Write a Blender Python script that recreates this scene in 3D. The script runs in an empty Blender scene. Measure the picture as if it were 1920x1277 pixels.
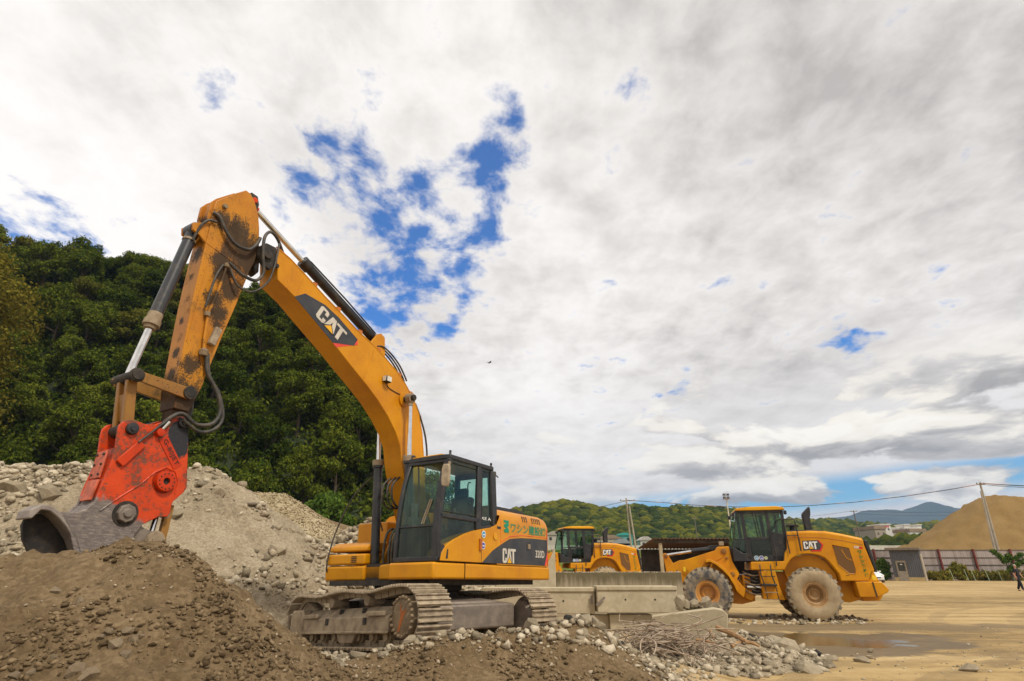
import bpy, bmesh, math, random
import numpy as np
from mathutils import Vector, Matrix
R = math.radians
random.seed(7)
C = bpy.context.scene.collection
sc = bpy.context.scene

# ------------------------------------------------------------------ camera
CH = 1.68; PITCH = 21.6; FPX = 1067.0
cam = bpy.data.cameras.new('camera'); cam_o = bpy.data.objects.new('camera', cam); C.objects.link(cam_o)
cam.sensor_width = 36.0; cam.lens = 36.0 * FPX / 1920.0
cam_o.location = (0, 0, CH); cam_o.rotation_euler = (R(90 + PITCH), 0, 0)
cam.clip_start = 0.05; cam.clip_end = 20000
sc.camera = cam_o
sc.view_settings.view_transform = 'Standard'; sc.view_settings.look = 'None'
sc.view_settings.exposure = 0.0; sc.view_settings.gamma = 1.0
sc.cycles.max_bounces = 8; sc.cycles.transparent_max_bounces = 12; sc.cycles.volume_bounces = 0
sc.cycles.use_fast_gi = False

def ray(px, py):
    c, s = math.cos(R(PITCH)), math.sin(R(PITCH))
    a = (px - 960) / FPX; b = (638.5 - py) / FPX
    return Vector((a, c - b * s, s + b * c))
def at(px, py, Y):
    """the place seen at a photo position, Y metres in front of the camera"""
    r = ray(px, py)
    return Vector((0, 0, CH)) + r * (Y / r.y)

# ------------------------------------------------------------------ sun and sky
SUN_EL = 52; SUN_AZ = 138        # azimuth from +Y, negative is to the left
sun = bpy.data.lights.new('sun', 'SUN'); sun_o = bpy.data.objects.new('sun', sun); C.objects.link(sun_o)
sun.energy = 2.9; sun.angle = R(9); sun.color = (1, .93, .82)
sd = Vector((math.sin(R(SUN_AZ)) * math.cos(R(SUN_EL)), math.cos(R(SUN_AZ)) * math.cos(R(SUN_EL)), math.sin(R(SUN_EL))))
sun_o.rotation_euler = sd.to_track_quat('Z', 'Y').to_euler()

class NT:
    """small helper for wiring shader nodes"""
    def __init__(s, tree): s.t = tree; s.n = tree.nodes; s.l = tree.links
    def node(s, typ, **kw):
        n = s.n.new(typ)
        for k, v in kw.items(): setattr(n, k, v)
        return n
    def put(s, sock, v):
        if isinstance(v, bpy.types.NodeSocket): s.l.new(v, sock)
        elif v is not None:
            if sock.type == 'RGBA' and hasattr(v, '__len__') and len(v) == 3: v = (*v, 1)
            sock.default_value = v
    def math(s, op, a, b=None, c=None, clamp=False):
        n = s.node('ShaderNodeMath', operation=op, use_clamp=clamp)
        s.put(n.inputs[0], a)
        if b is not None: s.put(n.inputs[1], b)
        if c is not None: s.put(n.inputs[2], c)
        return n.outputs[0]
    def vmath(s, op, a, b=None, scale=None):
        n = s.node('ShaderNodeVectorMath', operation=op)
        s.put(n.inputs[0], a)
        if b is not None: s.put(n.inputs[1], b)
        if scale is not None: s.put(n.inputs['Scale'], scale)
        return n.outputs['Value'] if op in ('DOT_PRODUCT', 'LENGTH') else n.outputs[0]
    def sep(s, v):
        n = s.node('ShaderNodeSeparateXYZ'); s.put(n.inputs[0], v); return n.outputs
    def comb(s, x, y, z):
        n = s.node('ShaderNodeCombineXYZ'); s.put(n.inputs[0], x); s.put(n.inputs[1], y); s.put(n.inputs[2], z); return n.outputs[0]
    def noise(s, vec, scale, detail=5, rough=.55, dist=0, lac=2.0, col=False):
        n = s.node('ShaderNodeTexNoise'); s.put(n.inputs['Vector'], vec); n.inputs['Scale'].default_value = scale
        n.inputs['Detail'].default_value = detail; n.inputs['Roughness'].default_value = rough
        n.inputs['Distortion'].default_value = dist; n.inputs['Lacunarity'].default_value = lac
        return n.outputs[1 if col else 0]
    def voro(s, vec, scale, feat='F1', out=0, rand=1.0):
        n = s.node('ShaderNodeTexVoronoi', feature=feat); s.put(n.inputs['Vector'], vec); n.inputs['Scale'].default_value = scale
        n.inputs['Randomness'].default_value = rand
        return n.outputs[out]
    def ss(s, v, lo, hi, a=0.0, b=1.0):
        n = s.node('ShaderNodeMapRange', interpolation_type='SMOOTHSTEP'); s.put(n.inputs[0], v)
        s.put(n.inputs[1], lo); s.put(n.inputs[2], hi); s.put(n.inputs[3], a); s.put(n.inputs[4], b)
        return n.outputs[0]
    def mix(s, f, a, b, blend='MIX'):
        n = s.node('ShaderNodeMix', data_type='RGBA', blend_type=blend)
        s.put(n.inputs[0], f); s.put(n.inputs[6], a); s.put(n.inputs[7], b); return n.outputs[2]
    def ramp(s, f, stops):
        n = s.node('ShaderNodeValToRGB'); s.put(n.inputs[0], f); e = n.color_ramp.elements
        while len(e) < len(stops): e.new(.5)
        for el, (p, c) in zip(e, stops): el.position = p; el.color = (*c, 1) if len(c) == 3 else c
        return n.outputs[0]

CUMULUS = []
for px, py, wa, we, wt in ((1790, 690, .16, .035, .26), (1900, 650, .10, .03, .26), (1600, 815, .13, .030, .26), (1450, 850, .14, .026, .26), (1340, 880, .10, .02, .22), (1850, 800, .14, .035, .28), (1700, 895, .2, .016, .16), (1500, 925, .3, .014, .16), (1100, 940, .3, .015, .16)):
    v = ray(px, py).normalized(); CUMULUS.append((math.atan2(v.x, v.y), math.asin(v.z), wa, we, wt))
def build_world():
    w = bpy.data.worlds.new('World'); sc.world = w; w.use_nodes = True
    k = NT(w.node_tree); w.node_tree.nodes.clear()
    out = k.node('ShaderNodeOutputWorld'); bg = k.node('ShaderNodeBackground'); bg.inputs[1].default_value = .1
    k.l.new(bg.outputs[0], out.inputs[0])
    sky = k.node('ShaderNodeTexSky', sky_type='NISHITA', sun_disc=False)
    sky.sun_elevation = R(SUN_EL); sky.sun_rotation = R(SUN_AZ); sky.air_density = 1.0; sky.dust_density = .4; sky.ozone_density = 2.5
    d = k.node('ShaderNodeTexCoord').outputs['Generated']
    x, y, z = k.sep(d)
    # high broken cloud sheet, laid out on a plane above the ground
    zz = k.math('ADD', k.math('MAXIMUM', z, 0.0), .14)
    p = k.comb(k.math('DIVIDE', x, zz), k.math('DIVIDE', y, zz), 0.0)
    p = k.vmath('MULTIPLY', p, (1.0, .8, 1.0))
    n1 = k.noise(p, 1.15, 9, .58, .25)
    n2 = k.noise(k.vmath('ADD', p, (7.3, 2.1, 0)), 7.5, 8, .60, .15)
    n3 = k.noise(k.vmath('ADD', p, (3.3, 9.1, 0)), .75, 4, .5, .4)
    cov = k.math('ADD', k.math('MULTIPLY', n1, .70), k.math('MULTIPLY', n2, 2.6))
    bias = None
    for px, py, deg, wt in ((600, 300, 3.5, .27), (680, 340, 4, .30), (740, 400, 4.5, .26), (860, 330, 4.5, .28), (930, 300, 3.5, .26), (900, 400, 3.5, .24), (520, 265, 3.5, .22), (965, 230, 3, .20), (690, 470, 5, .20), (640, 410, 4, .14), (800, 460, 4, .16),
                            (850, 530, 4.5, .25), (760, 570, 4.5, .24), (930, 500, 4, .14), (660, 620, 4, .18), (830, 620, 3, .14), (110, 450, 3, .30), (20, 430, 3, .2), (1580, 625, 1.5, .22), (1625, 630, 1.5, .22), (1600, 655, 1.2, .16), (1255, 738, 1.1, .26), (1285, 742, 1.1, .26), (1105, 684, .9, .12), (1130, 686, .9, .10), (1205, 772, .8, .22), (650, 660, 3, .12), (60, 390, 3, .15), (140, 470, 2, .25)):
        v = ray(px, py).normalized()
        g = k.math('SUBTRACT', k.vmath('DOT_PRODUCT', d, tuple(v)), 1.0)
        g = k.math('EXPONENT', k.math('MULTIPLY', g, 2.0 / R(deg) ** 2))
        g = k.math('MULTIPLY', g, wt)
        bias = g if bias is None else k.math('ADD', bias, g)
    cov = k.math('SUBTRACT', k.math('ADD', cov, -.47), k.math('MINIMUM', k.math('MULTIPLY', bias, 1.75), .57))
    a1 = k.ss(cov, .33, .88, .05, 1.0)
    # brightness of that sheet: thick parts grey, thin parts white; heavier to the right
    az = k.math('ARCTAN2', x, y)
    right = k.ss(az, -.35, .75)
    up = k.ss(z, .25, .75)
    thick = k.math('ADD', k.math('ADD', n3, -.085), k.math('MULTIPLY', n2, .59))
    thick = k.math('ADD', thick, k.math('MULTIPLY', k.math('MULTIPLY', right, up), .15))
    c1 = k.ramp(thick, [(.57, (1.10, 1.06, 1.02)), (.70, (.99, .945, .90)), (.85, (.79, .745, .705)), (1.0, (.55, .515, .49))])
    # low cumulus rows over the horizon
    el = k.math('ARCSINE', z)
    q = k.comb(k.math('MULTIPLY', az, 4.2), k.math('MULTIPLY', el, 11.0), 0.0)
    warp = k.noise(q, .9, 3, .5, 0, col=True)
    q2 = k.vmath('ADD', q, k.vmath('SCALE', k.vmath('SUBTRACT', warp, (.5, .5, .5)), scale=.9))
    m1 = k.noise(q2, 1.25, 9, .55, 0)
    m2 = k.noise(k.vmath('ADD', q2, (-.06, .26, 0)), 1.25, 5, .55, 0)
    bb = None; tops = None
    for (ca, ce, wa, we, wt) in CUMULUS:
        g = k.math('ADD', k.math('POWER', k.math('DIVIDE', k.math('SUBTRACT', az, ca), wa), 2.0), k.math('POWER', k.math('DIVIDE', k.math('SUBTRACT', el, ce), we), 2.0))
        g = k.math('MULTIPLY', k.math('EXPONENT', k.math('MULTIPLY', g, -1.0)), wt); bb = g if bb is None else k.math('MAXIMUM', bb, g)
        tp = k.math('MULTIPLY', g, k.math('DIVIDE', k.math('SUBTRACT', el, ce), we)); tops = tp if tops is None else k.math('ADD', tops, tp)
    a2 = k.ss(k.math('ADD', m1, bb), .53, .60)
    light = k.math('ADD', k.math('ADD', .50, k.math('MULTIPLY', tops, 2.0)), k.math('MULTIPLY', k.math('SUBTRACT', m1, m2), 2.4))
    light = k.math('ADD', light, k.math('MULTIPLY', k.math('SUBTRACT', n2, .5), .5))
    c2 = k.ramp(light, [(.10, (.42, .395, .375)), (.38, (.66, .62, .58)), (.60, (1.05, .98, .86)), (.9, (1.15, 1.09, .98))])
    low = k.ss(el, .34, .21)
    low = k.math('MULTIPLY', low, k.ss(az, .10, .42, .55, 1.0))
    gap = k.math('MULTIPLY', k.ss(k.math('ABSOLUTE', k.math('SUBTRACT', el, k.math('ADD', .098, k.math('MULTIPLY', k.math('SUBTRACT', az, .45), .07)))), .035, .008), k.ss(az, .02, .2))
    skyc = k.mix(1.0, sky.outputs[0], (.10, .92, 1.75), 'MULTIPLY')
    skyl = k.mix(1.0, sky.outputs[0], (.36, .98, 1.35), 'MULTIPLY')
    skyc = k.mix(k.ss(el, .10, .40), skyl, skyc)
    hz = k.ss(el, .10, .0)
    a1 = k.math('MULTIPLY', a1, k.math('SUBTRACT', 1.0, k.math('MULTIPLY', gap, .9)))
    a1 = k.math('MAXIMUM', a1, k.math('MULTIPLY', hz, .75))
    c1 = k.mix(k.math('MULTIPLY', low, .55), c1, (.80, .765, .74))
    col = k.mix(a1, skyc, k.mix(1.0, c1, (10, 10, 10), 'MULTIPLY'))
    col = k.mix(k.math('MULTIPLY', a2, low), col, k.mix(1.0, c2, (10, 10, 10), 'MULTIPLY'))
    # below the horizon: dull earth
    col = k.mix(k.ss(z, -.01, -.04), col, (1.5, 1.2, .8))
    k.l.new(col, bg.inputs[0])
build_world()

# ------------------------------------------------------------------ properties
def tag(o, label=None, cat=None, group=None, kind=None):
    if label: o['label'] = label
    if cat: o['category'] = cat
    if group: o['group'] = group
    if kind: o['kind'] = kind
    return o
def empty(name, loc, rz=0, label=None, cat=None, group=None):
    o = bpy.data.objects.new(name, None); C.objects.link(o); o.location = loc; o.rotation_euler = (0, 0, rz)
    o.empty_display_size = .3
    return tag(o, label, cat, group)

# ------------------------------------------------------------------ mesh helpers
SPLIT = dict(linkage_pins='linkage_pin', vent_slots='vent_slot', roof_bolts='roof_bolt', boom_bosses='boom_boss', pipe_clamps='pipe_clamp', plate_bolts='plate_bolt', hub_bolts='hub_bolt', guard_slots='guard_slot', mud_slots='mud_slot', grab_plates='grab_plate', louvres='louvre', stick_ribs='stick_rib', cylinder_lugs='cylinder_lug', valves='valve', mud_lumps='mud_lump', wheel_bolts='wheel_bolt', weld_seams='weld_seam', window_seals='window_seal', wipers='wiper', crown_plates='crown_plate', boom_forks='boom_fork')
class MB:
    def __init__(s): s.v = []; s.f = []
    def add(s, vs, fs):
        b = len(s.v); s.v += [tuple(v) for v in vs]; s.f += [tuple(i + b for i in f) for f in fs]; return s
    def box(s, x0, x1, y0, y1, z0, z1):
        vs = [(x, y, z) for z in (z0, z1) for y in (y0, y1) for x in (x0, x1)]
        return s.add(vs, [(0, 2, 3, 1), (4, 5, 7, 6), (0, 1, 5, 4), (2, 6, 7, 3), (0, 4, 6, 2), (1, 3, 7, 5)])
    def prism(s, pts, y0, y1, axis='y'):
        n = len(pts); ar = sum(pts[i][0] * pts[(i + 1) % n][1] - pts[(i + 1) % n][0] * pts[i][1] for i in range(n))
        if ar < 0: pts = pts[::-1]
        def P(a, b, c): return (a, c, b) if axis == 'y' else ((c, a, b) if axis == 'x' else (a, b, c))
        vs = [P(a, b, y0) for a, b in pts] + [P(a, b, y1) for a, b in pts]
        fs = [tuple(range(n)), tuple(range(2 * n - 1, n - 1, -1))] + [(i, i + n, (i + 1) % n + n, (i + 1) % n) for i in range(n)]
        if axis != 'y': fs = [f[::-1] for f in fs]
        return s.add(vs, fs)
    def tube(s, pts, r, n=8, caps=True, close=False):
        pts = [Vector(p) for p in pts]; m = len(pts); rs = r if hasattr(r, '__len__') else [r] * m
        vs = []; up = None
        for i, p in enumerate(pts):
            t = (pts[min(i + 1, m - 1)] - pts[max(i - 1, 0)]) if not close else (pts[(i + 1) % m] - pts[i - 1])
            if t.length < 1e-9: t = Vector((0, 0, 1))
            t.normalize()
            if up is None: up = Vector((0, 0, 1)) if abs(t.z) < .9 else Vector((1, 0, 0))
            a = t.cross(up);
            if a.length < 1e-6: a = t.cross(Vector((0, 1, 0)))
            a.normalize(); b = a.cross(t).normalized(); up = b
            for k in range(n):
                q = 2 * math.pi * k / n; vs.append(p + (a * math.cos(q) + b * math.sin(q)) * rs[i])
        fs = [(i * n + k, i * n + (k + 1) % n, (i + 1) * n + (k + 1) % n, (i + 1) * n + k) for i in range(m - 1) for k in range(n)]
        if close: fs += [((m - 1) * n + k, (m - 1) * n + (k + 1) % n, (k + 1) % n, k) for k in range(n)]
        elif caps: fs += [tuple(range(n))[::-1], tuple(range((m - 1) * n, m * n))]
        return s.add(vs, fs)
    def cyl(s, a, b, r, n=20, r2=None): return s.tube([a, b], [r, r if r2 is None else r2], n)
    def bar(s, a, b, w, h, up=(0, 0, 1)):
        a, b = Vector(a), Vector(b); t = (b - a).normalized(); u = t.cross(Vector(up))
        if u.length < 1e-5: u = t.cross(Vector((0, 1, 0)))
        u.normalize(); v = u.cross(t)
        vs = [p + u * (i * w / 2) + v * (j * h / 2) for p in (a, b) for i, j in ((-1, -1), (1, -1), (1, 1), (-1, 1))]
        return s.add(vs, [(3, 2, 1, 0), (4, 5, 6, 7), (0, 1, 5, 4), (1, 2, 6, 5), (2, 3, 7, 6), (3, 0, 4, 7)])
    def lathe(s, prof, c=(0, 0, 0), axis='y', n=36):
        """prof: (radius, offset along the axis)"""
        vs = []; c = Vector(c)
        for r, h in prof:
            for k in range(n):
                q = 2 * math.pi * k / n; a, b = r * math.cos(q), r * math.sin(q)
                vs.append(c + (Vector((a, h, b)) if axis == 'y' else Vector((a, b, h)) if axis == 'z' else Vector((h, a, b))))
        m = len(prof)
        fs = [(i * n + k, (i + 1) * n + k, (i + 1) * n + (k + 1) % n, i * n + (k + 1) % n) for i in range(m - 1) for k in range(n)]
        if prof[0][0] > 1e-6: pass
        return s.add(vs, fs)
    def quad(s, a, b, c, d): return s.add([a, b, c, d], [(0, 1, 2, 3)])
    def build(s, name, m, parent=None, bevel=0, seg=2, smooth=30, loc=None):
        one = SPLIT.get(name)
        if one:      # countable pieces: one object each
            par = list(range(len(s.v)))
            def find(i):
                while par[i] != i: par[i] = par[par[i]]; i = par[i]
                return i
            for f in s.f:
                for i in f[1:]: par[find(i)] = find(f[0])
            gr = {}
            for f in s.f: gr.setdefault(find(f[0]), []).append(f)
            for fs in gr.values():
                ids = sorted({i for f in fs for i in f}); mp = {i: j for j, i in enumerate(ids)}; q = MB(); q.v = [s.v[i] for i in ids]; q.f = [tuple(mp[i] for i in f) for f in fs]
                last = q.build(one, m, parent, bevel, seg, smooth, loc)
            return last
        me = bpy.data.meshes.new(name); me.from_pydata(s.v, [], s.f); me.materials.append(m)
        bm = bmesh.new(); bm.from_mesh(me); bmesh.ops.recalc_face_normals(bm, faces=bm.faces[:]); bm.to_mesh(me); bm.free()
        if smooth:
            me.polygons.foreach_set('use_smooth', [True] * len(me.polygons)); me.set_sharp_from_angle(angle=R(smooth))
        o = bpy.data.objects.new(name, me); C.objects.link(o)
        if bevel:
            b = o.modifiers.new('bevel', 'BEVEL'); b.width = bevel; b.segments = seg; b.limit_method = 'ANGLE'; b.angle_limit = R(35)
        if parent: o.parent = parent
        if loc is not None: o.location = loc
        return o

def np_mesh(name, V, F, m, parent=None, smooth=False):
    """V (n,3), F (m,3|4) arrays -> one mesh object"""
    V = np.asarray(V, np.float32); F = np.asarray(F, np.int32); k = F.shape[1]
    me = bpy.data.meshes.new(name); me.vertices.add(len(V)); me.vertices.foreach_set('co', V.ravel())
    me.loops.add(F.size); me.loops.foreach_set('vertex_index', F.ravel())
    me.polygons.add(len(F)); me.polygons.foreach_set('loop_start', np.arange(0, F.size, k, dtype=np.int32))
    me.update(calc_edges=True)
    if smooth: me.polygons.foreach_set('use_smooth', [True] * len(F))
    me.materials.append(m); me.validate()
    o = bpy.data.objects.new(name, me); C.objects.link(o)
    if parent: o.parent = parent
    return o

def copy_tree(o, parent=None):
    c = o.copy(); C.objects.link(c); c.parent = parent
    for ch in [x for x in o.children]: copy_tree(ch, c)
    return c

def text(body, w, h, origin, u, v, m, parent, name='lettering', bold=.0, depth=.004, center=True):
    """raised lettering, fitted to w x h, on the plane spanned by u (reading direction) and v (up)"""
    c = bpy.data.curves.new(name, 'FONT'); c.body = body; c.offset = bold; c.resolution_u = 3
    t = bpy.data.objects.new(name, c); C.objects.link(t); bpy.context.view_layer.update()
    me0 = t.to_mesh(); vs = [p.co.copy() for p in me0.vertices]; fs = [tuple(p.vertices) for p in me0.polygons]
    t.to_mesh_clear(); bpy.data.objects.remove(t)
    x0, x1 = min(a.x for a in vs), max(a.x for a in vs); y0, y1 = min(a.y for a in vs), max(a.y for a in vs)
    u, v, o = Vector(u).normalized(), Vector(v).normalized(), Vector(origin); n = u.cross(v)
    out = [o + u * ((a.x - x0) / (x1 - x0) - (.5 if center else 0)) * w + v * ((a.y - y0) / (y1 - y0) - (.5 if center else 0)) * h + n * depth for a in vs]
    mb = MB(); mb.add(out, fs)
    return mb.build(name, m, parent, smooth=0)

def flat(pts, origin, u, v, m, parent, name, depth=.003):
    """a thin plate with outline pts on the plane u, v"""
    u, v, o = Vector(u).normalized(), Vector(v).normalized(), Vector(origin); n = u.cross(v)
    k = len(pts); a = [o + u * p + v * q for p, q in pts]; b = [p + n * depth for p in a]
    mb = MB(); mb.add(a + b, [tuple(range(k))[::-1], tuple(range(k, 2 * k))] + [(i, (i + 1) % k, (i + 1) % k + k, i + k) for i in range(k)])
    return mb.build(name, m, parent, smooth=0)

# ------------------------------------------------------------------ materials
def pbr(name):
    m = bpy.data.materials.new(name); m.use_nodes = True; k = NT(m.node_tree)
    return m, k, m.node_tree.nodes['Principled BSDF']
def co(k, kind='Object'): return k.node('ShaderNodeTexCoord').outputs[kind]
def bump(k, b, h, dist, strength=1.0, prev=None):
    n = k.node('ShaderNodeBump'); n.inputs['Distance'].default_value = dist; n.inputs['Strength'].default_value = strength
    k.put(n.inputs['Height'], h)
    if prev is not None: k.put(n.inputs['Normal'], prev)
    k.put(b.inputs['Normal'], n.outputs[0]); return n.outputs[0]
def plain(name, c, rough=.5, metal=0.0, var=.12, scale=4, bmp=0.0, c2=None, lo=.35, hi=.7, spec=None):
    m, k, b = pbr(name); v = co(k)
    n = k.noise(v, scale, 6, .6)
    c2 = c2 or tuple(x * (1 - var * 2.2) for x in c)
    k.put(b.inputs['Base Color'], k.mix(k.ss(n, lo, hi), c, c2))
    k.put(b.inputs['Roughness'], k.math('ADD', rough - .06, k.math('MULTIPLY', k.noise(v, scale * 3, 4), .14)))
    b.inputs['Metallic'].default_value = metal
    if spec is not None: b.inputs['Specular IOR Level'].default_value = spec
    if bmp: bump(k, b, k.noise(v, scale * 8, 5, .65), bmp)
    return m
def paint(name, c, dirt=(.17, .105, .05), amt=.5, rough=.38, scale=2.2, fine=.5, grime=None):
    """machine paint with dust, chips and streaks of dirt"""
    m, k, b = pbr(name); v = co(k)
    big = k.noise(v, scale, 7, .62, .2); sm = k.noise(k.vmath('MULTIPLY', v, (1, 1, .55)), scale * 9, 6, .7)
    chips = k.voro(v, scale * 13, 'F1', 0)
    f = k.ss(k.math('ADD', k.math('MULTIPLY', big, .62), k.math('MULTIPLY', sm, .38)), .74 - amt * .25, .86 - amt * .15)
    f2 = k.ss(k.math('ADD', chips, k.math('MULTIPLY', k.noise(v, scale * 3.1, 4), .55)), .43, .37)
    base = k.mix(k.ss(k.noise(v, 1.3, 6, .6), .35, .7), c, (c[0] * .80, c[1] * .70, c[2] + .002)); runs = k.noise(k.vmath('MULTIPLY', v, (9, 9, .7)), 1.6, 6, .7); base = k.mix(k.ss(runs, .56, .74, .0, .5 * min(1, amt * 2)), base, (dirt[0] * 1.4, dirt[1] * 1.2, dirt[2]))
    # light dust film that lies on what faces up
    up = k.sep(k.node('ShaderNodeNewGeometry').outputs['Normal'])[2]
    dust = k.math('MULTIPLY', k.ss(up, .2, .95), k.ss(sm, .35, .8, .0, .28 * min(amt * 2, 1)))
    col = k.mix(k.math('MULTIPLY', f, .85), base, dirt)
    col = k.mix(k.math('MULTIPLY', f2, fine), col, tuple(x * .45 for x in dirt))
    col = k.mix(dust, col, (.42, .32, .19))
    r = k.math('ADD', rough, k.math('MULTIPLY', k.math('ADD', f, dust), .4))
    if grime:   # splashes of dark grease: list of (x, y, z, radius)
        g = None
        for (gx, gy, gz, gr) in grime:
            dd = k.vmath('LENGTH', k.vmath('SUBTRACT', v, (gx, gy, gz)))
            q = k.math('DIVIDE', dd, gr)
            q = k.math('ADD', q, k.math('MULTIPLY', k.math('SUBTRACT', k.noise(v, 48, 7, .8), .5), 2.4))
            q = k.math('ADD', q, k.math('MULTIPLY', k.math('SUBTRACT', k.noise(k.vmath('MULTIPLY', v, (1, 1, .45)), 9, 5, .7), .5), 1.7))
            q = k.ss(q, 1.10, .62)
            g = q if g is None else k.math('MAXIMUM', g, q)
        col = k.mix(k.math('MULTIPLY', g, .93), col, (.030, .022, .014))
        r = k.math('ADD', r, k.math('MULTIPLY', g, .2))
    k.put(b.inputs['Base Color'], col); k.put(b.inputs['Roughness'], r)
    b.inputs['Specular IOR Level'].default_value = .25
    bump(k, b, k.math('ADD', k.math('MULTIPLY', f, .6), k.math('MULTIPLY', sm, .3)), .004, .8)
    return m
def glass(name, tint=(.22, .33, .27), dens=.55, rough=.03):
    m = bpy.data.materials.new(name); m.use_nodes = True; k = NT(m.node_tree); k.n.clear()
    out = k.node('ShaderNodeOutputMaterial'); t = k.node('ShaderNodeBsdfTransparent'); g = k.node('ShaderNodeBsdfGlossy')
    t.inputs[0].default_value = (*tint, 1); g.inputs[0].default_value = (.85, .95, .9, 1); g.inputs['Roughness'].default_value = rough
    f = k.node('ShaderNodeLayerWeight'); f.inputs[0].default_value = .5; fr_ = k.math('POWER', f.outputs['Facing'], 4.0)
    df = k.node('ShaderNodeBsdfDiffuse'); df.inputs[0].default_value = (.10, .12, .08, 1)
    dm = k.node('ShaderNodeMixShader'); k.put(dm.inputs[0], k.ss(k.noise(co(k), 2.6, 6, .6), .45, .8, .04, .28))
    k.l.new(t.outputs[0], dm.inputs[1]); k.l.new(df.outputs[0], dm.inputs[2])
    mx = k.node('ShaderNodeMixShader'); k.put(mx.inputs[0], k.math('ADD', k.math('MULTIPLY', fr_, .7), .035))
    k.l.new(dm.outputs[0], mx.inputs[1]); k.l.new(g.outputs[0], mx.inputs[2]); k.l.new(mx.outputs[0], out.inputs[0])
    return m
def leafmat(name, ca, cb, cc, trans=.25):
    m = bpy.data.materials.new(name); m.use_nodes = True; k = NT(m.node_tree); k.n.clear()
    out = k.node('ShaderNodeOutputMaterial'); g = k.node('ShaderNodeNewGeometry'); oi = k.node('ShaderNodeObjectInfo')
    n = k.noise(k.vmath('ADD', co(k), k.vmath('SCALE', (31., 17., 7.), scale=oi.outputs['Random'])), .55, 3)
    f = k.math('ADD', k.math('MULTIPLY', g.outputs['Random Per Island'], .45), k.math('MULTIPLY', k.math('ADD', n, oi.outputs['Random']), .33))
    col = k.ramp(f, [(.15, ca), (.48, cb), (.78, cc)])
    d = k.node('ShaderNodeBsdfDiffuse'); k.put(d.inputs[0], col); t = k.node('ShaderNodeBsdfTranslucent'); k.put(t.inputs[0], k.mix(.5, col, cc))
    mx = k.node('ShaderNodeMixShader'); mx.inputs[0].default_value = trans
    k.l.new(d.outputs[0], mx.inputs[1]); k.l.new(t.outputs[0], mx.inputs[2]); k.l.new(mx.outputs[0], out.inputs[0])
    return m
def soil(name, ca, cb, cc, sc1=1.2, sc2=14, bd=.03, isl=False, rough=.95):
    """earth or crushed stone: patches, grains and relief"""
    m, k, b = pbr(name); v = co(k)
    a = k.noise(v, sc1, 6, .6, .3); f = k.noise(v, sc2, 8, .72); g = k.voro(v, sc2 * 1.9, 'F1', 0)
    gc = k.sep(k.voro(v, sc2 * 1.9, 'F1', 1))[0]
    t = k.math('ADD', k.math('MULTIPLY', a, .5), k.math('ADD', k.math('MULTIPLY', f, .35), k.math('MULTIPLY', gc, .16)))
    if isl: t = k.math('ADD', k.math('MULTIPLY', t, .6), k.math('MULTIPLY', k.node('ShaderNodeNewGeometry').outputs['Random Per Island'], .42))
    k.put(b.inputs['Base Color'], k.ramp(t, [(.28, ca), (.5, cb), (.72, cc)])); b.inputs['Roughness'].default_value = rough
    b.inputs['Specular IOR Level'].default_value = .2
    bump(k, b, k.math('SUBTRACT', k.math('ADD', f, k.math('MULTIPLY', a, .5)), k.math('MULTIPLY', g, .35)), bd)
    return m

YEL = (.62, .265, .004)
MT = {}
MT['yellow'] = paint('yellow paint', YEL, amt=.30, fine=.35)
MT['boom'] = paint('boom paint', YEL, amt=.42, fine=.5)
MT['stick'] = paint('stick paint', (.52, .215, .014), dirt=(.15, .075, .025), amt=1.05, fine=1.0, grime=[(4.52, .16, 5.46, .50), (4.80, .16, 5.74, .30), (5.0, .16, 5.80, .20), (4.9, .16, 5.2, .20), (4.85, .16, 5.0, .20), (4.72, .16, 4.85, .20), (4.9, .16, 4.6, .15), (4.8, .16, 4.4, .15), (4.78, .16, 4.25, .09), (4.95, .0, 3.05, .50), (5.12, .0, 3.45, .12), (5.0, .16, 3.6, .16), (5.1, 0, 5.2, .16), (5.12, 0, 4.85, .07), (5.15, .0, 5.75, .14), (5.1, 0, 4.5, .09), (5.13, 0, 4.2, .07), (5.08, 0, 3.95, .10), (5.12, 0, 3.75, .09)])
MT['loader'] = paint('loader paint', (.64, .275, .004), amt=.18, fine=.12)
MT['hood'] = paint('hood paint', (.70, .32, .006), amt=.1, fine=.06)
MT['link'] = paint('link paint', (.30, .15, .03), dirt=(.05, .035, .02), amt=.9, fine=.9)
MT['red'] = paint('orange red paint', (.60, .052, .004), dirt=(.07, .04, .025), amt=.62, fine=.85, scale=4)
MT['roofyel'] = paint('roof yellow', (.74, .36, .012), amt=.1, fine=.1)
MT['black'] = plain('black metal', (.018, .018, .020), .42, var=.3, scale=5, c2=(.06, .048, .034), lo=.5, hi=.75)
MT['blackdull'] = plain('greasy black', (.012, .010, .008), .7, c2=(.05, .036, .022), scale=9, bmp=.01)
MT['cyl'] = plain('cylinder barrel paint', (.030, .032, .036), .36, c2=(.11, .085, .055), scale=6, lo=.52, hi=.8)
MT['chrome'] = plain('chrome rod', (.75, .73, .70), .14, 1.0, var=.1, scale=8)
MT['hose'] = plain('hose rubber', (.025, .024, .022), .55, c2=(.09, .07, .045), scale=9)
MT['steel'] = plain('worn steel', (.17, .14, .115), .5, .35, c2=(.27, .22, .17), scale=6, bmp=.004)
MT['dusty'] = plain('dusty steel', (.35, .27, .175), .85, 0, c2=(.20, .145, .09), scale=5, bmp=.012)
MT['dustyshoe'] = plain('dusty track shoe', (.42, .335, .225), .8, 0, c2=(.24, .18, .12), scale=7, bmp=.012)
MT['mud'] = plain('caked mud', (.34, .25, .15), .95, 0, c2=(.20, .14, .08), scale=9, bmp=.03)
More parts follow.
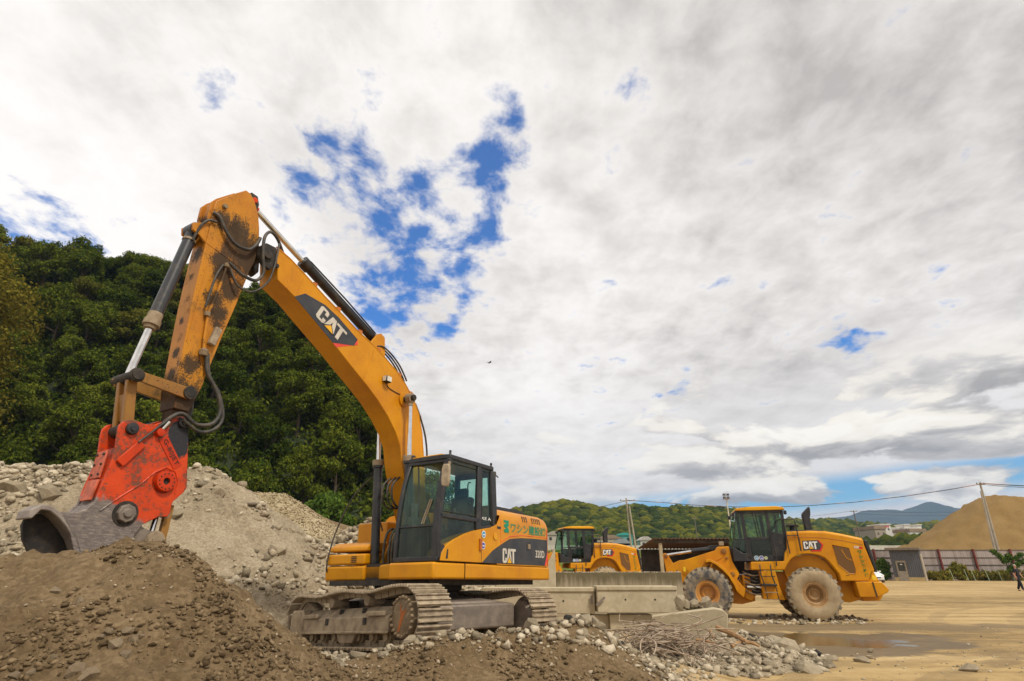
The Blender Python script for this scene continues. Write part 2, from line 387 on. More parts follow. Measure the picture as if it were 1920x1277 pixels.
MT['decal'] = plain('decal black', (.022, .025, .032), .45, c2=(.05, .05, .05), scale=3)
MT['white'] = plain('white lettering', (.78, .76, .72), .5, var=.06)
MT['cream'] = plain('dusty white', (.60, .55, .46), .6, var=.12)
MT['redstripe'] = plain('red stripe', (.75, .06, .035), .5, var=.05)
MT['logored'] = plain('logo red', (.62, .012, .012), .5, var=.05)
MT['tri'] = plain('triangle yellow', (.78, .40, .01), .5, var=.04)
MT['green'] = plain('green lettering', (.0, .24, .13), .5, var=.08)
MT['green2'] = plain('grass green lettering', (.0, .20, .02), .5, var=.08)
MT['glass'] = glass('cab glass', (.62, .84, .74)); MT['glassd'] = glass('dusty lower glass', (.30, .38, .28))
MT['seat'] = plain('seat cloth', (.05, .055, .055), .9, var=.2)
MT['inside'] = plain('cab trim', (.10, .10, .09), .8, var=.2)
MT['tyre'] = plain('tyre rubber', (.055, .055, .058), .8, c2=(.26, .205, .135), scale=5, lo=.36, hi=.66, bmp=.01)
MT['tyredust'] = plain('dust covered tyre', (.40, .305, .18), .9, c2=(.29, .21, .12), scale=4, bmp=.006)
MT['lug'] = plain('dusty tread', (.33, .27, .18), .9, c2=(.10, .095, .08), scale=7, lo=.45, hi=.7, bmp=.01)
MT['rim'] = paint('rim paint', (.55, .27, .06), dirt=(.38, .25, .12), amt=1.0, fine=.1)
MT['rimdust'] = plain('dusty rim', (.42, .27, .13), .85, c2=(.30, .16, .05), scale=4)
MT['orangecast'] = plain('old orange', (.52, .14, .02), .6, var=.2)
MT['sticker'] = plain('sticker blue', (.05, .28, .50), .4, var=.1)
MT['sticker2'] = plain('sticker navy', (.05, .08, .40), .4, var=.1)
MT['sticker3'] = plain('sticker green', (.35, .50, .06), .4, var=.1)
MT['lamp'] = plain('lamp glass', (.75, .72, .62), .12, var=.1)

# ------------------------------------------------------------------ noise and heights (numpy)
def _h(ix, iy, seed):
    n = (ix * 374761393 + iy * 668265263 + seed * 1442695041) & 0xffffffff
    n = ((n ^ (n >> 13)) * 1274126177) & 0xffffffff
    return ((n ^ (n >> 16)) & 0xffff) / 65535.0
def vnoise(x, y, seed=0):
    ix = np.floor(x).astype(np.int64); iy = np.floor(y).astype(np.int64); fx = x - ix; fy = y - iy
    fx = fx * fx * (3 - 2 * fx); fy = fy * fy * (3 - 2 * fy)
    a, b, c, d = _h(ix, iy, seed), _h(ix + 1, iy, seed), _h(ix, iy + 1, seed), _h(ix + 1, iy + 1, seed)
    return (a * (1 - fx) + b * fx) * (1 - fy) + (c * (1 - fx) + d * fx) * fy
def fbm(x, y, s, octv=5, seed=0, g=.5, ridge=False):
    t = 0; a = 1; n = 0; x = np.asarray(x, float); y = np.asarray(y, float)
    for i in range(octv):
        q = vnoise(x * s + i * 17.3, y * s - i * 9.7, seed + i)
        if ridge: q = 1 - abs(2 * q - 1)
        t = t + a * (q - .5); n += a; a *= g; s *= 2.03
    return t / n * 2
def sstep(v, lo, hi):
    t = np.clip((v - lo) / (hi - lo), 0, 1); return t * t * (3 - 2 * t)
def ground_h(x, y):
    x = np.asarray(x, float); y = np.asarray(y, float)
    p = .36 * (1 - sstep(x, 1.6, 4.2)) * (1 - sstep(y, 18, 30))
    d = np.exp(-(((x - 7.5) / 2.9) ** 2 + ((y - 15.8) / 2.1) ** 2) ** 1.5)
    z = p - d * (.036 + .05 * fbm(x * .45, y, .9, 4, 77)) + .03 * fbm(x, y, .35, 4, 5) * (1 - sstep(y, 40, 90)) + .012 * fbm(x, y, 2.2, 3, 8) * (1 - sstep(y, 30, 50))
    return z

class Heap:
    """a tipped heap: slopes falling from a crest line"""
    def __init__(s, crest, k=.62, rnd=.25, amp=.25, sc_=.8, seed=1, fine=.04, ridge=False, damp=1.0):
        s.c = np.array([tuple(c) for c in crest], float); s.k = k; s.rnd = rnd; s.amp = amp; s.sc = sc_; s.seed = seed; s.fine = fine; s.ridge = ridge
    def h(s, x, y):
        x = np.asarray(x, float); y = np.asarray(y, float)
        xx = x + .35 * s.rnd * fbm(x, y, .9, 3, s.seed + 40); yy = y + .8 * s.rnd * fbm(x, y, .9, 3, s.seed + 50)
        best = np.full(x.shape, -1e9)
        for a, b in zip(s.c[:-1], s.c[1:]):
            dx, dy = b[0] - a[0], b[1] - a[1]; L2 = dx * dx + dy * dy + 1e-9
            t = np.clip(((xx - a[0]) * dx + (yy - a[1]) * dy) / L2, 0, 1)
            d = np.hypot(xx - a[0] - t * dx, yy - a[1] - t * dy)
            z = a[2] + t * (b[2] - a[2]) - s.k * (np.sqrt(d * d + s.rnd ** 2) - s.rnd)
            best = np.maximum(best, z)
        g = ground_h(x, y)
        away = sstep(best - g, -.2, .6)
        best = best + away * s.amp * fbm(x, y, s.sc, 5, s.seed, .5, s.ridge) * .8 + away * s.fine * fbm(x, y, s.sc * 7, 4, s.seed + 9, .6)
        return best
    def mesh(s, name, m, x0, x1, y0, y1, step, **kw):
        xs = np.arange(x0, x1, step); ys = np.arange(y0, y1, step); X, Y = np.meshgrid(xs, ys)
        Z = s.h(X, Y); G = ground_h(X, Y); keep = Z > G - .12
        Z = np.maximum(Z, G - .15)
        n, mm = X.shape; idx = np.arange(n * mm).reshape(n, mm)
        F = np.stack([idx[:-1, :-1], idx[:-1, 1:], idx[1:, 1:], idx[1:, :-1]], -1)
        kp = keep[:-1, :-1] | keep[:-1, 1:] | keep[1:, 1:] | keep[1:, :-1]
        F = F[kp]; u, inv = np.unique(F, return_inverse=True)
        V = np.stack([X.ravel(), Y.ravel(), Z.ravel()], 1)[u]
        o = np_mesh(name, V, inv.reshape(F.shape), m, smooth=True)
        return tag(o, **kw)

# rocks ----------------------------------------------------------------------
def ico(sub):
    bm = bmesh.new(); bmesh.ops.create_icosphere(bm, subdivisions=sub, radius=1)
    V = np.array([v.co[:] for v in bm.verts]); F = np.array([[v.index for v in f.verts] for f in bm.faces]); bm.free(); return V, F
ICO1 = ico(1); ICO2 = ico(2); ICO3 = ico(3)
def rock_shape(seed, base, cuts=9, soft=.0, span=(.6, 1.3)):
    rg = np.random.RandomState(seed); V = base[0].copy()
    V *= rg.uniform(span[0], span[1], 3)
    for i in range(cuts):
        n = rg.normal(size=3); n /= np.linalg.norm(n); d = rg.uniform(.30, .72)
        e = V @ n - d; q = e > 0; V[q] -= np.outer(e[q], n) * (1 - soft)
    V *= 1 + rg.uniform(-.04, .04, (len(V), 1))
    return V - V.mean(0)
def hull(seed, n, span):
    rg = np.random.RandomState(seed)
    while True:
        P = rg.normal(size=(n * 30, 3)); P /= np.linalg.norm(P, axis=1)[:, None]; keep = [P[0]]
        for p in P[1:]:      # spread the corners, but leave them uneven
            if len(keep) < n and min(np.linalg.norm(p - q) for q in keep) > 1.35 / math.sqrt(n): keep.append(p)
        P = np.array(keep) * rg.uniform(span[0], span[1], 3); bm = bmesh.new()
        for p in P: bm.verts.new(p)
        bm.verts.ensure_lookup_table(); bmesh.ops.convex_hull(bm, input=bm.verts[:]); bmesh.ops.triangulate(bm, faces=bm.faces[:]); bm.verts.ensure_lookup_table(); bm.verts.index_update()
        V = np.array([v.co[:] for v in bm.verts]); F = np.array([[v.index for v in f.verts] for f in bm.faces]); bm.free()
        if len(keep) == n and len(V) == n and len(F) == 2 * n - 4: return V, F
        seed += 1000; rg = np.random.RandomState(seed)
ROCKS = [hull(i, 15, (.65, 1.25)) for i in range(10)]; SHARDS = [hull(50 + i, 10, (.5, 1.35)) for i in range(14)]; SROCKS = SHARDS
def rot_rand(rg, n):
    q = rg.normal(size=(n, 4)); q /= np.linalg.norm(q, axis=1)[:, None]; w, x, y, z = q.T
    return np.stack([1 - 2 * (y * y + z * z), 2 * (x * y - z * w), 2 * (x * z + y * w), 2 * (x * y + z * w), 1 - 2 * (x * x + z * z), 2 * (y * z - x * w), 2 * (x * z - y * w), 2 * (y * z + x * w), 1 - 2 * (x * x + y * y)], 1).reshape(n, 3, 3)
def scatter(name, P, S, m, seed=0, shapes=None, F=None, sink=.25, **kw):
    """many small stones as one mesh: P (n,3) places, S (n) radii"""
    rg = np.random.RandomState(seed); n = len(P); RM = rot_rand(rg, n); pick = rg.randint(0, len(SHARDS), n); Vs = np.stack([v for v, f in SHARDS])[pick]
    V = np.einsum('nij,nkj->nki', RM, Vs) * S[:, None, None]; V[:, :, 2] *= .75
    V += P[:, None, :]; V[:, :, 2] += (S * (.5 - sink))[:, None]
    k = Vs.shape[1]; FF = (np.stack([f for v, f in SHARDS])[pick] + (np.arange(n) * k)[:, None, None]).reshape(-1, 3)
    return tag(np_mesh(name, V.reshape(-1, 3), FF, m), **kw)
ROCK_ME = []
def rock_mesh(i, m):
    me = bpy.data.meshes.new('concrete_chunk'); V, F = ROCKS[i]; me.from_pydata(V.tolist(), [], F.tolist()); me.materials.append(m); return me

# ------------------------------------------------------------------ ground materials
def ground_mat():
    m, k, b = pbr('yard ground'); v = co(k); x, y, z = k.sep(v)
    a = k.noise(v, .22, 6, .6, .4); f = k.noise(v, 3.2, 8, .7); streak = k.noise(k.vmath('MULTIPLY', v, (.13, .9, 1)), 1.0, 7, .62, .25); gr = k.noise(v, 24, 5, .7)
    t = k.math('ADD', k.math('MULTIPLY', streak, .5), k.math('ADD', k.math('MULTIPLY', a, .24), k.math('ADD', k.math('MULTIPLY', f, .22), k.math('MULTIPLY', gr, .12))))
    col = k.ramp(t, [(.38, (.14, .095, .04)), (.47, (.28, .19, .08)), (.55, (.42, .29, .125)), (.66, (.54, .40, .205))])
    # wet patch round the puddle, damp band behind the loader, mud further off
    def ell(cx, cy, rx, ry, w=.9):
        q = k.vmath('LENGTH', k.vmath('DIVIDE', k.vmath('SUBTRACT', k.comb(x, y, 0), (cx, cy, 0)), (rx, ry, 1)))
        return k.math('ADD', q, k.math('MULTIPLY', k.math('SUBTRACT', k.noise(v, .7, 6, .6, .6), .5), w))
    wet = k.ss(ell(7.0, 15.3, 3.9, 2.5, 1.3), 1.0, .86)
    damp = k.ss(ell(9.5, 18.7, 7.5, 1.5, 1.6), 1.1, .6); damp2 = k.math('MULTIPLY', k.ss(ell(26, 33, 24, 6, 2.2), 1.0, .5), k.ss(streak, .40, .62)); damp3 = k.ss(ell(11.2, 8.9, 1.7, .7, .9), 1.0, .8)
    mn = k.node('ShaderNodeNewGeometry').outputs['Position']
    col = k.mix(k.math('MULTIPLY', damp, .8), col, (.17, .125, .07)); col = k.mix(k.math('MULTIPLY', damp2, .9), col, (.165, .11, .04)); col = k.mix(k.math('MULTIPLY', damp3, .7), col, (.22, .13, .035))
    col = k.mix(k.math('MULTIPLY', wet, .85), col, (.115, .082, .045))
    for (cx, cy, rad, w_, amt) in ((30, -16, 33.5, .55, .5), (28, -10, 29.6, .5, .45), (-12, 60, 50, .5, .4), (16, 70, 55.5, .6, .5), (40, 2, 30.5, .5, .4)):
        dd = k.vmath('LENGTH', k.vmath('SUBTRACT', k.comb(x, y, 0), (cx, cy, 0))); dd = k.math('ADD', dd, k.math('MULTIPLY', k.noise(v, .15, 3), 1.2))
        for o_ in (0.0, 2.1):
            tk = k.ss(k.math('ABSOLUTE', k.math('SUBTRACT', dd, rad + o_)), w_ * .55, w_ * .4); tk = k.math('MULTIPLY', tk, k.ss(k.noise(v, 1.6, 5, .7), .36, .6)); col = k.mix(k.math('MULTIPLY', tk, amt), col, (.20, .14, .07))
    far = k.ss(y, 110, 140); col = k.mix(far, col, (.09, .12, .025))
    rub = k.ss(k.math('ADD', x, k.math('MULTIPLY', a, 2.0)), 4.2, 2.2)
    col = k.mix(k.math('MULTIPLY', rub, .8), col, k.ramp(f, [(.35, (.24, .175, .105)), (.55, (.38, .295, .19)), (.7, (.46, .37, .25))]))
    k.put(b.inputs['Base Color'], col)
    k.put(b.inputs['Roughness'], k.math('SUBTRACT', .95, k.math('MULTIPLY', wet, .35)))
    b.inputs['Specular IOR Level'].default_value = .25
    bump(k, b, k.math('ADD', k.math('MULTIPLY', streak, 1.0), k.math('ADD', k.math('MULTIPLY', f, .5), k.math('MULTIPLY', gr, .25))), .05, .9)
    return m
MT['ground'] = ground_mat()
MT['soil'] = soil('brown soil', (.085, .056, .026), (.165, .112, .058), (.28, .20, .11), 1.6, 16, .03)
MT['rubble'] = soil('pale crushed concrete', (.17, .13, .08), (.33, .265, .175), (.50, .425, .30), .9, 12, .05)
MT['gravel'] = soil('graded gravel', (.16, .125, .07), (.36, .29, .17), (.62, .53, .38), 1.0, 9, .05)
MT['sand'] = soil('stored sand', (.19, .115, .035), (.25, .155, .052), (.31, .20, .08), .12, 5, .08)
MT['stone'] = soil('broken concrete', (.15, .125, .085), (.35, .285, .19), (.56, .485, .36), 2.0, 18, .012, isl=True)
MT['pebble'] = soil('soil pebble', (.20, .145, .085), (.29, .22, .14), (.42, .34, .24), 2.0, 18, .008, isl=True)
MT['gravelstone'] = soil('gravel stone', (.14, .10, .05), (.30, .225, .12), (.52, .43, .28), 2.0, 18, .01, isl=True)
MT['clod'] = soil('earth clod', (.07, .046, .022), (.145, .10, .052), (.24, .17, .095), 2.0, 16, .012, isl=True)
MT['darkstone'] = soil('asphalt lump', (.020, .020, .019), (.06, .055, .048), (.16, .13, .10), 3.0, 18, .02, isl=True)
MT['concrete'] = soil('cast concrete', (.36, .30, .19), (.46, .39, .26), (.55, .475, .33), .8, 5, .006)

# ------------------------------------------------------------------ ground
def axis(lo, hi, a, b, step):
    mid = list(np.arange(a, b + 1e-6, step)); out = []; d = step; v = a
    while v > lo: d *= 1.22; v -= d; out.append(v)
    o2 = []; d = step; v = b
    while v < hi: d *= 1.22; v += d; o2.append(v)
    return np.array(out[::-1] + mid + o2)
def build_ground():
    X, Y = np.meshgrid(axis(-9000, 9000, -9, 24, .13), axis(-400, 12000, 1, 34, .13)); Z = ground_h(X, Y)
    n, m = X.shape; idx = np.arange(n * m).reshape(n, m)
    F = np.stack([idx[:-1, :-1], idx[:-1, 1:], idx[1:, 1:], idx[1:, :-1]], -1).reshape(-1, 4)
    tag(np_mesh('ground', np.stack([X.ravel(), Y.ravel(), Z.ravel()], 1), F, MT['ground'], smooth=True), kind='structure')
build_ground()

def build_puddle():
    m, k, b = pbr('muddy water'); b.inputs['Base Color'].default_value = (.15, .095, .035, 1); b.inputs['Roughness'].default_value = .16; b.inputs['IOR'].default_value = 1.25
    bump(k, b, k.noise(co(k), 3.0, 3), .004, .3)
    mb = MB(); n = 48; mb.add([(7.5 + 4.6 * math.cos(6.2832 * i / n), 15.6 + 3.0 * math.sin(6.2832 * i / n), -.034) for i in range(n)], [tuple(range(n))])
    tag(mb.build('puddle', m, smooth=0), kind='structure')
build_puddle()

# ------------------------------------------------------------------ heaps
heapA = Heap([at(-260, 1085, 5.3), at(0, 1038, 5.3), at(130, 1034, 5.3), at(200, 1024, 5.2), at(300, 1030, 5.2), at(322, 1070, 5.2), at(362, 1132, 5.3), at(415, 1205, 5.5), at(462, 1280, 5.7), at(500, 1350, 5.9)], k=.68, rnd=.10, amp=.20, sc_=1.1, seed=3, fine=.075)
heapB = Heap([at(540, 1290, 6.9), at(620, 1246, 7.1), at(700, 1226, 7.3), at(780, 1208, 7.4), at(850, 1196, 7.5), at(950, 1184, 7.7), at(1080, 1168, 8.1), at(1150, 1202, 8.4), at(1210, 1250, 8.6), at(1240, 1300, 8.7)], k=.62, rnd=.14, amp=.14, sc_=1.1, seed=11, fine=.08)
heapC = Heap([at(-330, 880, 13.5), at(-120, 866, 14), at(0, 872, 14.5), at(130, 884, 15), at(200, 872, 15.4), at(330, 872, 15.6), at(385, 874, 15.4), at(402, 888, 15.2), at(412, 930, 14.8), at(388, 985, 14.0), at(345, 1040, 13.2)], k=.70, rnd=.12, amp=.34, sc_=.45, seed=21, fine=.20)
heapD = Heap([at(405, 985, 17), at(470, 1035, 16.5), at(560, 1040, 16.5), at(640, 1020, 17), at(700, 990, 17), at(770, 1010, 17.5), at(860, 1072, 17.5), at(930, 1108, 17)], k=.60, rnd=.2, amp=.40, sc_=.5, seed=31, fine=.20)
heapE = Heap([at(330, 940, 23), at(440, 924, 22), at(530, 926, 22), at(640, 1003, 21)], k=.60, rnd=.15, amp=.08, sc_=.3, seed=41, fine=.015)
heapF = Heap([at(1210, 1215, 11.2), at(1300, 1210, 11.7), at(1380, 1195, 12.4), at(1440, 1205, 12.8)], k=.35, rnd=.4, amp=.12, sc_=1.3, seed=51, fine=.05)
heapG = Heap([at(500, 975, 34), at(590, 965, 34), at(700, 1000, 34), at(900, 1040, 34)], k=.5, rnd=.6, amp=.3, sc_=.2, seed=61, fine=.05)
heapH = Heap([at(440, 1262, 7.9), at(490, 1228, 9.0), at(525, 1205, 10.0)], k=.6, rnd=.2, amp=.08, sc_=1.3, seed=71, fine=.04)
HEAPS = [heapA, heapB, heapC, heapD, heapE, heapF, heapG, heapH]
heapA.mesh('soil_heap', MT['soil'], -8.5, .2, 2.2, 8.6, .028, label='brown damp soil mound filling the lower left foreground', cat='soil heap')
heapB.mesh('soil_bank', MT['soil'], -4.5, 4.0, 4.2, 10.2, .032, label='low soil bank with a stony crest in front of the digger tracks', cat='soil bank')
heapC.mesh('rubble_heap', MT['rubble'], -19, -2, 6, 22, .075, label='tall pale crushed concrete heap behind the orange crusher jaw', cat='rubble heap')
heapD.mesh('rubble_bank', MT['rubble'], -11.5, 3, 10.5, 23, .075, label='stony grey rubble slope between the tall pale heap and the digger', cat='rubble heap')
heapE.mesh('gravel_heap', MT['gravel'], -19, -1.5, 16, 31, .11, label='smooth heap of small graded gravel below the wooded hill', cat='gravel heap')
heapF.mesh('debris_heap', MT['rubble'], 1.2, 8, 9, 15, .05, label='low debris heap of broken concrete before the slanting concrete block', cat='debris heap')
heapG.mesh('earth_slope', MT['soil'], -20, 3, 24, 42, .25, label='dull brown earth slope at the foot of the wooded hill', cat='earth slope')
heapH.mesh('dirt_pile', MT['rubble'], -5.5, -1.8, 6.2, 11.5, .05, label='small dirt pile against the far end of the nearer track', cat='dirt pile')
def top_h(x, y):
    z = ground_h(x, y)
    for h in HEAPS: z = np.maximum(z, h.h(x, y))
    return z
def inview(P, margin=.06):
    X, Y, Z = P[:, 0], P[:, 1], P[:, 2] - CH; c, s = math.cos(R(PITCH)), math.sin(R(PITCH)); d = Y * c + Z * s; u = Z * c - Y * s
    px = 960 + FPX * X / np.maximum(d, .1); py = 638.5 - FPX * u / np.maximum(d, .1)
    return (d > .3) & (px > -1920 * margin) & (px < 1920 * (1 + margin)) & (py < 1277 * (1 + margin))
def strew(name, heap, box, n, s0, s1, m, seed, pw=3.0, dens=None, shapes=None, F=None, sink=.25, **kw):
    rg = np.random.RandomState(seed); x = rg.uniform(box[0], box[1], n); y = rg.uniform(box[2], box[3], n)
    z = heap.h(x, y) if heap is not None else ground_h(x, y); g = ground_h(x, y); ok = z > g - .03
    if dens is not None: ok &= rg.uniform(size=n) < dens(x, y, z)
    P = np.stack([x, y, np.maximum(z, g)], 1)[ok]; P = P[inview(P)]; top = top_h(P[:, 0], P[:, 1]); P = P[P[:, 2] > top - .04]
    S = s0 + (s1 - s0) * rg.uniform(size=len(P)) ** pw
    return scatter(name, P, S, m, seed, shapes, F, sink, **kw)
PIT = dict(kind='stuff')
clus = lambda s, seed, lo=-.1, hi=.35: (lambda x, y, z: sstep(fbm(x, y, s, 3, seed), lo, hi))
strew('soil_clods', heapA, (-7, .1, 2.3, 6.4), 52000, .006, .034, MT['clod'], 31, 2.2, clus(2.3, 191, -.2, .35), label='dark crumbs and clods of earth covering the brown soil mound', cat='clods', **PIT)
strew('soil_pebbles', heapA, (-7, .1, 2.3, 6.4), 12000, .005, .026, MT['pebble'], 1, 4, clus(1.3, 91, -.15, .4), label='pebbles and clods strewn over the brown soil mound', cat='pebbles', **PIT)
strew('bank_clods', heapB, (-3.5, 3.6, 4.6, 8.9), 26000, .008, .04, MT['clod'], 32, 2.2, clus(2.0, 192, -.2, .35), label='dark earth clods on the face of the low soil bank', cat='clods', **PIT)
strew('bank_pebbles', heapB, (-3.5, 3.6, 4.6, 8.7), 9000, .010, .036, MT['pebble'], 2, 3, clus(1.2, 92, -.2, .4), label='fine stones on the face of the low soil bank', cat='pebbles', **PIT)
strew('crest_rubble', heapB, (-3.5, 3.6, 6.4, 9.3), 4200, .025, .095, MT['stone'], 3, 3.5, lambda x, y, z: sstep(y - (7.2 + .13 * (x + 2)), -.15, .1), label='pale broken stones along the crest of the soil bank', cat='rubble', **PIT)
strew('heap_rubble', heapC, (-18, -2.5, 6.4, 16.5), 70000, .015, .15, MT['stone'], 4, 4.6, (lambda x, y, z: sstep(fbm(x, y, .5, 4, 94), -.35, .30) * (1 - .85 * sstep(x, -9.6, -8.8) * (1 - sstep(x, -6.6, -5.6)) * sstep(z, 1.2, 1.9))), label='loose broken concrete lying on the tall pale heap', cat='rubble', **PIT)
strew('slope_rubble', heapD, (-11, 2.5, 11, 19), 30000, .03, .17, MT['stone'], 5, 3.0, clus(.5, 95, -.45, .05), label='loose broken concrete covering the slope behind the digger', cat='rubble', **PIT)
strew('pile_stones', heapH, (-5.5, -1.8, 6.4, 11.4), 7000, .012, .08, MT['stone'], 16, 3.0, label='stones on the small dirt pile by the near track', cat='rubble', **PIT)
strew('foot_rubble', None, (-7.5, -2.5, 7, 14.5), 14000, .02, .11, MT['stone'], 17, 3.0, label='loose stones on the ground at the foot of the tall pale heap', cat='rubble', **PIT)
strew('gravel_stones', heapE, (-16, -3, 16, 25), 26000, .02, .05, MT['gravelstone'], 6, 1.5, label='even gravel stones covering the smooth gravel heap', cat='gravel', **PIT)
strew('debris_stones', heapF, (1.8, 7.8, 9.6, 14), 3600, .02, .12, MT['stone'], 7, 3, label='small broken stones of the low debris heap', cat='rubble', **PIT)
strew('yard_grit', None, (1.5, 14, 8.2, 19), 2200, .008, .035, MT['stone'], 8, 3, clus(.5, 98, -.1, .4), label='grit scattered over the yard by the debris heap', cat='grit', **PIT)
strew('yard_stones', None, (-5, 3, 7, 14), 5200, .012, .07, MT['stone'], 9, 3.2, label='small stones around the tracks of the digger', cat='rubble', **PIT)
strew('loader_grit', None, (4, 12, 19.5, 24), 1500, .02, .11, MT['stone'], 10, 3.0, clus(.5, 99, -.1, .2), label='stones lying on the yard under the nearer loader', cat='rubble', **PIT)

# ------------------------------------------------------------------ signs and badges shared by the machines
def maker_mark(parent, origin, u, v, w, h, name='maker_badge', depth=.006, outline=False):
    """the three heavy letters with the yellow triangle, on a plane"""
    L = []
    L.append([(.0, .10), (.0, .90), (.05, 1.0), (.25, 1.0), (.30, .90), (.30, .63), (.20, .63), (.20, .84), (.105, .84), (.105, .16), (.20, .16), (.20, .36), (.30, .36), (.30, .10), (.25, 0), (.05, 0)])
    L.append([(.31, 0), (.42, 1.0), (.50, 1.0), (.50, .70), (.42, 0)]); L.append([(.69, 0), (.58, 1.0), (.501, 1.0), (.501, .70), (.58, 0)])
    L.append([(.62, 1.0), (1.0, 1.0), (1.0, .83), (.865, .83), (.865, 0), (.755, 0), (.755, .83), (.62, .83)])
    U, V = Vector(u).normalized(), Vector(v).normalized(); n = U.cross(V); o = Vector(origin); mb = MB()
    for p in L:
        k = len(p); a = [o + U * (x - .5) * w + V * (y - .5) * h + n * .001 for x, y in p]; b = [q + n * depth for q in a]
        mb.add(a + b, [tuple(range(k))[::-1], tuple(range(k, 2 * k))] + [(i, (i + 1) % k, (i + 1) % k + k, i + k) for i in range(k)])
    root = mb.build(name, MT['cream'] if not outline else MT['white'], parent, smooth=0)
    flat([(-.21 * w, -.50 * h), (.21 * w, -.50 * h), (0, -.02 * h)], o, U, V, MT['decal'], root, 'triangle_edge', depth + .002)
    flat([(-.16 * w, -.50 * h), (.16 * w, -.50 * h), (0, -.10 * h)], o, U, V, MT['tri'], root, 'triangle', depth + .005)
    return root
def sticker(parent, o, u, v, r, m, name='sticker'):
    c = [(r * math.cos(q * math.pi / 10), r * math.sin(q * math.pi / 10)) for q in range(20)]
    s = flat(c, o, u, v, MT['white'], parent, name, .002)
    flat([(x * .8, y * .8) for x, y in c], o, u, v, m, s, 'emblem', .004)
    flat([(-.6 * r, -.1 * r), (-.2 * r, .1 * r), (0, -.05 * r), (.3 * r, .15 * r), (.6 * r, -.1 * r), (.4 * r, -.25 * r), (-.4 * r, -.25 * r)], o, u, v, MT['white'], s, 'emblem_figure', .006)

def hose(name, pts, r, parent, m=None, n=8, sub=6):
    P = [Vector(p) for p in pts]; out = []
    for i in range(len(P) - 1):
        p0, p1, p2, p3 = P[max(i - 1, 0)], P[i], P[i + 1], P[min(i + 2, len(P) - 1)]
        for k in range(sub):
            t = k / sub
            out.append(.5 * ((2 * p1) + (p2 - p0) * t + (2 * p0 - 5 * p1 + 4 * p2 - p3) * t * t + (3 * p1 - p0 - 3 * p2 + p3) * t ** 3))
    out.append(P[-1]); mb = MB(); mb.tube(out, r, n); return mb.build(name, m or MT['hose'], parent, smooth=60)

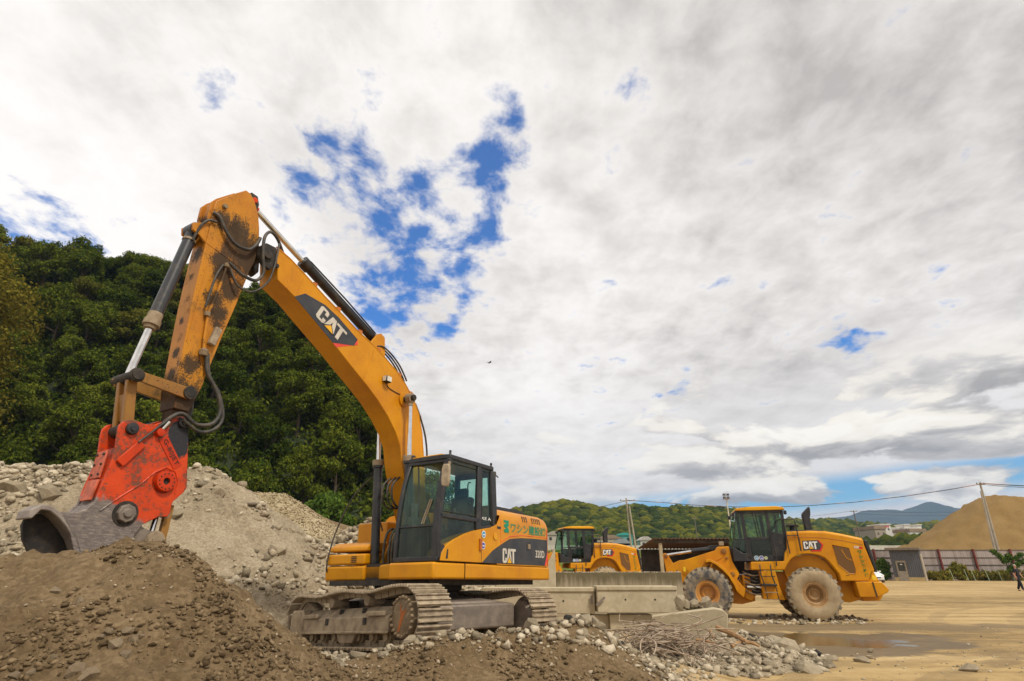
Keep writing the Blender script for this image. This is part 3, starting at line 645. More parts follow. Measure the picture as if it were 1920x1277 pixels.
# ------------------------------------------------------------------ the excavator
def build_excavator():
    EX = empty('excavator', (-1.6816, 11.177, .366), 0, 'yellow tracked excavator with an orange crusher jaw on its arm, standing on rubble', 'excavator')
    EX.matrix_world = Matrix.Translation((-1.6816, 11.177, .366)) @ Matrix.Rotation(R(-.415), 4, 'Y') @ Matrix.Rotation(R(-1.727), 4, 'X') @ Matrix.Rotation(R(239.4066), 4, 'Z')
    YL = 1.376                       # plane of the left side
    su, sv = (-1, 0, 0), (0, 0, 1)   # reading direction on the left side; normal is +y
    # --- house
    fr = MB(); pl = [(1.34, .44), (1.34, 1.36), (-2.45, YL), (-2.56, 1.35), (-2.64, 1.2), (-2.72, .7), (-2.75, 0), (-2.72, -.7), (-2.64, -1.2), (-2.5, -1.36), (.95, -1.36), (.95, -.1), (1.2, .44)]
    fr.prism(pl, 1.07, 1.315, axis='z'); base = fr.build('deck_rail', MT['yellow'], EX, .035, 3)
    g = MB(); g.box(.512, .518, YL - .02, YL + .002, 1.08, 1.31); g.build('seam', MT['black'], base)
    un = MB(); un.prism([(1.1, -1.1), (1.1, 1.1), (-2.2, 1.15), (-2.2, -1.15)], .985, 1.068, axis='z'); un.build('deck_underside', MT['blackdull'], EX)
    tt = MB(); tt.lathe([(0, .995), (.78, .995), (.78, .90), (.70, .88), (.70, .78), (.62, .76), (0, .76)], axis='z', n=48); tt.build('slewing_ring', MT['blackdull'], EX)
    # engine body behind the cab, rounded in plan and along the top edge
    def body_ring(z, inset):
        p = [(-.47, YL), (-2.40, YL), (-2.54, 1.34), (-2.62, 1.2), (-2.69, .7), (-2.72, 0), (-2.69, -.7), (-2.62, -1.2), (-2.54, -1.34), (-2.3, -YL), (-.47, -YL)]
        return [(min(x + inset, -.47) if x < -.5 else x, y - math.copysign(inset, y) if abs(y) > .1 else y, z) for x, y in p]
    zr = [(1.318, .0), (2.07, .0), (2.16, .018), (2.24, .06), (2.29, .13), (2.305, .22)]
    eb = MB(); vs = [q for z, i in zr for q in body_ring(z, i)]; n = 11
    eb.add(vs, [(a * n + i, a * n + (i + 1) % n, (a + 1) * n + (i + 1) % n, (a + 1) * n + i) for a in range(len(zr) - 1) for i in range(n)] + [tuple(range(n))[::-1], tuple(range((len(zr) - 1) * n, len(zr) * n))])
    body = eb.build('engine_housing', MT['yellow'], EX, smooth=32)
    hd = MB(); hd.box(-2.05, -.75, -.2, 1.02, 2.30, 2.345); hood = hd.build('engine_hood', MT['yellow'], EX, .02)
    gr = MB()
    for i in range(26): gr.box(-2.0 + i * .048, -2.0 + i * .048 + .020, .25, 1.0, 2.345, 2.40)
    gr.box(-2.03, -.74, .22, .25, 2.345, 2.402); gr.box(-2.03, -.74, 1.0, 1.03, 2.345, 2.402); gr.build('hood_grille', MT['black'], hood)
    # slots near the top edge of the side
    sl = MB()
    for x in (-1.44, -1.52, -1.60, -1.83, -1.91, -1.99, -2.07, -2.15): sl.bar((x, YL - .012, 2.125), (x - .025, YL - .048, 2.225), .028, .02, (0, 1, 0))
    sl.build('vent_slots', MT['black'], body)
    # seams, door lines
    sm = MB(); sm.box(-.602, -.594, YL - .01, YL + .003, 1.33, 2.1); sm.box(-2.452, -2.446, YL - .01, YL + .002, 1.33, 2.05)
    sm.tube([(-.6, YL + .001, 1.70), (-.9, YL + .001, 1.815), (-1.33, YL + .001, 1.862), (-1.9, YL + .001, 1.875), (-2.45, YL + .001, 1.872)], .006, 6); sm.build('panel_seam', MT['redstripe'], body)
    # black lower panel with its slanted stripe
    dp = [(0.02, 1.335), (-.13, 1.43), (-.33, 1.55), (-.613, 1.665), (-.9, 1.772), (-1.332, 1.815), (-1.9, 1.835), (-2.445, 1.838), (-2.445, 1.62), (-2.30, 1.335)]
    band = flat([(-x, z) for x, z in dp], (0, YL, 0), su, sv, MT['decal'], body, 'side_decal', .004)
    flat([(2.445, 1.62), (2.30, 1.335), (2.37, 1.335), (2.445, 1.50)], (0, YL, 0), su, sv, MT['redstripe'], body, 'slanted_stripe', .006)
    maker_mark(band, (-.885, YL + .004, 1.475), su, sv, .47, .25)
    text('320D', .38, .14, (-2.10, YL + .004, 1.55), su, sv, MT['cream'], band, 'machine_number', .018)
    lt = MB(); lt.box(-1.73, -1.55, YL, YL + .008, 1.60, 1.755); lt.build('latch_plate', MT['black'], body); lk = MB(); lk.box(-1.70, -1.60, YL + .008, YL + .014, 1.63, 1.72); lk.build('latch', MT['dusty'], body)
    # green company lettering
    text('ワシン建設㈱', 1.42, .18, (-1.66, YL + .002, 1.985), su, sv, MT['green'], body, 'company_lettering', .018)
    em = [(-.09, .10), (.09, .10), (.09, .0), (.03, -.02), (.09, -.05), (.09, -.12), (-.07, -.12), (-.09, -.07), (.0, -.05), (-.08, -.02), (-.08, .02), (.02, .05), (-.09, .06)]
    flat(em, (-.79, YL + .002, 2.0), su, sv, MT['green'], body, 'company_emblem', .003)
    sticker(body, (-.02, YL + .004, 1.80), su, sv, .062, MT['sticker']); sticker(body, (-.01, YL + .004, 1.615), su, sv, .062, MT['sticker2'])
    flat([(.06 * math.cos(q * .3142), .06 * math.sin(q * .3142)) for q in range(20)], (-.40, YL + .004, 1.79), su, sv, MT['roofyel'], body, 'round_cap', .012)
    flat([(-.06, -.02), (.06, -.02), (.06, .02), (-.06, .02)], (-.53, YL + .004, 1.95), su, sv, MT['black'], body, 'small_plate')
    # yellow quarter panel under the cab glass
    qp = [(1.20, 1.335), (1.16, 1.46), (1.06, 1.56), (.86, 1.66), (.55, 1.77), (.30, 1.835), (.03, 1.885), (-.28, 1.935), (-.42, 1.985), (-.50, 2.08), (-.545, 2.16), (-.47, 2.16), (-.47, 1.335)]
    q = MB(); q.prism(qp, 1.10, YL); quarter = q.build('quarter_panel', MT['yellow'], EX, .006)
    l2 = MB(); l2.box(.033, .041, YL - .01, YL + .003, 1.34, 1.88); l2.build('door_gap', MT['black'], quarter)
    flat([(-.03, -.07), (.02, -.07), (.03, .07), (-.0, .07)], (1.03, YL + .001, 1.44), su, sv, MT['black'], quarter, 'door_handle_recess', .004)
    rp = MB(); rp.box(.06, .12, YL, YL + .035, 1.53, 1.72); rp.build('hinge', MT['orangecast'], quarter, .006)
    # --- cab
    prof = [(1.27, 1.322), (1.265, 1.80), (1.225, 2.2), (1.16, 2.55), (1.07, 2.83), (1.02, 2.93), (.93, 3.0), (.75, 3.03)]
    def fx(z):
        for (x0, z0), (x1, z1) in zip(prof, prof[1:]):
            if z0 <= z <= z1: return x0 + (x1 - x0) * (z - z0) / (z1 - z0)
        return prof[-1][0]
    Y0, Y1 = .46, YL - .012
    CAB = MB()
    for yy, w in ((Y0 + .035, .07), (Y1 - .065, .13)):      # front posts follow the curve
        CAB.prism([(x, z) for x, z in prof[:6]] + [(x - .085, z) for x, z in prof[:6]][::-1], yy - w / 2, yy + w / 2)
    CAB.box(1.18, 1.272, Y0, Y1, 1.322, 1.40)
    CAB.bar((fx(1.86) - .03, Y0 + .06, 1.86), (fx(1.86) - .03, Y1 - .08, 1.86), .035, .035)
    CAB.box(.96, 1.03, Y0, Y1, 2.90, 2.965)
    # roof rim
    rim = MB(); rim.prism([(1.02, Y0), (1.05, Y0 + .3), (1.05, Y1 - .1), (1.0, Y1), (-.36, Y1), (-.44, Y1 - .09), (-.44, Y0 + .05), (-.38, Y0)], 2.955, 3.035, axis='z'); CAB.add(rim.v, rim.f)
    for x0, x1 in ((.03, .155),): CAB.prism([(x0, 1.88), (x1 + .04, 1.86), (x1, 2.96), (x0, 2.96)], Y1 - .06, Y1)        # middle post
    CAB.prism([(-.345, 1.93), (-.28, 2.95), (-.44, 2.96), (-.485, 2.3), (-.50, 2.05), (-.46, 1.93)], Y1 - .10, Y1)   # rear post
    CAB.box(-.46, -.36, Y0, Y0 + .08, 1.33, 2.96); CAB.box(.05, .12, Y0, Y0 + .05, 1.33, 2.96)
    CAB.box(-.46, -.40, Y0, Y1, 1.33, 2.15); CAB.box(-.46, -.40, Y0, Y1, 2.86, 2.96)
    CAB.box(.1, 1.24, Y1 - .05, Y1, 1.985, 2.055)                                                             # bar below the door window
    CAB.prism([(1.225, 1.335), (1.235, 1.62), (1.19, 1.60), (1.08, 1.57), (1.02, 1.50), (1.1, 1.335)], Y1 - .06, Y1)
    CAB.prism([(-.3, 1.93), (.03, 1.88), (.03, 1.93), (-.3, 1.985)], Y1 - .05, Y1)
    CAB.box(-.46, 1.1, Y0 - .0, Y0 + .03, 1.33, 1.95); CAB.box(-.44, 1.22, Y0 + .02, Y1 - .02, 1.322, 1.36)
    cab = CAB.build('cab', MT['black'], EX, .016, 2)
    rf = MB(); rf.prism([(1.00, Y0 + .06), (1.02, Y1 - .18), (.55, Y1 - .12), (-.30, Y1 - .15), (-.30, Y0 + .06)], 3.035, 3.06, axis='z'); rf.build('roof_panel', MT['roofyel'], cab, .012, 2)
    # glass
    def sheet(name, pts, m, t=None):
        mb = MB(); mb.add(pts, [tuple(range(len(pts)))]); return mb.build(name, m, cab, smooth=0)
    zs = [1.88, 2.1, 2.3, 2.5, 2.7, 2.9]; fw = MB()
    for a, b in zip(zs, zs[1:]): fw.quad((fx(a) - .035, Y0 + .06, a), (fx(a) - .035, Y1 - .08, a), (fx(b) - .035, Y1 - .08, b), (fx(b) - .035, Y0 + .06, b))
    fw.build('windscreen', MT['glass'], cab, smooth=60)
    sheet('lower_windscreen', [(1.235, Y0 + .06, 1.40), (1.235, Y1 - .08, 1.40), (1.228, Y1 - .08, 1.85), (1.228, Y0 + .06, 1.85)], MT['glassd'])
    sheet('door_window', [(1.19, Y1 - .03, 2.05), (.15, Y1 - .03, 2.05), (.13, Y1 - .03, 2.95), (1.0, Y1 - .03, 2.95)], MT['glass'])
    sheet('lower_door_window', [(1.20, Y1 - .03, 1.56), (.15, Y1 - .03, 1.84), (.15, Y1 - .03, 1.99), (1.21, Y1 - .03, 1.99)], MT['glassd'])
    sheet('side_window', [(.03, Y1 - .03, 1.90), (-.34, Y1 - .03, 1.95), (-.29, Y1 - .03, 2.95), (.03, Y1 - .03, 2.95)], MT['glass'])
    sheet('rear_window', [(-.43, Y0 + .08, 2.15), (-.43, Y1 - .1, 2.15), (-.43, Y1 - .1, 2.88), (-.43, Y0 + .08, 2.88)], MT['glass'])
    sheet('right_window', [(1.10, Y0 + .01, 1.96), (-.38, Y0 + .01, 1.96), (-.38, Y0 + .01, 2.93), (.98, Y0 + .01, 2.93)], MT['glass'])
    wf = MB(); 
    for pts in ([(.19, 2.09), (.165, 2.90), (.985, 2.90), (1.15, 2.09)], [(0.0, 1.97), (-.315, 2.0), (-.275, 2.90), (0.0, 2.90)]):
        wf.tube([(x, Y1 - .022, z) for x, z in pts], .013, 6, close=True)
    wf.build('window_seals', MT['black'], cab)
    text('KE A', .30, .05, (-.15, Y1 - .02, 2.075), su, sv, MT['white'], cab, 'window_lettering', .01)
    # inside
    st = MB(); st.box(.1, .58, .68, 1.16, 1.72, 1.86); st.bar((.12, .92, 1.82), (-.02, .92, 2.45), .46, .13, (1, 0, 0)); st.box(-.05, .06, .80, 1.04, 2.44, 2.62); st.box(.12, .5, .58, .66, 1.5, 2.0); st.box(.12, .5, 1.18, 1.26, 1.5, 1.98); st.build('seat', MT['seat'], cab, .04, 3)
    cn = MB(); cn.box(.75, 1.0, .5, .62, 1.35, 2.05); cn.box(.2, .6, .7, 1.15, 1.36, 1.72); cn.bar((.62, .64, 1.95), (.70, .60, 2.2), .04, .04); cn.bar((.6, 1.2, 1.95), (.66, 1.22, 2.18), .04, .04); cn.bar((.9, .8, 1.36), (.97, .8, 2.0), .02, .02); cn.bar((.9, .9, 1.36), (.97, .9, 2.0), .02, .02); cn.box(.85, .93, .5, .6, 2.05, 2.28); cn.build('console', MT['inside'], cab, .015)
    hose('grab_handle', [(.28, Y1 - .08, 2.30), (.32, Y1 - .1, 2.33), (.33, Y1 - .1, 2.62), (.28, Y1 - .08, 2.66)], .012, cab, MT['black'])
    wp = MB(); wp.bar((1.215, .98, 1.9), (1.19, 1.12, 2.28), .012, .02); wp.bar((1.215, 1.02, 1.9), (1.19, 1.16, 2.28), .012, .02); wp.build('wipers', MT['dusty'], cab)
    mr = MB(); mr.prism([(-.055, -.17), (.055, -.19), (.075, -.1), (.075, .12), (.055, .18), (-.04, .18), (-.065, .1), (-.07, -.1)], 0, .05, axis='x')
    mr.v = [(1.28 - y * .2 + x, 1.50 + y, 2.62 + z) for x, y, z in mr.v]; mr.build('mirror', MT['dustyshoe'], cab, .02, 3)
    ma = MB(); ma.bar((1.10, 1.37, 2.70), (1.27, 1.50, 2.66), .03, .03); ma.bar((1.02, 1.36, 2.9), (1.10, 1.38, 2.66), .03, .04); ma.build('mirror_bracket', MT['dusty'], cab)
    kn = MB()
    for p in ((.98, Y1 - .03, 3.06), (-.33, Y1 - .04, 3.06), (.98, Y0 + .05, 3.06)): kn.lathe([(0, .05), (.018, .045), (.024, .02), (.018, 0), (.024, -.02), (0, -.03)], p, 'z', 10)
    kn.cyl((-.45, Y1 - .02, 2.9), (-.52, Y1 - .0, 2.86), .012, 8); kn.build('roof_bolts', MT['black'], cab)
    # --- tool box and platform on the right
    tb = MB(); tb.prism([(.98, 1.07), (1.0, 1.30), (.52, 1.33), (.52, 1.07)], -1.36, -.42); tb.prism([(1.0, 1.325), (1.0, 1.50), (.5, 1.52), (.5, 1.34)], -1.36, -.42); tb.prism([(.97, 1.545), (.95, 1.63), (.80, 1.70), (.40, 1.72), (.40, 1.54)], -1.34, -.42); tb.prism([(.30, 1.3), (.30, 2.10), (-.45, 2.14), (-.45, 1.3)], -1.34, -.58)
    tbx = tb.build('tool_box', MT['yellow'], EX, .03, 3)
    lv = MB()
    for i in range(4): lv.box(1.0, 1.012, -.72, -.60, 1.36 + i * .03, 1.372 + i * .03)
    lv.build('louvres', MT['blackdull'], tbx)
    ms = MB(); ms.prism([(.95, 1.0), (.95, 1.32), (.3, 1.4), (.3, 1.0)], -.42, .44); ms.prism([(.3, 1.0), (.3, 1.6), (-.46, 1.9), (-.46, 1.0)], -.55, .44); ms.build('boom_mount', MT['blackdull'], EX, .02)
    for y in (-.34, .30):
        fb = MB(); fb.prism([(.85, 1.1), (.65, 1.45), (.35, 1.95), (.12, 2.02), (-.05, 1.9), (-.3, 1.3), (-.3, 1.1)], y, y + .05); fb.build('foot_bracket', MT['yellow'], EX, .01)
    # --- boom
    up = [(4.128, 5.805), (3.848, 5.734), (3.547, 5.609), (3.092, 5.409), (2.614, 5.224), (2.307, 5.096), (1.891, 4.968), (1.557, 4.827), (1.209, 4.66), (.962, 4.494), (.706, 4.264), (.534, 4.027), (.40, 3.667), (.326, 3.288), (.24, 2.8), (.12, 2.3), (-.02, 2.02), (0, 1.80), (.16, 1.68), (.34, 1.76)]
    lo = [(.52, 2.1), (.70, 2.5), (.86, 2.85), (.93, 3.06), (.99, 3.317), (1.14, 3.542), (1.381, 3.784), (1.668, 4.008), (1.994, 4.212), (2.353, 4.415), (2.802, 4.678), (3.268, 4.93), (3.666, 5.153), (4.034, 5.30)]
    bm_ = MB(); bm_.prism(up + lo, -.21, .21); boom = bm_.build('boom', MT['boom'], EX, .008, 1, smooth=22)
    fl = MB()     # weld seams and edge strips of the box section
    for x0, z0, x1, z1 in ((3.66, 5.20, 3.56, 5.58), (2.05, 4.28, 1.86, 4.92)): fl.bar((x0, .212, z0), (x1, .212, z1), .012, .006, (0, 1, 0))
    for s in (-.205, .205): fl.tube([(x, s, z + .006) for x, z in up[:15]], .014, 6)
    fl.build('weld_seams', MT['boom'], boom)
    ear = MB()
    for y0, y1 in ((.165, .225), (-.225, -.165)): ear.prism([(4.15, 5.80), (4.33, 5.79), (4.43, 5.68), (4.43, 5.53), (4.34, 5.42), (4.20, 5.38), (4.12, 5.5)], y0, y1)
    ear.build('boom_forks', MT['blackdull'], boom, .012)
    pn = MB(); pn.cyl((4.30, -.27, 5.60), (4.30, .27, 5.60), .075, 24); pn.cyl((4.10, .21, 5.50), (4.10, .25, 5.50), .035, 12); pn.build('boom_pin', MT['blackdull'], boom, .006)
    # decal on the boom side
    dc = [(3.69, 5.158), (3.50, 5.300), (3.081, 5.275), (2.76, 5.170), (2.29, 4.94), (2.36, 4.80), (2.82, 4.685)]
    bd = flat([(-x, z) for x, z in dc], (0, .211, 0), su, sv, MT['decal'], boom, 'boom_decal', .004)
    flat([(-x, z) for x, z in [(2.36, 4.80), (2.82, 4.685), (2.80, 4.672), (2.74, 4.636), (2.27, 4.845), (2.29, 4.94)]], (0, .211, 0), su, sv, MT['redstripe'], boom, 'boom_stripe', .003)
    dirv = Vector((-(3.2 - 2.35), 0, (4.82 - 5.22))).normalized(); upv = Vector((dirv.z, 0, -dirv.x)); upv = -upv if upv.z < 0 else upv
    maker_mark(bd, (2.90, .215, 4.985), dirv, upv, .66, .26, 'boom_badge')
    lh = MB(); lh.box(1.46, 1.60, .215, .32, 4.36, 4.48); lamp_ = lh.build('work_lamp', MT['black'], boom, .02); lg = MB(); lg.box(1.602, 1.608, .23, .305, 4.375, 4.465); lg.build('lamp_glass', MT['lamp'], lamp_, 0); ls = MB(); ls.box(1.475, 1.585, .321, .326, 4.375, 4.465); ls.build('lamp_glass', MT['lamp'], lamp_)
    hose('lamp_cable', [(1.5, .215, 4.37), (1.42, .22, 4.30), (1.25, .22, 4.27), (1.1, .22, 4.26)], .008, boom)
    bs = MB(); bs.lathe([(0, .0), (.14, .0), (.14, .03), (.10, .035), (0, .035)], (.99, .21, 4.19), 'y', 28); bs.lathe([(0, .0), (.14, .0), (.14, -.03), (0, -.035)], (.99, -.21, 4.19), 'y', 28); bs.build('boom_bosses', MT['boom'], boom, smooth=40)
    bp_ = MB(); bp_.cyl((.99, -.48, 4.19), (.99, .48, 4.19), .055, 18); bp_.build('boom_cylinder_pin', MT['blackdull'], boom, .006)
    # pipes along the back of the boom
    off = lambda k, o: [(x - o * .35, y_, z + o) for (x, z), y_ in zip(up[:15], [k] * 15)]
    for y_, o, r_ in ((.10, .05, .016), (.155, .055, .013), (-.02, .05, .018), (-.1, .05, .016)):
        mb = MB(); mb.tube([(x - o * (.3 + .05 * i), y_, z + o * (1 - .055 * i)) for i, (x, z) in enumerate(up[:15])], r_, 8); mb.build('hydraulic_pipe', MT['orangecast'], boom, smooth=60)
    cl = MB()
    for x, z in ((3.3, 5.53), (2.75, 5.31), (2.2, 5.09), (1.7, 4.92), (1.1, 4.62), (.75, 4.35), (.45, 3.95)): cl.box(x - .04, x + .04, -.14, .18, z, z + .075)
    cl.build('pipe_clamps', MT['orangecast'], boom, .006)
    for dy in (.02, .08, .14):
        hose('boom_hose', [(1.75, dy, 5.02), (1.60, dy + .02, 5.06), (1.38, dy + .04, 4.98), (1.15, dy + .05, 4.83), (.98, dy + .05, 4.66), (.92, dy + .05, 4.58)], .016, boom)
    hose('foot_hose', [(.62, .18, 4.22), (.45, .2, 3.95), (.28, .2, 3.62), (.2, .2, 3.25), (.22, .2, 2.95)], .018, boom)
    # --- boom cylinders
    for s in (1, -1):
        y = .37 * s; a = Vector((.99, y, 4.19)); b = Vector((.78, y, 1.22)); 
        if s < 0: pass
        t = (b - a); g_ = a + t * .36; e_ = a + t * .405
        cy = MB(); cy.cyl(e_, b, .078, 24); cy.cyl(g_, e_, .098, 24); cy.lathe([(0, -.06), (.10, -.06), (.10, .06), (0, .06)], tuple(b), 'y', 24); o_ = cy.build('boom_cylinder', MT['cyl'], EX, .008)
        rd = MB(); rd.cyl(a + t * .03, g_, .040, 20); rd.build('cylinder_rod', MT['chrome'], o_, smooth=60)
        ey = MB(); ey.lathe([(0, -.055), (.095, -.055), (.095, .055), (0, .055)], tuple(a), 'y', 24); ey.cyl(a, a + t * .05, .055, 14); ey.build('rod_eye', MT['dusty'], o_, .006); co_ = MB(); co_.cyl(g_ - t * .004, g_ + t * .03, .104, 24); co_.build('gland', MT['dusty'], o_, .006)
        hose('cylinder_hose', [tuple(g_ + Vector((-.02, .1 * s, 0))), (.80, y + .13 * s, 2.95), (.74, y + .13 * s, 2.4), (.6, y + .05 * s, 1.9)], .015, o_)
    for dy in (.10, .17, -.02):
        hose('deck_hose', [(.78, dy, 1.25), (.92, dy, 1.28), (.97, dy, 1.50), (.92, dy, 1.80), (.78, dy, 1.90), (.66, dy, 1.84)], .021, EX)
    for dy in (-.1, .02, .12):
        hose('boom_foot_hose', [(.5, dy, 2.35), (.80, dy, 2.25), (1.0, dy, 2.38), (1.02, dy, 2.62), (.85, dy, 2.78)], .02, EX)
    hose('guard_strap', [(.88, -1.30, 1.20), (1.01, -1.30, 1.24), (1.02, -1.28, 1.5), (.93, -1.24, 1.95), (.75, -1.12, 2.5), (.55, -.95, 2.85), (.35, -.75, 3.05)], .014, EX)
    # --- stick cylinder along the back of the boom
    a = Vector((4.60, 0, 6.44)); b = Vector((1.66, 0, 5.20)); t = b - a
    cyb = MB(); cyb.cyl(a + t * .385, b, .082, 26); cyb.cyl(a + t * .375, a + t * .43, .105, 26); cyb.lathe([(0, -.08), (.11, -.08), (.11, .08), (0, .08)], tuple(b), 'y', 24); sc_o = cyb.build('stick_cylinder', MT['black'], EX, .008)
    rd = MB(); rd.cyl(a + t * .02, a + t * .38, .045, 20); rd.build('cylinder_rod', MT['chrome'], sc_o, smooth=60)
    ey = MB(); ey.lathe([(0, -.06), (.10, -.06), (.10, .06), (0, .06)], tuple(a), 'y', 24); ey.cyl(a, a + t * .05, .06, 14); ey.build('rod_eye', MT['red'], sc_o, .006)
    vb = MB(); vb.tube([tuple(a + t * .41 + Vector((0, .09, .05))), tuple(a + t * .7 + Vector((0, .1, .06))), tuple(b + Vector((.1, .1, .08)))], .014, 8); vb.build('cylinder_pipe', MT['black'], sc_o)
    lgb = MB()
    for y0 in (-.15, .11): lgb.prism([(1.50, 4.80), (1.56, 5.26), (1.66, 5.31), (1.76, 5.26), (1.95, 4.98)], y0, y0 + .04)
    lgb.build('cylinder_lugs', MT['boom'], boom, .006)
    # --- stick
    sk = [(4.78, 6.50), (4.70, 6.487), (4.611, 6.398), (4.55, 6.285), (4.502, 6.18), (4.455, 6.011), (4.40, 5.72), (4.42, 5.45), (4.48, 5.189), (4.573, 4.624), (4.669, 4.143), (4.751, 3.657), (4.80, 3.35), (4.86, 3.12), (4.875, 2.86), (4.93, 2.76), (5.02, 2.77), (5.07, 2.88), (5.10, 3.12), (5.13, 3.37), (5.14, 3.70), (5.155, 3.956), (5.172, 4.409), (5.178, 4.793), (5.179, 5.187), (5.175, 5.583), (5.19, 5.90), (5.175, 6.05), (4.95, 6.32)]
    skb = MB(); skb.prism(sk[:14] + [(4.90, 3.0), (5.09, 3.0)] + sk[18:], -.16, .16); stick = skb.build('stick', MT['stick'], EX, .010, 2, smooth=22)
    tip = MB(); tip.prism([(4.82, 3.3), (4.88, 2.88), (4.93, 2.78), (5.0, 2.78), (5.06, 2.88), (5.10, 3.3)], -.115, .115); tip.build('stick_nose', MT['stick'], stick, .01)
    rib = MB(); rib.prism([(5.176, 5.60), (5.23, 5.78), (5.23, 6.0), (5.17, 6.10), (4.93, 6.36), (4.90, 6.33), (5.14, 6.03)], -.13, -.09); rib.prism([(5.176, 5.60), (5.23, 5.78), (5.23, 6.0), (5.17, 6.10), (4.93, 6.36), (4.90, 6.33), (5.14, 6.03)], .09, .13); rib.build('stick_ribs', MT['stick'], stick, .006)
    sp = MB(); sp.bar((4.52, .162, 5.20), (5.17, .162, 5.34), .008, .006, (0, 1, 0)); sp.bar((5.10, .161, 5.0), (5.12, .161, 3.9), .012, .008, (0, 1, 0)); sp.build('weld_seams', MT['stick'], stick)
    cr_ = MB(); cr_.prism([(4.66, 6.50), (4.78, 6.51), (4.90, 6.40), (4.60, 6.10), (4.50, 6.2)], -.12, -.07); cr_.prism([(4.50, 6.42), (4.55, 6.55), (4.66, 6.56), (4.72, 6.48), (4.62, 6.30), (4.52, 6.28)], .075, .115); cr_.prism([(4.50, 6.42), (4.55, 6.55), (4.66, 6.56), (4.72, 6.48), (4.62, 6.30), (4.52, 6.28)], -.115, -.075); cr_.build('crown_plates', MT['blackdull'], stick, .01)
    cp = MB(); cp.cyl((4.60, -.15, 6.44), (4.60, .15, 6.44), .045, 16); cp.build('crown_pin', MT['red'], stick, .005)
    # boxes, valves, pipes on the stick side
    bx = MB(); bx.v = []; bx.box(-.045, .045, .165, .235, -.13, .13); M_ = Matrix.Rotation(R(-12), 3, 'Y'); bx.v = [tuple(M_ @ Vector(v_) + Vector((4.80, 0, 4.06))) for v_ in bx.v]; bx.build('control_box', MT['dustyshoe'], stick, .008)
    vv = MB(); vv.lathe([(0, -.05), (.05, -.05), (.06, .02), (.03, .05), (0, .05)], (4.90, .20, 3.80), 'z', 12); vv.lathe([(0, -.03), (.04, -.03), (.04, .03), (0, .03)], (4.96, .19, 4.33), 'z', 10); vv.lathe([(0, -.03), (.04, -.03), (.04, .03), (0, .03)], (4.84, .19, 5.14), 'z', 10); vv.lathe([(0, 0), (.035, 0), (.035, .05), (0, .05)], (5.05, .16, 6.02), 'y', 12); vv.build('valves', MT['mud'], stick, .004)
    mb = MB(); mb.tube([(4.84, .19, 5.14), (4.88, .19, 4.75), (4.95, .19, 4.35), (4.93, .19, 4.0), (4.90, .20, 3.80)], .02, 8); mb.build('stick_pipe', MT['stick'], stick, smooth=60)
    hose('stick_hose', [(5.18, .16, 5.84), (5.10, .20, 5.80), (4.97, .22, 5.62), (4.80, .23, 5.50), (4.60, .24, 5.52), (4.50, .24, 5.66), (4.46, .24, 5.80)], .026, stick)
    hose('stick_hose', [(3.95, .12, 5.83), (4.15, .2, 5.97), (4.33, .27, 5.97), (4.43, .3, 5.80), (4.40, .3, 5.50), (4.33, .28, 5.25), (4.42, .27, 5.08), (4.62, .25, 5.08), (4.84, .22, 5.18)], .024, stick)
    hose('stick_hose', [(3.95, .06, 5.83), (4.10, .2, 5.90), (4.15, .27, 5.75), (4.18, .29, 5.40), (4.25, .28, 5.10), (4.45, .26, 4.88), (4.66, .24, 4.90), (4.80, .21, 5.12)], .016, stick)
    hose('stick_hose', [(4.90, .20, 5.12), (4.97, .21, 4.9), (5.0, .21, 4.6), (5.01, .2, 4.42)], .016, stick)
    hose('stick_hose', [(4.86, .20, 3.80), (4.80, .21, 3.55), (4.66, .24, 3.35), (4.55, .26, 3.10), (4.62, .27, 2.90), (4.82, .26, 2.84), (5.02, .26, 2.93), (5.14, .25, 2.86), (5.22, .22, 2.74)], .026, stick)
    hose('stick_hose', [(4.92, -.20, 3.80), (4.74, -.21, 3.45), (4.66, -.22, 3.10), (4.80, -.22, 2.90), (5.0, -.22, 2.88), (5.2, -.2, 2.80)], .026, stick)
    hose('stick_hose', [(4.84, .20, 3.80), (4.76, .21, 3.5), (4.60, .24, 3.30), (4.50, .26, 3.0), (4.60, .28, 2.82), (4.78, .27, 2.76), (5.0, .26, 2.86)], .022, stick)
    # bucket cylinder and linkage
    a = Vector((5.30, 0, 5.52)); b = Vector((5.62, 0, 3.26)); t = b - a
    bc = MB(); bc.cyl(a, a + t * .64, .078, 26); bc.lathe([(0, -.09), (.10, -.09), (.10, .09), (0, .09)], tuple(a), 'y', 24); bco = bc.build('bucket_cylinder', MT['cyl'], EX, .006)
    cg = MB(); cg.cyl(a + t * .60, a + t * .645, .086, 26); cg.cyl(a + t * .645, a + t * .68, .10, 26); cg.cyl(a + t * .68, a + t * .70, .07, 26); cg.build('gland', MT['dusty'], bco, .006)
    cc = MB(); cc.cyl(a + t * .07, a + t * .085, .088, 26); cc.build('clamp_band', MT['dusty'], bco)
    rd = MB(); rd.cyl(a + t * .68, b, .042, 20); rd.build('cylinder_rod', MT['chrome'], bco, smooth=60)
    lg = MB()
    for y0 in (-.14, .10): lg.prism([(5.10, 5.30), (5.12, 5.75), (5.28, 5.62), (5.40, 5.55), (5.38, 5.45), (5.28, 5.42)], y0, y0 + .04)
    lg.build('cylinder_lugs', MT['stick'], stick, .006)
    hose('cylinder_hose', [(5.33, .1, 5.32), (5.30, .16, 5.55), (5.22, .18, 5.68), (5.12, .2, 5.70)], .018, bco)
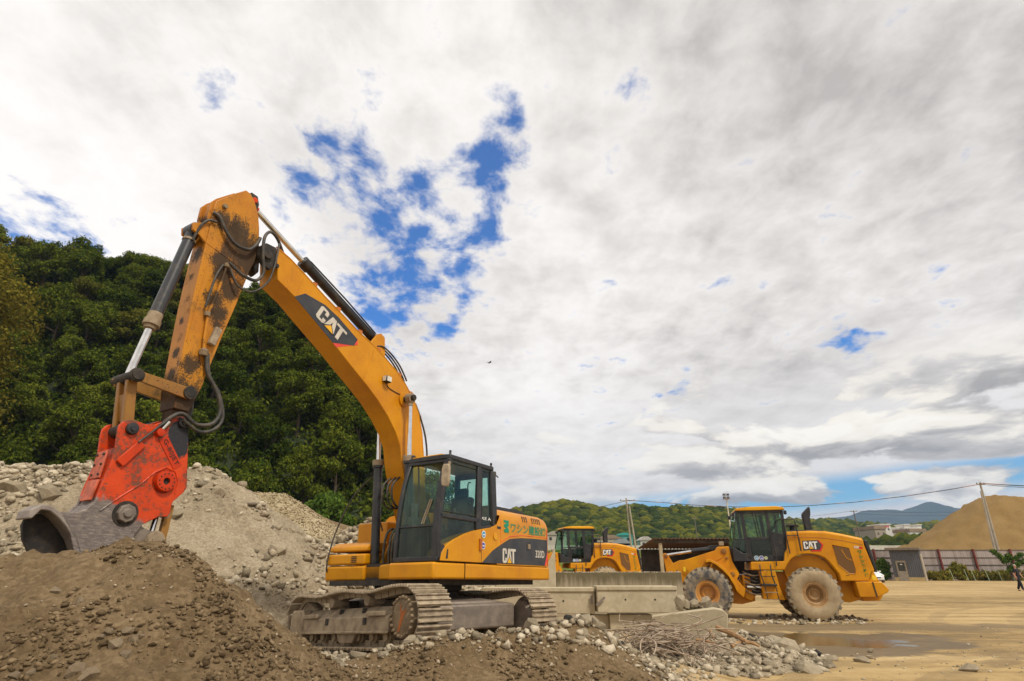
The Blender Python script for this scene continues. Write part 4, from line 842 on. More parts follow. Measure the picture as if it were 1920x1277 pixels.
    for s in (-1, 1):
        ln = MB(); ln.bar((5.62, s * .19, 3.26), (4.963, s * .19, 3.22), .04, .11, (0, 1, 0)); ln.v = ln.v
        l_ = MB(); l_.prism([(4.90, 3.20), (4.93, 3.14), (5.0, 3.14), (5.56, 3.20), (5.64, 3.18), (5.69, 3.26), (5.64, 3.33), (5.56, 3.32), (5.0, 3.29), (4.92, 3.28)], s * .19 - .022, s * .19 + .022); l_.build('idler_link', MT['link'], EX, .006)
        b_ = MB(); b_.prism([(5.56, 3.30), (5.55, 3.2), (5.46, 2.66), (5.52, 2.58), (5.58, 2.64), (5.66, 3.2), (5.66, 3.30)], s * .09 - .035, s * .09 + .035); b_.build('bucket_link', MT['link'], EX, .01)
    b2 = MB(); b2.prism([(5.57, 3.05), (5.50, 2.75), (5.56, 2.75), (5.63, 3.05)], -.055, .055); b2.build('link_web', MT['link'], EX)
    pn = MB()
    for x, z, w, r_ in ((5.62, 3.26, .25, .065), (4.963, 3.22, .24, .055), (5.52, 2.65, .16, .075)): pn.cyl((x, -w, z), (x, w, z), r_, 22)
    for x, z in ((5.62, 3.26), (4.963, 3.22)): pn.cyl((x, .2, z), (x, .235, z), .085, 16)
    pn.build('linkage_pins', MT['blackdull'], EX, .008)
    # --- crusher jaw
    cr = [(5.653, 2.57), (5.654, 2.655), (5.616, 2.715), (5.552, 2.743), (5.491, 2.744), (5.383, 2.725), (5.283, 2.745), (5.167, 2.819), (5.1, 2.869), (5.028, 2.903), (4.927, 2.92), (4.892, 2.874), (4.826, 2.552), (4.737, 2.088), (4.76, 2.028), (4.864, 1.911), (4.876, 1.854), (4.866, 1.783), (4.892, 1.733), (4.996, 1.723), (5.146, 1.626), (5.207, 1.523), (5.208, 1.33), (5.75, 1.30), (5.85, 1.52), (5.975, 1.678), (5.834, 1.691), (5.754, 1.731), (5.687, 1.825), (5.665, 2.029), (5.634, 2.223), (5.628, 2.394)]
    mred = MT['red']; m, k, b = pbr('crusher side'); v = co(k); x_, y_, z_ = k.sep(v)
    # orange paint above, bare scraped steel below: the worn edge follows the jaw
    src = mred.node_tree
    nz = k.noise(v, 9, 7, .7); nb = k.noise(v, 2.4, 4, .6); streak = k.noise(k.vmath('MULTIPLY', v, (1, 1, 3.5)), 14, 5, .7)
    edge = k.math('ADD', k.math('ADD', z_, k.math('MULTIPLY', k.math('SUBTRACT', x_, 5.3), -.42)), k.math('MULTIPLY', k.math('SUBTRACT', nz, .5), .32))
    bare = k.ss(edge, 1.755, 1.70)
    spots = k.ss(k.math('ADD', k.math('MULTIPLY', k.noise(v, 22, 6, .75), .6), k.math('MULTIPLY', nb, .5)), .555, .62)
    redc = k.mix(k.ss(nb, .35, .7), (.62, .056, .004), (.44, .036, .004))
    c_ = k.mix(k.math('MULTIPLY', spots, .8), redc, (.10, .06, .035))
    soot = k.vmath('LENGTH', k.vmath('DIVIDE', k.vmath('SUBTRACT', k.comb(x_, 0, z_), (4.955, 0, 2.66)), (.15, 1, .27))); soot = k.ss(k.math('ADD', soot, k.math('MULTIPLY', k.math('SUBTRACT', nz, .5), .9)), 1.02, .9)
    c_ = k.mix(soot, c_, (.022, .022, .026)); steel = k.mix(k.ss(streak, .4, .7), (.17, .14, .125), (.31, .26, .22))
    k.put(b.inputs['Base Color'], k.mix(bare, c_, steel)); k.put(b.inputs['Roughness'], k.math('ADD', .44, k.math('MULTIPLY', k.math('ADD', spots, bare), .12)))
    k.put(b.inputs['Metallic'], k.math('MULTIPLY', bare, .35)); b.inputs['Specular IOR Level'].default_value = .35; bump(k, b, k.math('SUBTRACT', streak, k.math('MULTIPLY', spots, .5)), .003)
    CRS = MB(); CRS.prism(cr, .165, .20); CRS.prism(cr, -.20, -.165)
    crush = CRS.build('crusher_jaw', m, EX, .007, 2, smooth=25)
    fp = MB(); FP = [(5.60, 2.42), (5.645, 2.03), (5.665, 1.83), (5.73, 1.74), (5.82, 1.70), (5.96, 1.685), (5.9, 1.6), (5.4, 1.8), (5.3, 2.3)]; fp.prism(FP, -.165, .165); fp.build('front_plate', m, crush, 0)
    inn = MB(); inn.prism([(5.25, 2.25), (5.55, 2.2), (5.6, 1.75), (5.5, 1.45), (5.3, 1.6), (4.95, 1.9), (4.85, 2.2)], -.165, .165); inn.build('inner_block', MT['blackdull'], crush)
    wp2 = MB(); wp2.bar((5.655, .0, 2.38), (5.665, .0, 2.08), .20, .02, (1, 0, 0)); wp2.bar((5.668, .0, 2.06), (5.695, .0, 1.84), .22, .025, (1, 0, 0)); wpl = wp2.build('wear_plate', plain('faded orange plate', (.60, .13, .06), .55, var=.2, scale=12), crush, .005)
    bo = MB()
    for i in range(5):
        for y in (-.07, .07): bo.cyl((5.66 + .0 * i, y, 2.34 - i * .11), (5.683, y, 2.34 - i * .11), .014, 8)
    bo.build('plate_bolts', MT['blackdull'], wpl)
    hub = MB(); hub.lathe([(.04, .02), (.04, .055), (.09, .06), (.112, .055), (.118, .03), (.118, .0), (.14, .0)], (5.021, .20, 2.118), 'y', 36); hb = hub.build('hub_flange', mred, crush, smooth=30)
    hh = MB(); hh.lathe([(0, .024), (.04, .024)], (5.021, .20, 2.118), 'y', 20)
    for i in range(12): q = i * math.pi / 6; hh.cyl((5.021 + .088 * math.cos(q), .258, 2.118 + .088 * math.sin(q)), (5.021 + .088 * math.cos(q), .264, 2.118 + .088 * math.sin(q)), .008, 8)
    hh.build('hub_bolts', MT['blackdull'], hb)
    st2 = MB(); st2.tube([(5.62, .203, 1.73), (5.45, .203, 1.90), (5.28, .203, 2.05), (5.16, .203, 2.20), (5.04, .203, 2.28), (4.92, .203, 2.25), (4.86, .203, 2.14), (4.87, .203, 2.0)], .009, 6); st2.build('raised_bead', m, crush)
    pv = MB(); pv.lathe([(0, .07), (.045, .07), (.05, .05), (.095, .048), (.105, .02), (.105, 0)], (5.359, .20, 1.725), 'y', 8); pvv = pv.build('pivot_nut', MT['steel'], crush, .006, smooth=20)
    p3 = MB(); p3.cyl((5.359, .20, 1.725), (5.359, .208, 1.725), .135, 30)
    p3.build('pivot_washer', MT['blackdull'], crush)
    for x, z, r_ in ((5.52, 2.64, .068), (4.96, 2.83, .06)):
        pb = MB(); pb.lathe([(0, .06), (.03, .06), (.035, .045), (r_ - .01, .042), (r_, .03), (r_, 0)], (x, .20, z), 'y', 22); pb.build('pin_boss', MT['black'], crush, smooth=30)
    pc = MB(); pc.lathe([(0, .06), (.045, .055), (.052, .03), (.052, 0)], (5.215, .20, 2.66), 'y', 20); pc.build('port_cap', mred, crush, smooth=30)
    cvr = MB(); M_ = Matrix.Rotation(R(33), 3, 'Y')
    cvr.prism([(-.05, -.16), (.04, -.16), (.05, -.12), (.05, .16), (-.045, .16), (-.055, -.12)], .20, .235); cvr.v = [tuple(Matrix.Rotation(R(-36), 3, 'Y') @ Vector((a_, 0, c_2)) + Vector((5.47, b_, 2.37))) for a_, b_, c_2 in cvr.v]; cvr.build('cover_plate', mred, crush, .006)
    ft = MB(); ft.cyl((5.205, .24, 2.70), (5.15, .25, 2.80), .022, 10); ft.build('hose_fitting', MT['chrome'], crush)
    hose('crusher_hose', [(5.43, .24, 2.50), (5.33, .24, 2.62), (5.22, .25, 2.76), (5.10, .25, 2.88), (5.0, .24, 2.93)], .013, crush)
    du = Vector((-.50, 0, -.62)).normalized(); dv = Vector((du.z, 0, -du.x)); dv = -dv if dv.z < 0 else dv
    plq = flat([(-.20, -.055), (.20, -.055), (.20, .055), (-.20, .055)], (5.03, .20, 2.46), du, dv, mred, crush, 'name_plate', .008)
    text('G-80JET', .34, .065, (5.03, .208, 2.46), du, dv, MT['blackdull'], plq, 'raised_lettering', .0, .006)
    lug = MB(); lug.lathe([(.022, 0), (.048, 0), (.048, .012), (.022, .012), (.022, 0)], (4.905, .175, 1.77), 'y', 20); lug.build('shackle_eye', MT['steel'], crush)
    # toe of the fixed jaw: a broad curved shell, hollow below
    arc = [(6.29, 1.60), (6.285, 1.684), (6.199, 1.742), (6.102, 1.735), (6.004, 1.681), (5.879, 1.588), (5.761, 1.472), (5.684, 1.33), (5.62, 1.2)]
    inner = [(5.66, 1.2), (5.72, 1.32), (5.80, 1.44), (5.90, 1.54), (6.02, 1.635), (6.11, 1.685), (6.19, 1.69), (6.25, 1.60)]
    MT['jaw'] = plain('dusty jaw steel', (.30, .255, .215), .7, .1, c2=(.20, .165, .14), scale=6, bmp=.004); toe = MB(); toe.prism([(x if x < 5.7 else 5.7 + (x - 5.7) * .90, z) for x, z in arc + inner], -.08, .20); toe.build('jaw_toe', MT['jaw'], crush, .012, 2, smooth=40)
    te = MB()
    for i in range(9): x = 5.93 + i * .035; te.box(x, x + .016, .10, .245, 1.62 + i * .014, 1.66 + i * .012)
    tw = MB(); tw.prism([(5.66, 1.2), (5.72, 1.34), (5.80, 1.46), (5.90, 1.56), (6.02, 1.655), (6.11, 1.70), (6.19, 1.70), (6.235, 1.66), (6.25, 1.58), (6.20, 1.45), (6.08, 1.3), (5.95, 1.2)], -.27, -.22); tw.v = [(5.7 + (x - 5.7) * .88, y + .22, z - .03) for x, y, z in tw.v]; tw.build('toe_hollow_shade', MT['blackdull'], crush)  # black sheet set back in the toe, standing in for the shade of its hollow
    lj = MB(); lj.prism([(5.359, 1.83), (5.1, 1.60), (4.93, 1.55), (4.86, 1.40), (4.95, 1.15), (5.3, 1.1), (5.55, 1.45), (5.5, 1.75)], -.15, .15); lj.build('moving_jaw', MT['steel'], crush, .02)
    lp = MB(); lp.lathe([(0, .10), (.05, .10), (.055, .085), (.095, .08), (.105, .05), (.105, -.2), (0, -.2)], (4.955, .12, 1.47), 'y', 30); lp.build('jaw_pivot', MT['dusty'], crush, smooth=30)
    rj = MB(); rj.cyl((4.91, .02, 1.9), (4.94, .02, 1.5), .03, 12); rj.build('jaw_rod', MT['chrome'], crush); rk = MB(); rk.bar((4.83, .08, 1.88), (4.84, .08, 1.45), .06, .08); rk.build('jaw_cylinder', MT['link'], crush)
    # --- undercarriage, turned against the house
    UA = R(314.742 - 239.4066)
    rotz = Matrix.Rotation(UA, 4, 'Z')
    uc = MB(); uc.prism([(-1.0, .36), (1.0, .36), (1.45, .44), (1.45, .74), (.6, .80), (-.6, .80), (-1.45, .74), (-1.45, .44)], -.62, .62)
    uc.prism([(.95, .34), (1.62, .34), (1.62, .70), (.95, .74)], -.83, .83); uc.prism([(-1.62, .34), (-.95, .34), (-.95, .74), (-1.62, .70)], -.83, .83)
    ucf = uc.build('carbody', MT['steel'], EX, .03, 2); ucf.matrix_local = rotz
    G, L = 2.292, 4.1255
    RW = .37; zc = .45; Ls = L / 2 - RW - .06
    # centre line of one shoe chain (x, z), going round
    path = []
    def arcp(cx, cz, r, a0, a1, n): return [(cx + r * math.cos(R(a0 + (a1 - a0) * i / n)), cz + r * math.sin(R(a0 + (a1 - a0) * i / n))) for i in range(n + 1)]
    path += arcp(Ls, zc, RW, -90, 80, 14)
    for i in range(1, 24):
        t = i / 24; x = Ls - .05 - t * (2 * Ls - .1); sag = -.055 * (math.sin(t * math.pi * 3) ** 2 if False else 1) * (math.sin(t * math.pi * 2.0 - .3) ** 2)
        path.append((x, zc + RW + sag + (.03 if .3 < t < .7 else 0) * 0))
    path += arcp(-Ls, zc, RW, 100, 270, 14)
    path += [(-Ls + (2 * Ls) * i / 10, zc - RW) for i in range(1, 10)]
    P = [Vector((x, 0, z)) for x, z in path]; P.append(P[0].copy()); cum = [0]
    for a_, b_ in zip(P, P[1:]): cum.append(cum[-1] + (b_ - a_).length)
    NS = int(cum[-1] / .19); pitch = cum[-1] / NS
    def samp(d):
        d %= cum[-1]; i = next(j for j in range(len(cum) - 1) if cum[j + 1] >= d - 1e-9); t = (d - cum[i]) / (cum[i + 1] - cum[i] + 1e-9); return P[i].lerp(P[i + 1], t)
    shoe = MB(); h = pitch / 2 * .96
    shoe.box(-h, h, -.30, .30, 0, .016)
    for x in (-h * .80, 0, h * .80): shoe.prism([(x - .013, .014), (x + .013, .014), (x + .008, .044), (x - .008, .044)], -.30, .30)
    shoe.box(-h * 1.05, h * .75, -.105, -.06, -.085, 0); shoe.box(-h * 1.05, h * .75, .06, .105, -.085, 0)
    shoe_me = None
    for s in (1, -1):
        # s = -1: the track at the left of the picture, whose outer side shows
        yc = s * G / 2
        pit = R(-2.8) if s == -1 else R(-1.6); lift = .045 if s == -1 else -.0
        TM = rotz @ Matrix.Translation((0, yc, lift)) @ Matrix.Rotation(pit, 4, 'Y')
        fr = MB(); so = s
        fr.prism([(-1.45, .22), (-1.5, .30), (-1.45, .52), (-1.2, .60), (1.25, .60), (1.40, .52), (1.42, .30), (1.30, .20)], -.10, .10)
        # outer guard with a sloped top
        yo = so * .24
        def yb(v): return v
        V_ = []
        for x in (-1.38, 1.28): V_ += [(x, so * .05, .60), (x, so * .12, .585), (x, so * .27, .46), (x, so * .285, .26), (x, so * .05, .24)]
        fr.add(V_, [(0, 1, 6, 5), (1, 2, 7, 6), (2, 3, 8, 7), (3, 4, 9, 8), (4, 0, 5, 9), (0, 4, 3, 2, 1), (5, 6, 7, 8, 9)])
        tr = fr.build('track_frame', MT['dusty'], EX, .012); tr.matrix_local = TM
        rl = MB(); rl.box(-1.38, 1.28, so * .27 if so > 0 else -.31, .31 if so > 0 else so * .27, .235, .27); rl.build('guard_edge', MT['dusty'], tr, .008)
        sq = MB()
        for x, z in ((-.55, .42), (.62, .41)): sq.box(x - .045, x + .045, min(so * .288, so * .279), max(so * .288, so * .279), z - .055, z + .045)
        sq.build('guard_slots', MT['blackdull'], tr)
        gh = MB()
        for x in (-1.1, .95): gh.box(x - .24, x + .24, min(so * .27, so * .32), max(so * .27, so * .32), .475, .535)
        gh.build('grab_plates', MT['dusty'], tr, .008)
        ts = MB()
        for x in (-.25, .45): ts.bar((x - .05, so * .13, .588), (x + .04, so * .2, .528), .10, .012)
        ts.build('mud_slots', MT['blackdull'], tr)
        # idler guard at the far end
        ig = MB(); ig.prism([(-1.85, .18), (-1.85, .56), (-1.80, .62), (-1.42, .62), (-1.36, .52), (-1.38, .14)], min(so * .12, so * .30), max(so * .12, so * .30)); ig.build('idler_guard', MT['dusty'], tr, .03)
        idl = MB(); idl.lathe([(0, -.09), (.28, -.09), (.30, -.05), (.30, .05), (.28, .09), (0, .09)], (-Ls, 0, zc), 'y', 36); idl.build('idler', MT['dusty'], tr, smooth=30)
        spk = MB(); spk.lathe([(0, -.20), (.20, -.20), (.24, -.14), (.24, -.05), (.31, -.035), (.31, .035), (.24, .05), (.24, .14), (.20, .20), (0, .20)], (Ls, 0, zc), 'y', 42)
        spr = spk.build('sprocket', MT['steel'] if s == 1 else MT['mud'], tr, smooth=30)
        cap = MB(); cap.lathe([(0, so * .30), (.23, so * .30), (.27, so * .28), (.275, so * .1), (0, so * .1)], (Ls, 0, zc), 'y', 42); cap.build('final_drive', MT['mud'] if s == -1 else MT['steel'], spr, smooth=30)
        if s == -1:
            bb = MB(); rg = random.Random(4)
            for i in range(21):
                q = 2 * math.pi * i / 21; r_ = .255 + rg.uniform(-.006, .006); bb.lathe([(0, -.33 + rg.uniform(0, .012)), (.018, -.325), (.026, -.305), (.028, -.27)], (Ls + r_ * math.cos(q), 0, zc + r_ * math.sin(q)), 'y', 9)
            bb.build('mud_lumps', MT['mud'], spr, smooth=50); rc = MB(); rc.prism([(Ls - .05, zc + .18), (Ls - .02, zc + .02), (Ls - .09, zc - .2), (Ls - .05, zc - .2), (Ls + .05, zc + .0), (Ls + .12, zc + .1), (Ls + .02, zc + .05)], -.305, -.3015); rc.build('rust_streak', MT['orangecast'], spr)
        for x in (-.62, .50):
            ur = MB(); ur.lathe([(0, so * .19), (.075, so * .19), (.085, so * .17), (.085, -.1 * so), (0, -.1 * so)], (x, 0, .70), 'y', 20); ur.build('carrier_roller', MT['dusty'], tr, smooth=30)
            us = MB(); us.box(x - .05, x + .05, -.05, .05, .58, .70); us.build('roller_bracket', MT['dusty'], tr)
        for i in range(7):
            x = -1.2 + i * .38; lr = MB(); lr.lathe([(0, so * .20), (.06, so * .20), (.06, so * .16), (.09, so * .155), (.09, -so * .155), (.06, -so * .16), (0, -so * .2)], (x, 0, .185), 'y', 18); lr.build('track_roller', MT['dusty'], tr, smooth=30)
        rgd = MB(); rgd.prism([(-.25, .24), (-.15, .10), (.25, .10), (.35, .24)], min(so * .2, so * .26), max(so * .2, so * .26)); rgd.build('roller_guard', MT['dusty'], tr, .01)
        for i in range(NS):
            d = i * pitch; a_ = samp(d - pitch * .5); b_ = samp(d + pitch * .5); c_ = (a_ + b_) / 2; tt_ = (b_ - a_).normalized()
            # path goes counter-clockwise in x,z: outward normal
            nx = Vector((tt_.z, 0, -tt_.x))
            if shoe_me is None:
                o_ = shoe.build('track_shoe', MT['dustyshoe'], tr, .004, 1); shoe_me = o_.data
            else:
                o_ = bpy.data.objects.new('track_shoe', shoe_me); C.objects.link(o_); o_.parent = tr
            o_.matrix_local = Matrix(((tt_.x, 0, nx.x, c_.x + nx.x * .03), (0, 1, 0, 0), (tt_.z, 0, nx.z, c_.z + nx.z * .03), (0, 0, 0, 1)))
    return EX
EXC = build_excavator()

# ------------------------------------------------------------------ wheel loaders
def build_loader():
    # local frame: x to the rear, y away from the near tyre faces, origin on the ground under the rear axle
    LD = empty('wheel_loader', (0, 0, 0), 0, 'nearest yellow wheel loader with dust covered rear tyre, parked beside the puddle', 'wheel loader')
    u, v = (1, 0, 0), (0, 0, 1); YS = .40; YE = 2.40
    hp = [(-.50, 2.757), (-.2, 2.765), (.30, 2.775), (.747, 2.75), (1.203, 2.668), (1.60, 2.575), (1.844, 2.506), (1.84, 2.353), (1.985, 1.558), (1.806, 1.222), (.923, 1.217), (.90, 1.45), (.761, 1.685), (.67, 1.83), (.556, 1.946), (.40, 2.02), (.234, 2.057), (.05, 2.07), (-.112, 2.059), (-.30, 2.01), (-.486, 1.905), (-.62, 1.75), (-.74, 1.554), (-1.822, 1.552), (-1.79, 1.819), (-.715, 1.84), (-.646, 2.128), (-.56, 2.217)]
    h = MB(); h.prism(hp, YS, YE); hood = h.build('engine_cover', MT['loader'], LD, .035, 3, smooth=28)
    cap = MB(); cap.prism([(-.50, 2.62), (-.50, 2.80), (.3, 2.82), (.75, 2.795), (1.2, 2.712), (1.84, 2.55), (1.835, 2.36), (1.2, 2.50), (.75, 2.58), (.3, 2.62)], YS + .02, YE - .02); cap.v = [(x, y, z) for x, y, z in cap.v]; cap.build('hood_lid', MT['hood'], hood, .05, 3, smooth=28)
    sm = MB(); sm.tube([(-.48, YS - .003, 2.60), (.3, YS - .003, 2.60), (.75, YS - .003, 2.565), (1.2, YS - .003, 2.49), (1.8, YS - .003, 2.35)], .008, 6); sm.build('lid_seam', MT['orangecast'], hood); s2 = MB(); s2.box(-.118, -.108, YS - .003, YS + .01, 2.08, 2.60); s2.build('panel_seam', MT['blackdull'], hood)
    wn = [(.878, 2.348), (1.367, 2.256), (1.432, 1.60), (1.41, 1.451), (1.217, 1.451), (.93, 1.729)]
    mesh_m, k, b = pbr('hood screen'); vv_ = co(k); ck = k.math('MULTIPLY', k.math('SINE', k.math('MULTIPLY', k.sep(vv_)[0], 260)), k.math('SINE', k.math('MULTIPLY', k.sep(vv_)[2], 260))); k.put(b.inputs['Base Color'], k.mix(k.ss(ck, -.1, .3), (.20, .085, .012), (.06, .03, .008))); b.inputs['Roughness'].default_value = .7
    flat(wn, (0, YS - .002, 0), u, v, mesh_m, hood, 'hood_screen', .003)
    sw = MB(); sw.tube([(x, YS - .006, z) for x, z in wn], .011, 6, close=True); sw.build('screen_frame', MT['loader'], hood); 
    sb = MB(); sb.bar((1.12, YS - .008, 2.2), (1.23, YS - .008, 1.93), .018, .008, (0, 1, 0)); sb.bar((1.23, YS - .008, 1.93), (1.38, YS - .008, 1.86), .018, .008, (0, 1, 0)); sb.build('screen_brace', MT['hood'], hood)
    flat([(-.05, 2.17), (-.04, 2.49), (.46, 2.505), (.575, 2.35), (.48, 2.165), (.19, 2.155), (.15, 2.20)], (0, YS - .001, 0), u, v, MT['decal'], hood, 'badge_back', .005)
    flat([(.44, 2.505), (.475, 2.51), (.60, 2.35), (.49, 2.15), (.18, 2.145), (.21, 2.19), (.46, 2.19), (.545, 2.35)], (0, YS - .001, 0), u, v, MT['logored'], hood, 'badge_edge', .008)
    maker_mark(hood, (.20, YS - .005, 2.345), u, v, .44, .24, depth=.006, outline=True)
    text('950', .15, .075, (1.59, YS - .004, 2.27), u, v, MT['white'], hood, 'model_number', .03); flat([(1.67, 2.225), (1.67, 2.29), (1.75, 2.285), (1.775, 2.25), (1.75, 2.215)], (0, YS - .001, 0), u, v, MT['logored'], hood, 'model_tag', .005)
    for i, ch in enumerate('ワシン建設㈱'):
        text(ch, .115, .105, (1.655 + .014 * i, YS - .003, 2.12 - .142 * i), u, v, MT['green2'], hood, 'company_lettering', .055, .006)
    sm3 = MB(); sm3.box(1.10, 1.20, YS - .004, YS + .01, 1.385, 1.40); sm3.build('latch_slot', MT['black'], hood)
    g = MB(); g.prism([(1.855, 2.50), (1.93, 2.515), (1.985, 2.47), (2.085, 1.50), (2.0, 1.50)], YS + .03, YE - .03); g.build('rear_grille', MT['black'], LD, .03, 3)
    # counterweight and rear frame
    cw = MB(); cw.prism([(1.33, 1.05), (1.33, 1.205), (2.09, 1.205), (2.26, .97), (2.20, .90), (1.90, .75), (1.36, .745)], .28, .90); cw.prism([(1.33, 1.05), (1.33, 1.205), (2.09, 1.205), (2.26, .97), (2.20, .90), (1.90, .75), (1.36, .745)], 1.90, 2.52); cw.prism([(1.6, .60), (1.5, 1.19), (2.15, 1.19), (2.33, .95), (2.1, .62)], .90, 1.90)
    cwt = cw.build('counterweight', MT['loader'], LD, .02, 2); cs = MB(); cs.box(1.80, 1.835, .262, .30, .76, 1.2); cs.v = [(x + (1.2 - z) * .1, y, z) for x, y, z in cs.v]; cs.build('counterweight_joint', MT['blackdull'], cwt)
    gd = MB(); gd.prism([(1.72, 1.205), (1.86, 1.52), (1.93, 1.56), (2.06, 1.205)], .40, .46); gd.build('rear_guard', MT['loader'], cwt, .008); yl = MB(); yl.box(1.86, 1.99, .392, .399, 1.25, 1.40); yl.build('warning_plate', plain('warning yellow', (.85, .55, .01)), cwt)
    rf = MB(); rf.prism([(.4, .62), (-.6, .62), (-1.35, .60), (-1.4, 1.0), (-1.1, 1.5), (.9, 1.5), (1.0, 1.25), (1.5, 1.22), (1.7, .70), (1.2, .55)], .95, 1.85); rf.build('rear_frame', MT['loader'], LD, .02)
    ia = MB(); ia.prism([(-.72, 1.55), (-.60, 1.75), (-.47, 1.90), (-.28, 1.99), (.05, 2.05), (.4, 2.0), (.65, 1.8), (.88, 1.44), (.9, 1.25), (.4, 1.1), (-.6, 1.1)], .72, .96); ia.build('inner_arch', MT['loader'], LD)
    # cab
    cb = [(-2.33, 1.84), (-2.30, 2.42), (-2.07, 3.49), (-.50, 3.49), (-.53, 2.2), (-.70, 1.84)]
    C0, C1 = .50, 2.15; CB = MB()
    def post(a, b_, w=.06, y=None):
        for yy in ((C0 + .035, C1 - .035) if y is None else (y,)): CB.bar((a[0], yy, a[1]), (b_[0], yy, b_[1]), .07, w, (1, 0, 0))
    post((-2.27, 2.42), (-2.04, 3.5), .035); post((-1.80, 1.9), (-1.86, 3.5), .12); post((-.98, 1.9), (-1.03, 3.5), .12); post((-.56, 1.9), (-.52, 3.5), .10); 
    CB.prism([(-2.32, 1.84), (-2.31, 2.33), (-2.0, 2.10), (-1.82, 2.10), (-1.78, 1.84)], C0, C1)
    CB.prism([(-.98, 1.84), (-.98, 2.80), (-.60, 2.74), (-.52, 2.5), (-.53, 2.2), (-.70, 1.84)], C0, C0 + .08); CB.prism([(-.98, 1.84), (-.98, 2.60), (-.53, 2.5), (-.53, 2.2), (-.70, 1.84)], C1 - .08, C1); CB.box(-.66, -.58, C0, C1, 1.84, 2.6)
    CB.box(-1.80, -.97, C0, C0 + .05, 2.53, 2.63); CB.box(-1.80, -.70, C0, C0 + .05, 1.84, 2.02); CB.box(-1.80, -1.70, C0 + .0, C0 + .05, 2.0, 2.6); CB.box(-2.3, -.6, C0 + .05, C1, 1.84, 1.90); CB.box(-2.06, -.48, C0, C1, 3.43, 3.53); CB.box(-1.9, -.7, C1 - .05, C1, 1.84, 2.55)
    CB.bar((-1.42, C0 + .02, 2.62), (-1.50, C0 + .02, 3.45), .02, .035, (1, 0, 0)); CB.bar((-1.33, C0 + .02, 2.62), (-1.40, C0 + .02, 3.45), .02, .03, (1, 0, 0))
    cab = CB.build('cab', MT['black'], LD, .012)
    rp = MB(); rp.prism([(-2.08, 3.53), (-2.04, 3.61), (-1.6, 3.65), (-.7, 3.66), (-.46, 3.62), (-.42, 3.53)], C0 - .08, C1 + .08); rp.build('cab_roof', MT['roofyel'], cab, .02)
    def gl(name, pts, m='glass'): mb = MB(); mb.add(pts, [tuple(range(len(pts)))]); mb.build(name, MT[m], cab, smooth=0)
    for yy, nm in ((C0 + .03, 'near'), (C1 - .03, 'far')):
        gl('front_side_window', [(-2.28, yy, 2.36), (-1.86, yy, 2.10), (-1.89, yy, 3.44), (-2.06, yy, 3.44)]); gl('door_window', [(-1.72, yy, 2.63), (-1.02, yy, 2.63), (-1.06, yy, 3.43), (-1.80, yy, 3.43)]); gl('rear_side_window', [(-.93, yy, 2.75), (-.60, yy, 2.72), (-.56, yy, 3.43), (-.97, yy, 3.43)])
    gl('lower_door_window', [(-1.68, C0 + .03, 2.02), (-1.02, C0 + .03, 2.02), (-1.02, C0 + .03, 2.53), (-1.68, C0 + .03, 2.53)], 'glassd'); gl('windscreen', [(-2.30, C0 + .05, 2.36), (-2.30, C1 - .05, 2.36), (-2.07, C1 - .05, 3.44), (-2.07, C0 + .05, 3.44)]); gl('rear_window', [(-.55, C0 + .05, 2.6), (-.55, C1 - .05, 2.6), (-.52, C1 - .05, 3.44), (-.52, C0 + .05, 3.44)])
    st = MB(); st.box(-1.45, -.95, 1.05, 1.6, 2.2, 2.35); st.bar((-1.0, 1.32, 2.3), (-.9, 1.32, 2.95), .48, .12, (1, 0, 0)); st.box(-.95, -.84, 1.2, 1.44, 2.95, 3.15); st.box(-1.45, -1.0, .95, 1.03, 2.2, 2.5); st.build('seat', MT['seat'], cab, .03); sc_ = MB(); sc_.bar((-2.0, 1.32, 1.9), (-1.85, 1.32, 2.55), .1, .1); sc_.lathe([(.15, 0), (.17, .015), (.19, 0), (.17, -.015), (.15, 0)], (-1.82, 1.32, 2.6), 'z', 20); sc_.build('steering_column', MT['inside'], cab)
    for (x, r_, mm) in ((-1.573, .075, 'sticker'), (-1.411, .075, 'sticker2'), (-1.265, .055, 'sticker3')): sticker(cab, (x, C0 - .001, 1.945), u, v, r_, MT[mm])
    for x, z in ((-2.14, 3.42), (-.40, 3.46)):
        for yy in (C0 + .05, C1 - .05):
            wl = MB(); wl.box(x - .05, x + .04, yy - .06, yy + .06, z - .08, z + .05); wl.bar((x, yy, z + .03), (x + (.12 if x < -1 else -.1), yy, z + .12), .03, .03); wl.build('cab_lamp', MT['black'], cab, .015)
    # exhaust and intake
    ex = MB(); ex.prism([(.25, 2.82), (.22, 3.35), (.24, 3.44), (.50, 3.68), (.53, 3.60), (.51, 3.40), (.47, 3.30), (.47, 2.82)], 1.02, 1.22); ex.build('exhaust_stack', MT['black'], LD, .03, 2); eb = MB(); eb.prism([(-.35, 2.80), (-.30, 2.86), (.62, 2.87), (.70, 2.80)], .8, 1.9); eb.build('exhaust_base', MT['black'], LD, .02)
    ai = MB(); ai.cyl((-.08, 1.55, 2.84), (-.08, 1.55, 3.02), .09, 18); ai.prism([(-.32, 3.02), (-.26, 3.10), (.08, 3.10), (.16, 3.02)], 1.4, 1.7); ai.build('air_intake', MT['black'], LD, .02)
    # handrails, steps
    def rail(pts, r_=.019, nm='handrail'): mb = MB(); mb.tube(pts, r_, 8); mb.build(nm, MT['black'], LD, smooth=50)
